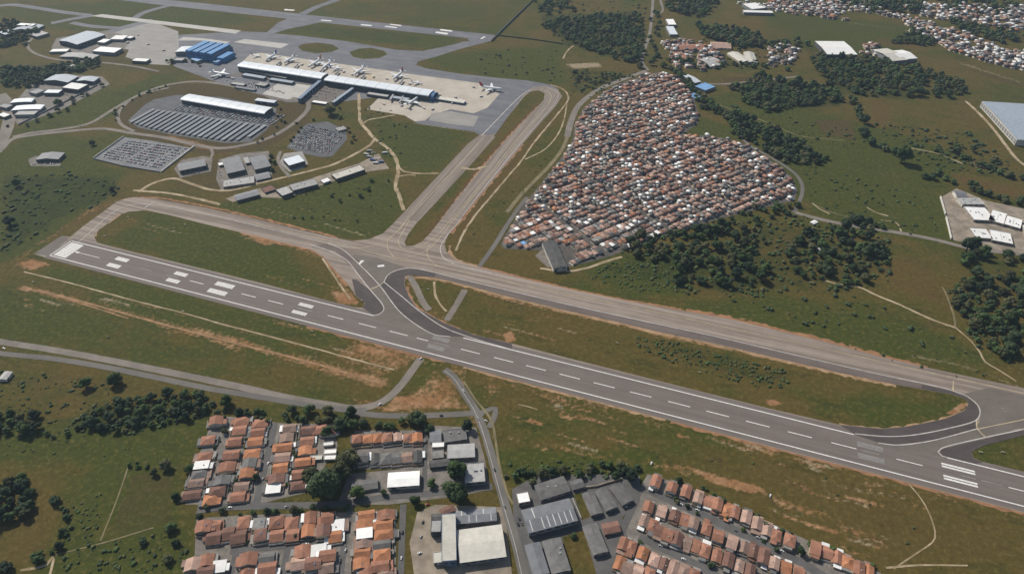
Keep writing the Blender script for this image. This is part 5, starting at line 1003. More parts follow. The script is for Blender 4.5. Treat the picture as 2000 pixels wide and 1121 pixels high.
STREETCARS = [((905, 763), -1.0, 0, 'main road'), ((934, 818), -1.1, 1, 'main road'), ((949, 822), -0.5, 0, 'slip road'), ((966, 918), 1.85, 3, 'main road'), ((986, 990), -1.25, 2, 'main road'), ((742, 790), 0.9, 0, 'curving carriageway'), ((822, 701), 1.0, 0, 'road end below the runway'), ((8, 681), -0.3, 0, 'lower carriageway'), ((862, 812), 0, 3, 'straight road'),
              ((1270, 958), -0.42, 3, 'upper hillside street'), ((1330, 985), -0.42, 0, 'upper hillside street'), ((1362, 996), -0.42, 0, 'upper hillside street'), ((1437, 1036), -0.45, 2, 'upper hillside street'), ((1527, 1076), -0.45, 0, 'upper hillside street'), ((1480, 1050), -0.45, 1, 'upper hillside street'), ((1335, 1092), -0.45, 0, 'lower hillside street'), ((1290, 1066), -0.45, 1, 'lower hillside street'), ((1222, 990), -0.2, 0, 'barracks yard'),
              ((530, 870), 1.45, 3, 'street between the middle house rows'), ((524, 905), 1.45, 0, 'street between the middle house rows'), ((514, 935), 1.45, 2, 'street between the middle house rows'), ((440, 850), 1.3, 0, 'pale lane'), ((418, 905), 1.3, 1, 'pale lane'), ((560, 990), 0, 2, 'cross street'), ((450, 991), 0, 0, 'cross street'), ((680, 1030), 1.5, 0, 'street between the lower blocks'), ((675, 1075), 1.5, 1, 'street between the lower blocks'), ((600, 1062), 0.05, 0, 'lower cross street'), ((786, 1040), 1.55, 3, 'street beside the dusty yard'), ((784, 1090), 1.55, 0, 'street beside the dusty yard'),
              ((826, 1020), 1.2, 3, 'dusty yard'), ((822, 1048), 1.2, 1, 'dusty yard'), ((820, 1080), 0.4, 0, 'dusty yard'), ((1015, 1015), -1.2, 3, 'kerb by the grey warehouse'), ((1019, 1022), -1.2, 2, 'kerb by the grey warehouse'), ((1012, 1024), -1.2, 3, 'kerb by the grey warehouse'), ((835, 985), 0.1, 4, 'dusty yard gate'), ((775, 958), 0, 2, 'white hall yard'), ((1272, 905), 1.1, 0, 'soil edge above the hillside rows'), ((1504, 968), 1.1, 0, 'end of the bare soil strip'),
              ((68, 257), 0.2, 3, 'approach road'), ((205, 253), 0, 0, 'curving road'), ((157, 246), 0.3, 0, 'approach road'), ((1152, 190), 0.5, 2, 'wide road above the housing'), ((1258, 105), 1.3, 0, 'road beside the wood'), ((1700, 448), -0.1, 0, 'road past the walled yard'), ((1778, 458), -0.1, 3, 'road past the walled yard'), ((575, 240), 0.9, 2, 'curving road')]
for px, an, ci, pl in STREETCARS: q = P(*px); cars.append((q.x, q.y, an, random.randrange(3), ci, pl))
cars.sort(key=lambda c_: math.hypot(c_[0], c_[1])-(400 if c_[5] not in ('fenced car park', 'lower car park', 'open rows of the striped car park') else 0))
KEEP = 290
for x, y, an, kd, ci, pl in cars[:KEEP]:
    o = link('car', CARM[kd][ci]); o.location = (x, y, 0.38); o.rotation_euler = (0, 0, an)
    tag(o, '%s %s on the %s' % (CNAME[ci], ('small saloon', 'hatchback', 'sport utility car')[kd], pl) if True else '', 'car', 'cars on the '+pl)
def joined(name, items, geos, mats, label, cat, z=0.0):
    """many small like things as one mesh: items (geo index, x, y, rot, scale xyz, material offset)"""
    Vs = []; Fl = []; Fn = []; MI = []; base = 0
    for gi, x, y, an, s_, mo in items:
        g = geos[gi]; V = g['V']*np.array(s_); ca, sa = math.cos(an), math.sin(an)
        Vs.append(np.column_stack([V[:, 0]*ca-V[:, 1]*sa+x, V[:, 0]*sa+V[:, 1]*ca+y, V[:, 2]+z]))
        Fl.append(g['L']+base); Fn.append(g['N']); MI.append(mo[g['M']] if isinstance(mo, np.ndarray) else g['M']+mo); base += len(V)
    V = np.concatenate(Vs).astype(np.float32); Lp = np.concatenate(Fl).astype(np.int32); Nn = np.concatenate(Fn); MI = np.concatenate(MI).astype(np.int32)
    m = bpy.data.meshes.new(name); m.vertices.add(len(V)); m.vertices.foreach_set('co', V.ravel())
    m.loops.add(len(Lp)); m.loops.foreach_set('vertex_index', Lp)
    m.polygons.add(len(Nn)); st = np.concatenate([[0], np.cumsum(Nn)[:-1]]).astype(np.int32); m.polygons.foreach_set('loop_start', st)
    for q in mats: m.materials.append(q)
    m.polygons.foreach_set('material_index', MI); m.update(calc_edges=True)
    return tag(link(name, m), label, cat, kind='stuff')
def geo(mb):
    return {'V': np.array(mb.V, float), 'L': np.array([i for f in mb.F for i in f]), 'N': np.array([len(f) for f in mb.F]), 'M': np.array(mb.I)}
CG = [geo(g) for g in CARG]
cm = CARC+[GLASS, TYRE]
joined('parked_cars', [(kd, x, y, an, (1, 1, 1), np.array([ci, 6, 7])) for x, y, an, kd, ci, pl in cars[KEEP:]], CG, cm, 'the further parked cars of the airport car parks', 'cars', 0.38)

SIGN = simple('sign_yellow', (0.55, 0.5, 0.36), 0.6, 0.1)
for px, lb in (((250, 425), 'small pale airfield sign at the western grass corner'), ((205, 462), 'pale sign near the runway threshold'), ((362, 440), 'pale sign on the western grass island'), ((707, 588), 'white sign at the tip of the western grass island'), ((1366, 728), 'small cabinet beside the long taxiway'), ((1915, 884), 'sign at the exit corner grass'), ((1958, 884), 'white cabinet on the exit corner grass'), ((66, 552), 'white cabinet by the pale track'), ((610, 648), 'small marker below the runway'), ((1205, 671), 'small cabinet on the long grass island'), ((358, 609), 'marker post box on the thin pale track'), ((836, 566), 'white marker beside the old road')):
    q = P(*px); t = empty('airfield_sign', (q.x, q.y, 0), RA, label=lb, cat='sign')
    part('panel', boxmesh('panel', 4.0, 0.6, 1.6, SIGN), t, (0, 0, 0.5))
    for k in (-1, 1): part('leg', boxmesh('leg', 0.2, 0.2, 0.497, STEELP), t, (k*1.4, 0, 0))
# ------------------------------------------------------------------ service vehicles and small airport buildings
def truck_geo(L=8.0, w_=2.5, h=3.2):
    b_ = MB(); b_.box(-L/2, L/2-2.2, -w_/2, w_/2, 0.9, h, 0).box(L/2-2.0, L/2, -w_/2+.05, w_/2-.05, 0.6, 2.5, 3).box(L/2-0.7, L/2+.03, -w_/2+.2, w_/2-.2, 1.5, 2.2, 1).box(-L/2, L/2-.2, -w_/2+.3, w_/2-.3, 0.5, 0.897, 2)
    for wx in (-L/2+1.2, -L/2+2.4, L/2-1.2):
        for s_ in (-1, 1): b_.box(wx-.45, wx+.45, s_*(w_/2-.15)-.15, s_*(w_/2-.15)+.15, 0, .9, 2)
    return b_
TRK = [truck_geo().mesh('truck', [WHITEP, GLASS, TYRE, CARC[k]]) for k in (0, 1, 5)]; BUS = [truck_geo(11.5, 2.6, 3.3).mesh('bus', [m_, GLASS, TYRE, m_]) for m_ in (CARC[0], CARC[1], CARC[5])]
SV = [((522, 121), 0.3, 'beside the first airliner'), ((548, 124), -0.3, 'between the first and second airliner'), ((590, 128), 1.2, 'behind the second airliner'), ((603, 131), -0.3, 'near the close pair of airliners'), ((672, 142), 1.2, 'behind the airliner turned along the terminal'), ((688, 148), -.3, 'before the yellow stand markings'), ((730, 152), 1.1, 'beyond the yellow stand markings'), ((756, 156), -.3, 'by the last airliner of the row'),
      ((800, 166), -.3, 'by the small jet behind the terminal end'), ((858, 187), 0.5, 'at the glazed terminal end'), ((876, 194), -.3, 'beside the low pier'), ((890, 192), -.3, 'beyond the low pier'), ((900, 197), 1.2, 'at the tip of the low pier'), ((868, 199), -.3, 'under the low pier'), ((884, 203), 1.2, 'below the low pier'), ((828, 213), -.4, 'below the airliner on the near side'), ((845, 215), 1.0, 'on the near stand by the taxiway side'), ((785, 208), 1.2, 'at the near jet bridge'), ((750, 205), -.3, 'at the edge of the near stand'), ((940, 190), .5, 'behind the lone airliner'), ((925, 172), -.3, 'on open concrete by the lone airliner'),
      ((455, 155), .4, 'behind the white airliner at the forecourt'), ((415, 152), .4, 'ahead of the white airliner at the forecourt'), ((250, 85), .4, 'in the service yard'), ((290, 88), 1.0, 'in the service yard toward the blue hangar'), ((270, 70), -.3, 'in the service yard by the pale lane'), ((320, 100), .4, 'before the barrel roofed store')]
for k, (px, an, pl) in enumerate(SV):
    q = P(*px); o = link('service_truck', TRK[k % 3]); o.location = (q.x, q.y, 0.42); o.rotation_euler = (0, 0, RA+an); tag(o, 'small service truck '+pl, 'truck', 'service trucks on the apron')
for k, (px, pl) in enumerate((((716, 303), 'upper end of the truck yard'), ((722, 308), 'truck yard, second down'), ((728, 314), 'truck yard, third down'), ((734, 320), 'truck yard, fourth down'), ((722, 296), 'truck yard gate'), ((744, 318), 'truck yard outer edge'), ((752, 300), 'track beside the truck yard'))):
    q = P(*px); o = link('bus', BUS[k % 3]); o.location = (q.x, q.y, 0.42); o.rotation_euler = (0, 0, RA+0.1*k); tag(o, 'long coach parked at the '+pl, 'bus', 'coaches in the truck yard')
for k, (q, h, m1, lb) in enumerate((([(455, 160), (480, 164), (476, 168), (450, 164)], 4, GREYL, 'low grey shelter before the white airliner'), ([(462, 168), (500, 174), (497, 177), (458, 171)], 4, GREYW, 'long grey shelter across the forecourt'), ([(505, 160), (525, 163), (518, 169), (500, 166)], 5, GREYL, 'pale kiosk by the concrete forecourt'), ([(478, 143), (520, 150), (515, 154), (472, 147)], 6, BLUEGR, 'blue grey drop off canopy of the first wing'), ([(530, 152), (575, 159), (570, 163), (525, 156)], 6, BLUEGR, 'second drop off canopy of the first wing'),
      ([(655, 190), (680, 178), (684, 181), (660, 193)], 5, GREYW, 'narrow roof along the taxi rank'), ([(612, 196), (640, 200), (637, 204), (609, 200)], 4, WHITER, 'white kiosk below the taxi rank'), ([(655, 250), (672, 246), (676, 252), (660, 257)], 4, GREYL, 'grey shelter in the lower car park'), ([(720, 180), (760, 186), (757, 190), (716, 184)], 6, GREYL, 'low grey annex in front of the second wing'), ([(765, 187), (800, 192), (797, 196), (761, 191)], 6, BLUEGR, 'blue grey annex in front of the second wing'),
      ([(510, 368), (530, 362), (538, 370), (518, 377)], 3.5, TERRA[2], 'brown roofed store in the low shed row'), ([(625, 352), (640, 347), (646, 353), (632, 358)], 4, WHITER, 'white store between the low sheds'), ([(440, 315), (428, 318), (425, 325), (436, 322)], 4, WHITER, 'small white store beside the first grey hall'), ([(475, 308), (484, 306), (488, 318), (479, 320)], 4, GREYL, 'link roof between the paired halls'), ([(240, 68), (262, 72), (256, 76), (234, 72)], 6, WHITER, 'thin white roof by the service yard'),
      ([(2, 205), (14, 200), (20, 208), (6, 214)], 7, GREYW, 'grey store by the junction at the picture edge'), ([(0, 222), (12, 218), (16, 226), (2, 232)], 6, WHITER, 'white store by the junction at the picture edge'), ([(60, 178), (78, 172), (84, 178), (66, 186)], 7, GREYW, 'dark shed under the depot trees'), ([(0, 62), (18, 58), (26, 64), (6, 70)], 8, BLUEGR, 'blue grey roof at the far picture edge'), ([(60, 66), (84, 60), (92, 66), (68, 74)], 7, GREYL, 'grey roof between far corner wood and cargo shed'), ([(112, 124), (160, 128), (158, 132), (110, 128)], 5, GREYL, 'long low roof under the cargo road'))):
    B('small_building', q, h, 'flat', m1, WGREY if k % 2 else WDARK, lb, 'building', doors=0, wins=(k % 3 == 0))

# ------------------------------------------------------------------ houses
ORD = ['first', 'second', 'third', 'fourth', 'fifth', 'sixth', 'seventh', 'eighth', 'ninth', 'tenth', 'eleventh', 'twelfth', 'thirteenth', 'fourteenth', 'fifteenth', 'sixteenth', 'seventeenth', 'eighteenth', 'nineteenth', 'twentieth', 'next']
RN = {m.name: n for m, n in zip(TERRA+GREYR+[WHITER], ['red tiled', 'orange tiled', 'brown tiled', 'weathered tiled', 'pink tiled', 'grey roofed', 'dark roofed', 'pale roofed', 'white roofed'])}
def roof_shape(kind, w_, d_, z, rise):
    if kind == 'hip': 
        V, F = hip(max(w_, d_), min(w_, d_), z, rise, 0.5, 0.22)
        return (V, F) if w_ >= d_ else ([(-y, x, q) for x, y, q in V], F)
    if kind == 'gx': return gable(w_, d_, z, rise, 0.5, 0.22)
    if kind == 'gy':
        V, F = gable(d_, w_, z, rise, 0.5, 0.22); return [(-y, x, q) for x, y, q in V], F
    m_ = MB().box(-w_/2-0.2, w_/2+0.2, -d_/2-0.2, d_/2+0.2, z, z+0.25); return m_.V, m_.F
def gwall(kind, w_, d_, z, rise):
    """walls with the gable triangles carried up under the roof"""
    m_ = MB().box(-w_/2, w_/2, -d_/2, d_/2, 0, z-0.24, bottom=False)
    if kind == 'gx':
        for s_ in (-1, 1): m_.add([(s_*w_/2, -d_/2, z-0.24), (s_*w_/2, d_/2, z-0.24), (s_*w_/2, 0, z+rise-0.3)], [(0, 1, 2) if s_ > 0 else (2, 1, 0)])
    if kind == 'gy':
        for s_ in (-1, 1): m_.add([(-w_/2, s_*d_/2, z-0.24), (w_/2, s_*d_/2, z-0.24), (0, s_*d_/2, z+rise-0.3)], [(0, 1, 2) if s_ < 0 else (2, 1, 0)])
    return m_
def house(c, rz, w_, d_, z, kind, rm, wm, label, group, near=True, lot=None, seed=0):
    rr = random.Random(seed)
    t = empty('house', (c[0], c[1], 0.13), rz, label=label, cat='house', group=group)
    rise = min(w_, d_)*rr.uniform(0.17, 0.26) if kind in ('hip', 'gx', 'gy') else 0
    gwall(kind, w_, d_, z, rise).build('wall', wm, t)
    V, F = roof_shape(kind, w_, d_, z, rise); r = obj('roof', V, F, rm, t)
    s_ = rr.choice((-1, 1)); q = rr.random()
    # lower wing or lean-to
    if q < 0.9:
        aw, ad = (w_*rr.uniform(0.18, 0.34) if near else rr.uniform(0.9, 1.6)), d_*rr.uniform(0.5, 0.95); ax = s_*(w_/2+aw/2+0.02); ay = rr.uniform(-1, 1)*(d_-ad)/2; az = z*rr.uniform(0.7, 0.95)
        MB().box(ax-aw/2, ax+aw/2, ay-ad/2, ay+ad/2, 0, az-0.25, bottom=False).build('annex', wm, t)
        am = rr.choices([rm, WHITER, GREYR[0], GREYR[2], TERRA[3]], [0.36, 0.16, 0.22, 0.1, 0.16])[0]
        tilt = rr.uniform(0.1, 0.5)
        V, F = [(ax-aw/2-.3, ay-ad/2-.3, az), (ax+aw/2+.3, ay-ad/2-.3, az-tilt*s_), (ax+aw/2+.3, ay+ad/2+.3, az-tilt*s_), (ax-aw/2-.3, ay+ad/2+.3, az)], None
        V = [Vector(v)+Vector((0, 0, 0.18)) for v in V]+[Vector(v) for v in V]
        obj('annex_roof', V, [(0, 1, 2, 3), (7, 6, 5, 4), (0, 4, 5, 1), (1, 5, 6, 2), (2, 6, 7, 3), (3, 7, 4, 0)], am, t)
    if not near: part('yard_paving', boxmesh('yard_paving', 9.3, 10.6, 0.08, rr.choice((WALLS[0], WALLS[2], WALLS[1], CONCG))), t, (0, 0, 0))
    if near and rr.random() < 0.92:
        aw, ad = rr.uniform(2.5, 5.0), d_*rr.uniform(0.35, 0.8); ax = -s_*(w_/2+aw/2+0.05); ay = rr.choice((-1, 1))*(d_-ad)/2; az = rr.uniform(2.3, 2.9)
        MB().box(ax-aw/2, ax+aw/2, ay-ad/2, ay+ad/2, 0, az, bottom=False).build('garage', wm, t)
        MB().box(ax-aw/2-.2, ax+aw/2+.2, ay-ad/2-.2, ay+ad/2+.2, az+.003, az+.2).build('garage_roof', rr.choices([WHITER, GREYR[2], GREYR[0], rm, TERRA[3], CONCG], [.24, .16, .16, .16, .12, .16])[0], t)
    if near:
        part('door', boxmesh('door', 0.1, 1.0, 2.1, DOORM), t, (-s_*(w_/2+0.04), d_*0.1, 0)); 
        for k in (-1, 1): part('window', boxmesh('window', 0.1, 1.3, 1.1, GLASS), t, (-s_*(w_/2+0.04), k*d_*0.3, z*0.35))
        part('window', boxmesh('window', 1.3, 0.1, 1.1, GLASS), t, (0, -d_/2-0.04, z*0.35))
        if rr.random() < 0.35: part('water_tank', tank_mesh(), t, (rr.uniform(-1, 1)*w_*0.2, rr.uniform(-1, 1)*d_*0.2, z+(rise*0.55 if rise else 0.26)), mat=TANK if rr.random() < 0.4 else TANKG)
        if lot:
            lw, ld = lot; m_ = MB(); h_ = rr.uniform(1.9, 2.6); off = -s_*lw*0.08
            for x0, x1, y0, y1 in ((-lw/2, lw/2, -ld/2, -ld/2+.22), (-lw/2, -lw/2+.22, -ld/2+.22, ld/2), (lw/2-.22, lw/2, -ld/2+.22, ld/2)): m_.box(x0, x1, y0, y1, 0, h_)
            m_.build('yard_wall', rr.choice(WALLS), t)
            if rr.random() < 0.6:
                sx = -s_*(w_/2+1.6); part('yard_paving', boxmesh('yard_paving', 2.6, round(d_*0.7), 0.06, rr.choice([YARD, WALLS[0], CONCG, YARDB])), t, (sx, rr.uniform(-1, 1), 0.02))
    return t
_tk = []
def tank_mesh():
    if not _tk: V, F = lathe([(0, 0.62, 0), (0.2, 0.7, 0), (1.0, 0.7, 0), (1.15, 0.3, 0)], 8); _tk.append(mesh('water_tank', [(x, -z, y) for x, y, z in V], F, TANK))
    return _tk[0]
def px_row(name, where, pts, rz, w_, d_, mats, wts, lot=None, ends='from the top', near=True, flat=0.08):
    for i, p in enumerate(pts):
        z = random.choice((3.1, 3.3, 3.6, 3.6, 5.8)); kind = random.choices(('gx', 'gy', 'hip', 'flat'), (0.36, 0.28, 0.28, flat))[0]
        rm = random.choices(mats, wts)[0]
        if kind == 'flat': rm = random.choice([WHITER, GREYR[2], GREYR[0]])
        c = P(p[0], p[1], z*0.9)
        house(c, rz+random.uniform(-.03, .03), w_*random.uniform(.88, 1.1), d_*random.uniform(.88, 1.05), z, kind, rm, random.choices(WALLS, (4, 3, 2, 1))[0],
              '%s house, %s %s, row %s' % (RN[rm.name], ORD[min(i, 20)], ends, where), 'houses in the row '+where, near, lot, seed=hash((name, i)) % 99991 if False else sum(map(ord, name))*131+i)
T4 = TERRA+[GREYR[0]]; TW = (0.34, 0.22, 0.18, 0.14, 0.06, 0.06)
LB = R(8.5)
px_row('A', 'between field and pale lane', [(422, 822), (406, 860), (400, 892), (394, 908), (389, 926), (384, 942), (376, 966)], LB, 18, 13.0, T4, TW, (24, 13.9))
px_row('B', 'inside the pale lane', [(472, 822), (468, 840), (460, 862), (452, 888), (444, 912), (434, 938), (424, 960), (411, 976)], LB, 17.2, 13.2, T4, TW, (23, 13.9))
px_row('C', 'backing the middle street', [(510, 826), (504, 844), (499, 862), (492, 886), (487, 905), (482, 924), (472, 950), (465, 970)], LB, 17.2, 13.2, T4, TW, (23, 13.9))
px_row('D', 'across the middle street', [(566, 836), (560, 855), (556, 873), (552, 893), (548, 914), (540, 935), (534, 953)], LB, 17.2, 13.2, T4, TW, (23, 13.9))
px_row('E', 'under the hedge and big trees', [(602, 840), (624, 839), (642, 842), (600, 861), (596, 880), (592, 902), (586, 926), (582, 948)], LB, 17, 13, T4, TW, (22, 13.5))
px_row('F', 'of bright orange roofs', [(697, 857), (717, 857), (738, 855), (757, 854), (776, 854), (797, 855), (815, 855)], LB, 11.5, 13, [TERRA[1], TERRA[0], TERRA[4], TERRA[2]], (.55, .2, .15, .1), (12.4, 22), 'counted from the trees', flat=0)
px_row('G', 'of dark roofs above the white hall', [(709, 893), (732, 896), (753, 896), (774, 895), (795, 893), (815, 892)], LB, 11.5, 15, [GREYR[0], GREYR[1], TERRA[3]], (.55, .3, .15), (12.6, 21), 'counted from the trees', flat=0)
px_row('H', 'above the lower cross street', [(398, 1028), (420, 1028), (446, 1042), (476, 1020), (466, 1048), (506, 1022), (508, 1044), (540, 1020), (541, 1046), (570, 1022), (606, 1012), (602, 1037), (632, 1036), (660, 1026), (640, 1012), (418, 1050), (572, 1045), (655, 1046)], LB, 14, 15.5, T4, TW, (15.5, 19), 'counted from the field', flat=0.14)
px_row('I', 'along the bottom edge', [(378, 1102), (404, 1094), (426, 1106), (486, 1092), (486, 1112), (520, 1090), (522, 1110), (592, 1078), (622, 1074), (586, 1099), (612, 1100), (640, 1085), (638, 1107), (402, 1116)], LB, 16.5, 14.5, T4, TW, (18.5, 15.5), 'counted from the field', flat=0.12)
px_row('J', 'beside the dusty yard street', [(716, 1006), (712, 1024), (712, 1041), (710, 1060), (708, 1080), (706, 1100), (754, 1006), (751, 1024), (749, 1044), (746, 1064), (746, 1084), (743, 1105), (720, 1118), (750, 1122)], LB, 18.5, 13, T4, TW, (22.5, 13.4), flat=0.1)
def c8(l): return [(1200+x/4, 900+y/4) for x, y in l]
RB = R(-24-90+180); T5 = [TERRA[0], TERRA[4], TERRA[2], TERRA[1], TERRA[3]]; W5 = (.42, .2, .16, .1, .12)
px_row('K', 'uphill of the upper hillside street', c8([(325, 160), (450, 210), (560, 240), (655, 290), (735, 320), (805, 340), (870, 390), (940, 400), (1030, 440), (1115, 490), (1195, 540), (1265, 580), (1370, 620), (1570, 680), (1660, 715), (1740, 755), (1825, 795), (1910, 840), (1985, 870)]), RB, 15, 10.7, T5, W5, (19, 10.8), 'counted from the barracks', flat=0)
px_row('L', 'downhill of the upper hillside street', c8([(265, 360), (370, 395), (470, 430), (550, 460), (620, 485), (720, 530), (810, 585), (920, 635), (1010, 675), (1090, 710), (1165, 750), (1250, 800), (1340, 835), (1440, 880)]), RB, 15, 10.6, T5, W5, (19, 10.6), 'counted from the barracks', flat=0)
px_row('M', 'uphill of the lower hillside street', c8([(235, 475), (300, 505), (355, 550), (415, 580), (490, 610), (560, 635), (630, 660), (710, 700), (800, 745), (890, 775), (970, 820), (1060, 860)]), RB, 15, 10.6, T5, W5, (19, 10.6), 'counted from the barracks', flat=0)
px_row('N', 'downhill of the lower hillside street', c8([(75, 650), (130, 670), (220, 725), (310, 775), (390, 810), (460, 845), (540, 870), (620, 890)]), RB, 15, 10.7, T5, W5, (19, 10.8), 'counted from the barracks', flat=0)
px_row('O', 'lowest at the bottom edge', c8([(40, 800), (100, 840), (180, 870), (270, 890)]), RB, 15, 10.7, T5, W5, (19, 10.8), 'counted from the barracks', flat=0)
# dense housing: house grid clipped to its outline
CR = R(34); ex = np.array([math.cos(CR), math.sin(CR)]); ey = np.array([-ex[1], ex[0]])
cw = PA(COMM); cen = cw.mean(0); items = []
for j in range(-70, 71):
    yy = j*10.3+(j//2)*6.0
    for i in range(-90, 91):
        xx = i*9.3+random.uniform(-.5, .5)+(j // 2 % 3)*3
        if (i % 15) == 0 or random.random() < 0.035: continue
        q = cen+ex*xx+ey*(yy+random.uniform(-.35, .35)); items.append(q)
items = np.array(items); shrink = polydist(items, cw)
ok = inside(items, cw) & (shrink > 5.5); hall_c = np.array(P(1083, 497)[:2])
ok &= np.hypot(*(items-hall_c).T) > 34
items = items[ok]; items = items[np.argsort(np.hypot(items[:, 0], items[:, 1]))]
CMATS = TERRA+GREYR+[WHITER, SKYBL]; CWT = (.075, .025, .10, .16, .245, .095, .045, .15, .105, .001)
NHOUSE = 150
SPOTS = [('beside the long hall', np.array(P(1090, 490)[:2])), ('by the climbing lane', np.array(P(1010, 455)[:2])), ('above the grove', np.array(P(1240, 470)[:2])), ('upper near part', np.array(P(1100, 430)[:2]))]
near_ = []
for k, q in enumerate(items[:NHOUSE]):
    mi = random.choices(range(10), CWT)[0]; nm = RN.get(CMATS[mi].name, 'light blue roofed'); pl = min(SPOTS, key=lambda s_: np.hypot(*(s_[1]-q)))[0]
    near_.append((q[0]/(q[1]*CP+CAM_H*SP), k, q, mi, nm, pl))
cnt = {}
for _, k, q, mi, nm, pl in sorted(near_, key=lambda a: a[0]):
    n = cnt[nm, pl] = cnt.get((nm, pl), 0)+1; kind = 'flat' if mi >= 7 else random.choice(('gx', 'gy', 'gx', 'hip'))
    house(q, CR+random.uniform(-.04, .04), 7.2*random.uniform(.88, 1.08), 9.6*random.uniform(.85, 1.05), random.choice((3, 3.3, 3.6, 6)), kind, CMATS[mi], random.choice(WALLS), '%s house, %s of its colour from left, dense quarter %s' % (nm, ORD[min(n-1, 20)], pl), 'dense quarter houses', False, seed=5000+k)
GH = []
for kind in ('gx', 'gy', 'hip', 'flat'):
    m_ = MB(); wl = gwall(kind, 1, 1, 0.36, 0.2); m_.add(wl.V, wl.F, 0)
    V, F = roof_shape('flat', .98, .98, 0.36, 0) if kind == 'flat' else roof_shape(kind, 1, 1, 0.36, 0.2)
    V = [(x*0.62 if abs(x) > 0.55 else x, y*0.62 if abs(y) > 0.55 else y, max(z, 0.33)) for x, y, z in V]
    m_.add(V, F, 1); m_.V = [(x*0.84, y, z) for x, y, z in m_.V]
    m_.box(0.1, 0.5, -0.62, -0.5, 0, 0.26, 2, bottom=False).box(-0.535, 0.535, -0.56, 0.56, 0, 0.012, 3, bottom=False); GH.append(geo(m_))
ALLM = WALLS+CMATS
def hmo(white=0.0):
    mi = random.choices(range(10), CWT)[0]
    if random.random() < white: mi = 8 if random.random() < 0.6 else 7
    return mi, np.array([random.randrange(4), 4+mi, 4+random.choice((5, 8, 7, 8, 3, mi)), random.choice((0, 0, 1, 2, 2, 4+7))])
L_ = []
for q in items[NHOUSE:]:
    mi, mo = hmo(0.02); kd = 3 if mi >= 7 else random.randrange(3); s_ = random.uniform(.85, 1.08)
    L_.append((kd, q[0], q[1], CR+random.uniform(-.04, .04), (8.8*s_*random.choice((.8, 1, 1, 1.1)), 9.9*random.uniform(.78, 1.1), random.choice((8, 9, 9.5, 10, 15, 17))), mo))
joined('dense_houses', L_, GH, ALLM, 'the many further small houses of the dense quarter', 'houses', 0.13)
TOWN = [[(1290, 75), (1330, 78), (1400, 95), (1420, 130), (1380, 140), (1320, 130), (1300, 100)], [(1500, 88), (1560, 95), (1560, 125), (1500, 130)], [(1690, 85), (1720, 88), (1715, 110), (1680, 105)], [(1780, 65), (1860, 95), (1960, 125), (2040, 150), (2040, 135), (1900, 100)], [(1440, 8), (1560, -12), (1700, -5), (1720, 22), (1800, 42), (1870, 62), (1960, 95), (2040, 110), (2040, 150), (1930, 122), (1860, 100), (1790, 66), (1720, 50), (1660, 42), (1600, 36), (1530, 26)], [(1740, 12), (1860, 8), (2040, 14), (2040, 75), (1900, 48), (1800, 34)], [(1480, -30), (2040, -30), (2040, -4), (1900, -2), (1700, -12), (1540, -14)], [(1860, 100), (1930, 95), (2040, 120), (2040, 150), (1950, 128)]]
L_ = []; seen = 0
for tp in TOWN:
    tw = PA(tp); lo = tw.min(0); hi = tw.max(0); n = int((hi-lo).prod()/205)
    Q = rng.uniform(lo, hi, (n, 2)); Q = Q[inside(Q, tw)]
    blk = np.sin(Q[:, 0]*0.011+1.3)*np.cos(Q[:, 1]*0.013)+0.4*np.sin(Q[:, 0]*0.031+Q[:, 1]*0.021)
    for q, b_ in zip(Q, blk):
        if b_ < -0.6 or random.random() < 0.1: continue
        mi, mo = hmo(0.36 if b_ < 0.6 else 0.1); kd = 3 if mi >= 7 else random.randrange(3); s_ = random.uniform(.8, 1.5)
        L_.append((kd, q[0], q[1], R(-12)+random.choice((0, math.pi/2))+random.uniform(-.1, .1)+b_*0.3, (10.5*s_, 12*random.uniform(.8, 1.2), random.choice((10, 11, 16, 18))), mo))
joined('far_town', L_, GH, ALLM, 'far town of white and terracotta roofs beyond the fields', 'town', 0.0)

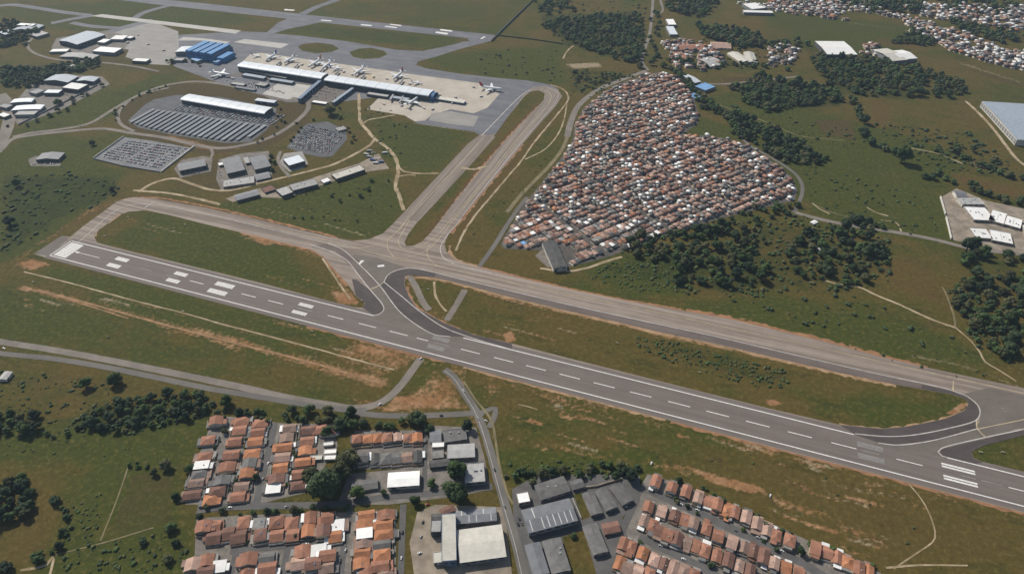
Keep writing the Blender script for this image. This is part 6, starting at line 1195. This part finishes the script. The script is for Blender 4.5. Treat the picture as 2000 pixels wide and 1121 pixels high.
# ------------------------------------------------------------------ trees
LEAF = foliage('leaves_dark', (0.0178, 0.0315, 0.0170), (0.0454, 0.0679, 0.0291), 0.5); LEAF2 = foliage('leaves_green', (0.0274, 0.0485, 0.0170), (0.0632, 0.0987, 0.0308), 0.5); LEAF3 = foliage('leaves_olive', (0.0420, 0.0485, 0.0211), (0.0931, 0.0955, 0.0420), 0.5)
BARK = simple('bark', (0.09, 0.07, 0.05), 0.9, 0.3)
def ico(sub):
    import bmesh
    b_ = bmesh.new(); bmesh.ops.create_icosphere(b_, subdivisions=sub, radius=1); V = np.array([v.co[:] for v in b_.verts]); F = [tuple(v.index for v in f.verts) for f in b_.faces]; b_.free(); return V, F
I1, I2 = ico(1), ico(2)
def crown(seed, nl, leaf, core, tall=1.0):
    """lobes of foliage: leaf sprays spread through and over an uneven crown, radius about 1, base near z=0.35"""
    r_ = np.random.default_rng(seed); m_ = MB(); lobes = []
    nlb = r_.integers(6, 10)
    for k in range(nlb):
        a = 2*math.pi*k/nlb+r_.uniform(-.4, .4); rad = r_.uniform(0.25, 0.62); lobes.append((np.array([math.cos(a)*rad, math.sin(a)*rad, (0.75+r_.uniform(-.2, .35))*tall]), r_.uniform(.32, .5)))
    lobes.append((np.array([r_.uniform(-.15, .15), r_.uniform(-.15, .15), 1.25*tall]), r_.uniform(.4, .52)))
    for c_, rad in lobes:
        V = core[0]*rad*0.86; V = V*(1+r_.uniform(-.16, .16, (len(V), 1))); V[:, 2] *= 0.85
        m_.add(V+c_, core[1])
    for k in range(nl):
        c_, rad = lobes[r_.integers(len(lobes))]; n = r_.normal(size=3); n[2] += 0.35; n /= np.linalg.norm(n)
        p = c_+n*rad*r_.uniform(.78, 1.16)*np.array([1, 1, .88]); t_ = np.cross(n+r_.normal(0, .5, 3), [0, 0, 1.]); t_ /= max(np.linalg.norm(t_), 1e-6); b_ = np.cross(n, t_)+r_.normal(0, .25, 3)
        s_ = leaf*r_.uniform(.6, 1.4); m_.add([p-t_*s_-b_*s_*.6, p+t_*s_*.8-b_*s_*.7, p+t_*s_*.7+b_*s_*.8, p-t_*s_*.9+b_*s_*.5], [(0, 1, 2, 3)])
    return m_
CROWN_HI = [crown(k, 620, 0.085, I2, 0.9+0.12*(k % 3)).mesh('crown', (LEAF, LEAF2, LEAF, LEAF3, LEAF, LEAF2, LEAF2, LEAF3)[k]) for k in range(8)]
CROWN_LO = [geo(crown(20+k, 120, 0.13, I1, 0.9+0.1*(k % 3))) for k in range(5)]
def shrub(seed):
    r_ = np.random.default_rng(seed); m_ = MB()
    for k in range(3):
        V = I1[0]*r_.uniform(.5, .75)*(1+r_.uniform(-.25, .25, (len(I1[0]), 1))); V[:, 2] *= 0.8; m_.add(V+np.array([*r_.uniform(-.45, .45, 2), .45]), I1[1])
    return geo(m_)
SHRUB = [shrub(60+k) for k in range(5)]
def trunk_mesh():
    V = []; F = []
    for i, (z, r_) in enumerate(((0, .11), (.25, .08), (.6, .06), (.95, .03))):
        for k in range(7): a = 2*math.pi*k/7; V.append((r_*math.cos(a), r_*math.sin(a), z))
    for i in range(3):
        for k in range(7): F.append((i*7+k, i*7+(k+1) % 7, i*7+7+(k+1) % 7, i*7+7+k))
    for a in (0.4, 1.9, 3.4, 5.0):                                 # limbs
        n = len(V); ca, sa = math.cos(a), math.sin(a)
        V += [(0.04*sa, -0.04*ca, .35), (-0.04*sa, 0.04*ca, .35), (0, 0, .44), (ca*.45, sa*.45, .8)]; F += [(n, n+1, n+3), (n+1, n+2, n+3), (n+2, n, n+3)]
    return mesh('trunk', V, F, BARK)
TRUNK = trunk_mesh()
trees = []
def tree(px, rpx, label, grp='trees'):
    p = P(*px); q = P(px[0]+rpx, px[1]); r_ = abs(q.x-p.x); trees.append((p.x, p.y, r_*random.uniform(.92, 1.08), label, grp))
ONE = [((640, 962), 36, 'largest dark tree beside the low grey school roof'), ((612, 940), 24, 'broad tree left of the largest dark tree'), ((682, 905), 24, 'big tree beside the grey row houses'), ((668, 930), 26, 'big tree between the largest tree and the grey rows'), ((700, 968), 16, 'round tree above the cross street by the school'),
       ((818, 826), 20, 'large round tree under the straight road'), ((803, 822), 12, 'smaller tree left of the large round one'), ((840, 842), 12, 'round tree at the workshop corner'), ((892, 930), 21, 'tall dark tree beside the pale grey depot'), ((896, 976), 26, 'broad dark tree below the pale grey depot'), ((880, 960), 16, 'tree leaning on the broad dark tree'), ((913, 838), 13, 'olive tree beside the main road bend'),
       ((843, 948), 11, 'olive tree between white hall and depot'), ((811, 982), 13, 'olive tree on the cross street'), ((576, 1000), 11, 'tree on the cross street verge'), ((523, 1002), 8, 'small tree on the cross street verge'), ((392, 1014), 9, 'round tree at the field corner'), ((572, 806), 12, 'pointed dark tree by the carriageway'), ((605, 806), 13, 'round tree second along the carriageway'), ((642, 808), 14, 'round tree third along the carriageway'), ((686, 812), 14, 'tall tree at the end of the carriageway'),
       ((665, 835), 17, 'dark tree behind the orange row'), ((640, 850), 13, 'tree behind the row under the hedge'), ((690, 835), 13, 'tree above the orange roofs'), ((170, 756), 15, 'dark round tree alone in the brown field'), ((228, 750), 15, 'second round tree alone in the brown field'), ((326, 914), 13, 'round tree at the plot corner'), ((302, 926), 9, 'smaller tree beside the plot corner'), ((345, 974), 9, 'dark tree beside the lowest field house'), ((372, 918), 11, 'dark tree at the edge of the first house row'),
       ((335, 1034), 13, 'pair of dark trees on the plot edge'), ((280, 1060), 9, 'tree below the plot edge'), ((330, 1094), 13, 'dark tree near the bottom by the houses'), ((345, 1062), 9, 'small tree above the bottom dark tree'), ((118, 1070), 9, 'tree on the field boundary'), ((78, 1096), 12, 'tree by the farm track'), ((15, 1112), 14, 'tree at the bottom corner'), ((110, 980), 12, 'tree at the edge of the field grove'), ((125, 1040), 8, 'bush tree on the field boundary line'),
       ((1760, 318), 19, 'large round tree alone on the meadow'), ((1325, 555), 10, 'round tree below the grove by the taxiway'), ((646, 224), 13, 'dark clump tree beside the second walkway'), ((443, 790), 14, 'tree above the first house row'), ((540, 1000), 6, 'small round tree on the cross street'), ((1058, 930), 13, 'round tree above the works building'), ((1078, 925), 11, 'tree beside the works building trees'), ((1100, 922), 13, 'dark tree casting shade on the works yard'),
       ((1133, 930), 11, 'pale green tree over the yard'), ((1150, 922), 10, 'tree on the hedge above the barracks'), ((1200, 932), 10, 'tree in the hedge above the barracks'), ((1233, 936), 15, 'green tree at the hillside street head'), ((1215, 925), 10, 'small tree in the hedge near the street head'), ((1040, 945), 10, 'tree beside the white cube'), ((1325, 940), 8, 'tree behind the first hillside houses'), ((1563, 1080), 11, 'tree between hillside houses'), ((1388, 1105), 8, 'tree at the short hillside link'), ((1342, 990), 6, 'small tree on the upper hillside street'), ((1250, 1060), 6, 'small tree at the lower street head'),
       ((500, 935), 9, 'tree in the street between the middle rows'), ((440, 845), 8, 'tree by the pale lane'), ((578, 1050), 8, 'tree among the lower blocks'), ((750, 965), 8, 'tree before the white hall'), ((1120, 1048), 8, 'tree on the lawn behind the dark sheds'), ((220, 375), 7, 'small tree near the western taxiway bend'), ((35, 365), 9, 'tree in the western scrub'), ((22, 440), 12, 'tree at the western edge'), ((182, 284), 7, 'tree in the meadow by the fenced car park'), ((115, 205), 9, 'dark tree by the depot yard'), ((132, 217), 5, 'small tree by the depot slope')]
for px, r_, lb in ONE:
    if lb != 'x': tree(px, r_, lb, 'single trees')
def grove(poly, n, r0, r1, label, grp, edge=0):
    w_ = PA(poly); lo, hi = w_.min(0), w_.max(0); pts = []; tries = 0
    while len(pts) < n and tries < n*40:
        tries += 1; q = rng.uniform(lo, hi)
        if not inside(q[None], w_)[0]: continue
        r_ = r0+(r1-r0)*rng.random()**1.6
        if any((q[0]-a)**2+(q[1]-b_)**2 < (0.62*(r_+c_))**2 for a, b_, c_ in pts): continue
        pts.append((q[0], q[1], r_))
    for a, b_, c_ in pts: trees.append((a, b_, c_, label, grp))
def line(pts, n, r0, r1, label, grp, jit=4):
    w_ = PA(pts)
    seg = np.r_[0, np.cumsum(np.hypot(*np.diff(w_, axis=0).T))]
    for k in range(n):
        t_ = seg[-1]*(k+rng.uniform(.2, .8))/n; trees.append((np.interp(t_, seg, w_[:, 0])+rng.normal(0, jit), np.interp(t_, seg, w_[:, 1])+rng.normal(0, jit), rng.uniform(r0, r1), label, grp))
G = grove
G([(150, 838), (170, 805), (260, 778), (380, 765), (420, 780), (425, 800), (380, 815), (250, 846)], 75, 3.6, 8.5, 'tree in the thicket left of the first house row', 'thicket by the field')
G([(-20, 815), (75, 815), (78, 842), (-20, 852)], 12, 6, 10, 'tree in the dark clump by the fields', 'dark clump at the edge')
G([(0, 948), (45, 938), (70, 965), (62, 1010), (0, 1020)], 15, 6, 10, 'tree in the small grove among the fields', 'field grove')
line([(425, 806), (470, 809), (540, 818), (600, 822), (660, 828), (700, 832), (790, 836)], 30, 3.5, 7, 'tree in the hedge above the house blocks', 'hedge above the blocks')
line([(20, 846), (70, 850), (140, 850)], 6, 3, 5, 'bush on the field edge below the thicket', 'field edge bushes', 4)
line([(250, 912), (275, 910), (300, 908)], 5, 2, 3.5, 'bush at the plot head', 'plot head bushes', 2)
line([(130, 985), (128, 1030), (112, 1070), (60, 1095)], 9, 2.5, 5, 'bush along the field boundary', 'field boundary bushes', 4)
line([(980, 935), (1010, 925), (1040, 925), (1060, 915)], 8, 3.5, 6, 'bush in the lush corner by the road', 'lush corner bushes')
line([(1150, 918), (1200, 915), (1250, 920)], 8, 3.5, 6, 'bush in the hedge above the yard', 'yard hedge')
line([(1330, 935), (1400, 975), (1480, 1010), (1560, 1050), (1640, 1090), (1720, 1118)], 16, 2.5, 4.5, 'bush behind the uphill hillside row', 'bushes behind the row')
G([(1210, 478), (1260, 462), (1320, 450), (1400, 435), (1480, 440), (1500, 470), (1490, 500), (1500, 540), (1470, 560), (1420, 568), (1370, 555), (1330, 555), (1300, 530), (1260, 510), (1225, 498)], 105, 4.5, 12.5, 'rounded tree in the grove beside the dense housing', 'grove by the dense housing')
G([(1530, 510), (1560, 465), (1600, 440), (1660, 445), (1720, 475), (1745, 505), (1715, 535), (1680, 556), (1620, 556), (1560, 540)], 85, 4, 11.5, 'tree in the grove round the small white hut', 'grove round the hut')
G([(1850, 560), (1900, 540), (2010, 545), (2020, 710), (1960, 705), (1905, 668), (1870, 625)], 100, 4.5, 12, 'tree in the edge wood above the taxiway', 'wood at the edge')
G([(1862, 495), (1900, 482), (1935, 495), (1925, 512), (1880, 520)], 7, 8, 14, 'tree in the clump below the walled yard', 'clump below the yard')
G([(1950, 500), (2010, 500), (2010, 540), (1960, 530)], 5, 8, 13, 'tree near the road at the picture edge', 'roadside clump')
G([(1400, 218), (1450, 225), (1500, 252), (1560, 278), (1615, 312), (1600, 322), (1540, 322), (1500, 306), (1470, 283), (1430, 262)], 95, 6, 13, 'tree in the long dark wood above the housing', 'long dark wood')
G([(1425, 172), (1480, 150), (1560, 163), (1620, 172), (1650, 198), (1560, 208), (1500, 220), (1460, 205)], 150, 6, 13, 'tree in the dark wood beyond the brown field', 'dark wood beyond')
G([(1580, 112), (1650, 112), (1740, 125), (1800, 135), (1880, 160), (1880, 190), (1760, 190), (1680, 186), (1600, 150)], 190, 6, 13, 'tree in the broad far wood', 'broad far wood')
G([(1090, 40), (1160, 32), (1255, 30), (1258, 122), (1200, 122), (1140, 95), (1080, 62), (1040, 52)], 240, 6, 12.5, 'tree in the wood beside the far road', 'wood by the road')
G([(1290, -15), (1405, 3), (1370, 38), (1305, 24)], 70, 9, 15, 'tree in the far plantation', 'far plantation')
G([(1360, 52), (1440, 58), (1480, 73), (1500, 90), (1450, 96), (1375, 72)], 60, 9, 14, 'tree in the far hedge wood', 'far hedge wood')
G([(0, 135), (60, 138), (190, 118), (192, 130), (110, 152), (60, 172), (5, 168)], 90, 7, 12, 'tree in the belt by the grey depot', 'belt by the depot')
G([(0, 48), (30, 42), (80, 62), (50, 92), (0, 98)], 40, 7, 12, 'tree in the far corner wood', 'far corner wood')
G([(1660, -10), (1800, -5), (1800, 26), (1720, 28), (1670, 14)], 70, 9, 14, 'tree in the wooded gap in the far town', 'wooded gap in town')
G([(1290, 130), (1330, 140), (1360, 175), (1390, 200), (1400, 215), (1370, 215), (1350, 180), (1320, 145)], 34, 6, 10, 'tree along the top edge of the dense housing', 'trees topping the housing')
G([(1850, 25), (2040, 30), (2040, 12), (1900, 0), (1820, 5)], 50, 8, 13, 'tree in the far town wood', 'far town wood')
G([(1850, 40), (1930, 60), (2000, 75), (1960, 88), (1880, 62)], 40, 8, 13, 'tree between the far town quarters', 'town quarter trees')
G([(1470, 400), (1560, 395), (1550, 420), (1420, 440), (1400, 432)], 18, 5, 9, 'tree on the lower edge of the dense housing', 'lower housing edge')
G([(1110, 140), (1230, 140), (1180, 175), (1130, 180)], 26, 4, 8, 'bushy tree above the wide road', 'trees above the wide road')
G([(1740, 445), (1660, 425), (1640, 440), (1700, 455)], 12, 5, 10, 'tree beside the road past the yard', 'roadside trees')
line([(1660, 178), (1672, 210), (1685, 245), (1692, 270), (1695, 285)], 16, 7, 11, 'tree in the hedge line between far fields', 'far field hedge', 7)
line([(1700, 280), (1720, 290), (1745, 300)], 6, 7, 11, 'tree at the hedge end by the meadow', 'hedge end')
line([(1420, 230), (1380, 205), (1400, 215), (1440, 240)], 10, 7, 10, 'tree beside the field path', 'field path trees', 8)
line([(1850, 350), (1880, 362), (1920, 378), (1960, 390), (2000, 400)], 14, 5, 9, 'tree in the line above the walled works yard', 'line above the yard', 5)
line([(1850, 290), (1900, 320), (1960, 340), (2000, 350)], 22, 5, 9, 'tree in the sandy scrub by the pale road', 'sandy scrub trees', 18)
line([(1800, 350), (1820, 340), (1840, 335)], 6, 6, 9, 'tree by the dark meadow clump', 'meadow clump', 6)
line([(1260, 140), (1280, 110), (1278, 60), (1283, 20)], 16, 6, 10, 'tree along the road running away', 'avenue trees', 10)
line([(1300, 120), (1330, 125), (1380, 132), (1450, 128), (1520, 135)], 24, 6, 10, 'tree round the far settlement', 'settlement trees', 14)
line([(230, 240), (225, 220), (245, 200), (290, 178), (340, 165)], 9, 3, 5.5, 'small tree along the loop road', 'loop road trees', 6)
line([(545, 215), (552, 240), (535, 262), (500, 285)], 8, 3, 5, 'small tree round the striped car park end', 'car park end trees', 6)
line([(610, 235), (585, 250), (565, 280)], 6, 3, 5, 'small tree beside the lower car park', 'lower car park trees', 6)
line([(640, 215), (670, 235), (690, 260), (700, 290)], 8, 3, 5.5, 'small tree on the grass by the pale winding track', 'winding track trees', 10)
line([(530, 350), (533, 320), (528, 300)], 5, 3.5, 5.5, 'small tree beside the paired grey halls', 'hall trees', 3)
line([(20, 250), (70, 240), (150, 200), (200, 170)], 10, 4, 7, 'tree along the grey depot wall', 'depot wall trees', 8)
line([(640, 400), (700, 380), (760, 350)], 9, 2.5, 5, 'bush on the green below the low sheds', 'green slope bushes', 12)
line([(560, 420), (640, 428), (700, 436)], 7, 2, 4, 'low bush above the western taxiway', 'taxiway bushes', 4)
line([(1180, 420), (1250, 380), (1320, 300), (1240, 230), (1400, 330), (1480, 380), (1150, 330)], 20, 2.5, 4.5, 'small tree among the dense quarter roofs', 'trees in the dense quarter', 14)
line([(380, 1000), (470, 998), (620, 996), (700, 990)], 9, 2.5, 4.5, 'small tree along the cross street', 'cross street trees', 3)
line([(440, 830), (425, 880), (400, 940), (388, 975)], 7, 1.8, 3, 'small garden tree beside the pale lane', 'pale lane garden trees', 2.5)
line([(490, 835), (478, 880), (462, 925), (450, 970)], 7, 1.8, 3, 'small garden tree between the inner house rows', 'inner row garden trees', 2)
line([(580, 840), (576, 880), (566, 920), (558, 955)], 7, 1.8, 3.2, 'small garden tree beyond the middle street', 'middle street garden trees', 2.5)
line([(730, 1010), (728, 1050), (724, 1095)], 5, 1.8, 3, 'small garden tree near the dusty yard street', 'yard street garden trees', 2)
line([(430, 1065), (520, 1058), (640, 1050)], 6, 1.8, 3, 'small garden tree above the lower cross street', 'lower street garden trees', 4)
line([(1260, 940), (1400, 1010), (1550, 1080)], 8, 2, 3.5, 'small street tree of the hillside rows', 'hillside street trees', 5)
line([(330, 122), (350, 118), (380, 122), (400, 124)], 8, 5, 8, 'tree before the blue hangar', 'trees before the hangar', 10)
G([(1500, 90), (1560, 80), (1580, 90), (1520, 100)], 12, 8, 12, 'tree in the far field corner', 'far field corner')
G([(1700, 20), (2040, -25), (2040, -60), (1300, -60), (1300, -30)], 260, 10, 16, 'tree beyond the far town', 'beyond the town')
G([(1780, 62), (1830, 85), (1800, 90), (1740, 85)], 26, 8, 12, 'tree below the far town', 'below the town')
G([(1040, 0), (1100, -10), (1130, 20), (1090, 35), (1050, 25)], 30, 7, 11, 'tree in the far rough pasture', 'far rough pasture')
tr2 = sorted(trees, key=lambda q: -(q[2]+(60 if q[4] == 'single trees' else 0))/math.hypot(q[0], q[1], CAM_H))
NT = 310
inn = {}
for q in tr2[:NT]: inn.setdefault(q[4], []).append(q)
TLAB = {}
for g_, L in inn.items():                                          # size and place inside the grove
    if g_ == 'single trees': continue
    A = np.array([[q[0]/(q[1]*CP+CAM_H*SP), q[1], q[2]] for q in L]); qs = [np.quantile(A[:, j], (1/3, 2/3)) for j in range(3)]
    for q, a in zip(L, A):
        c_ = [int(a[j] > qs[j][0])+int(a[j] > qs[j][1]) for j in range(3)]
        TLAB[q] = '%s %s, %s %s' % (('small', 'mid sized', 'large')[c_[2]], q[3], ('lower', 'middle', 'upper')[c_[1]], ('left part', 'centre', 'right part')[c_[0]])
for k, (x, y, r_, lb, gp) in enumerate(tr2[:NT]):
    lb = TLAB.get((x, y, r_, lb, gp), lb)
    t = empty('tree', (x, y, 0), random.uniform(0, 6.28), label=lb, cat='tree', group=gp)
    h = r_*random.uniform(.85, 1.15); t.scale = (r_, r_, h)
    part('trunk', TRUNK, t); part('crown', random.choice(CROWN_HI), t)
joined('woodland', [(random.randrange(5), x, y, random.uniform(0, 6.28), (r_*1.1, r_*1.1, r_*random.uniform(.8, 1.15)), random.choice((0, 0, 0, 1, 1, 2))) for x, y, r_, lb, gp in tr2[NT:]], CROWN_LO, [LEAF, LEAF2, LEAF3], 'the further woods and distant trees', 'woodland', -0.3)
# scrub: low bushes nobody could count
L_ = []
def scrub(poly, n, r0, r1, dark=0.6):
    w_ = PA(poly); lo, hi = w_.min(0), w_.max(0); Q = rng.uniform(lo, hi, (n*4, 2)); Q = Q[inside(Q, w_)][:n]
    for q in Q: r_ = r0+(r1-r0)*random.random()**2; L_.append((random.randrange(5), q[0], q[1], random.uniform(0, 6.28), (r_*random.uniform(.8, 1.4), r_, r_*random.uniform(.6, 1)), 0 if random.random() < dark else random.choice((1, 1, 2))))
scrub([(0, 340), (120, 335), (230, 345), (240, 380), (120, 430), (0, 510)], 330, 0.9, 4.5, 0.7)
scrub([(1225, 655), (1300, 665), (1400, 690), (1530, 720), (1545, 760), (1480, 755), (1400, 735), (1260, 690)], 420, 0.7, 3.0, 0.35)
scrub([(1140, 540), (1200, 510), (1300, 520), (1340, 570), (1240, 570)], 420, 0.7, 3.0, 0.2)
scrub([(1200, 490), (1300, 440), (1560, 420), (1740, 470), (1740, 560), (1480, 580), (1330, 575)], 900, 1.0, 5.0, 0.45)
scrub([(1400, 560), (1680, 580), (1880, 660), (1900, 700), (1700, 660), (1450, 610)], 80, 1.2, 5.0, 0.8)
scrub([(1840, 540), (2000, 520), (2000, 720), (1900, 690)], 140, 1.2, 5.0, 0.6)
scrub([(1570, 320), (1800, 380), (1840, 460), (1650, 430), (1580, 390)], 120, 1.0, 4.0, 0.7)
scrub([(0, 725), (150, 735), (260, 760), (160, 830), (0, 820)], 180, 0.6, 3.0, 0.6)
scrub([(120, 840), (180, 790), (420, 775), (400, 815), (250, 850)], 260, 0.8, 3.2, 0.35)
scrub([(0, 850), (360, 830), (330, 900), (130, 920), (0, 900)], 60, 0.5, 1.8, 0.7)
scrub([(130, 990), (200, 960), (190, 1060), (110, 1060)], 90, 0.5, 2.2, 0.6)
scrub([(120, 1075), (360, 1030), (370, 1121), (120, 1121)], 120, 0.6, 3.0, 0.6)
scrub([(1700, 240), (1900, 260), (2000, 340), (1980, 360), (1800, 320)], 260, 1.5, 6.0, 0.8)
scrub([(930, 100), (1090, 95), (1100, 160), (950, 150)], 50, 2.0, 5.0, 0.8)
scrub([(1040, 10), (1260, 0), (1260, 130), (1100, 100)], 160, 2.0, 6.0, 0.8)
scrub([(1110, 135), (1260, 140), (1180, 180), (1115, 190)], 150, 1.5, 5.0, 0.6)
scrub([(450, 395), (770, 345), (780, 400), (700, 460), (560, 430)], 40, 1.0, 3.0, 0.8)
scrub([(720, 240), (800, 240), (780, 330), (720, 260)], 40, 1.0, 4.0, 0.8)
scrub([(900, 740), (1300, 840), (1800, 980), (1780, 1090), (1500, 980), (1000, 880)], 45, 0.6, 2.0, 0.8)
scrub([(20, 600), (400, 690), (700, 760), (300, 700)], 22, 0.8, 2.2, 0.9)
scrub([(1400, 200), (1700, 260), (1690, 300), (1500, 270)], 70, 1.5, 6.0, 0.8)
scrub([(990, 905), (1060, 900), (1250, 905), (1240, 935), (1040, 935)], 120, 0.8, 3.2, 0.5)
scrub([(150, 250), (300, 160), (320, 170), (180, 250)], 14, 1.0, 4, 0.9)
scrub([(900, 460), (1060, 300), (1080, 300), (960, 490)], 26, 0.8, 2.6, 0.9)
scrub([(1960, 760), (1700, 700), (1600, 670), (1880, 690)], 20, 1, 3, 0.9)
scrub([(1280, 130), (1400, 60), (1560, 100), (1560, 140)], 150, 2, 6, 0.8)
scrub([(700, 210), (770, 215), (760, 235), (705, 240)], 18, 1.5, 4, 0.9)
joined('scrub', L_, SHRUB, [LEAF, LEAF2, LEAF3], 'low scattered bushes and scrub over the meadows', 'scrub', -0.15)

# ------------------------------------------------------------------ thin summer haze
hm = bpy.data.materials.new('haze_air'); hm.use_nodes = True; ht = hm.node_tree
for n in list(ht.nodes):
    if n.type == 'BSDF_PRINCIPLED': ht.nodes.remove(n)
pv = ht.nodes.new('ShaderNodeVolumePrincipled'); pv.inputs['Color'].default_value = (0.58, 0.77, 1.0, 1); pv.inputs['Density'].default_value = 0.000040; pv.inputs['Anisotropy'].default_value = 0.2
ht.links.new(pv.outputs[0], ht.nodes['Material Output'].inputs['Volume'])
MB().box(-70000, 70000, -70000, 90000, -1.5, CAM_H+25).build('haze', hm, label='thin pale haze over the whole plain', cat='haze', kind='stuff')
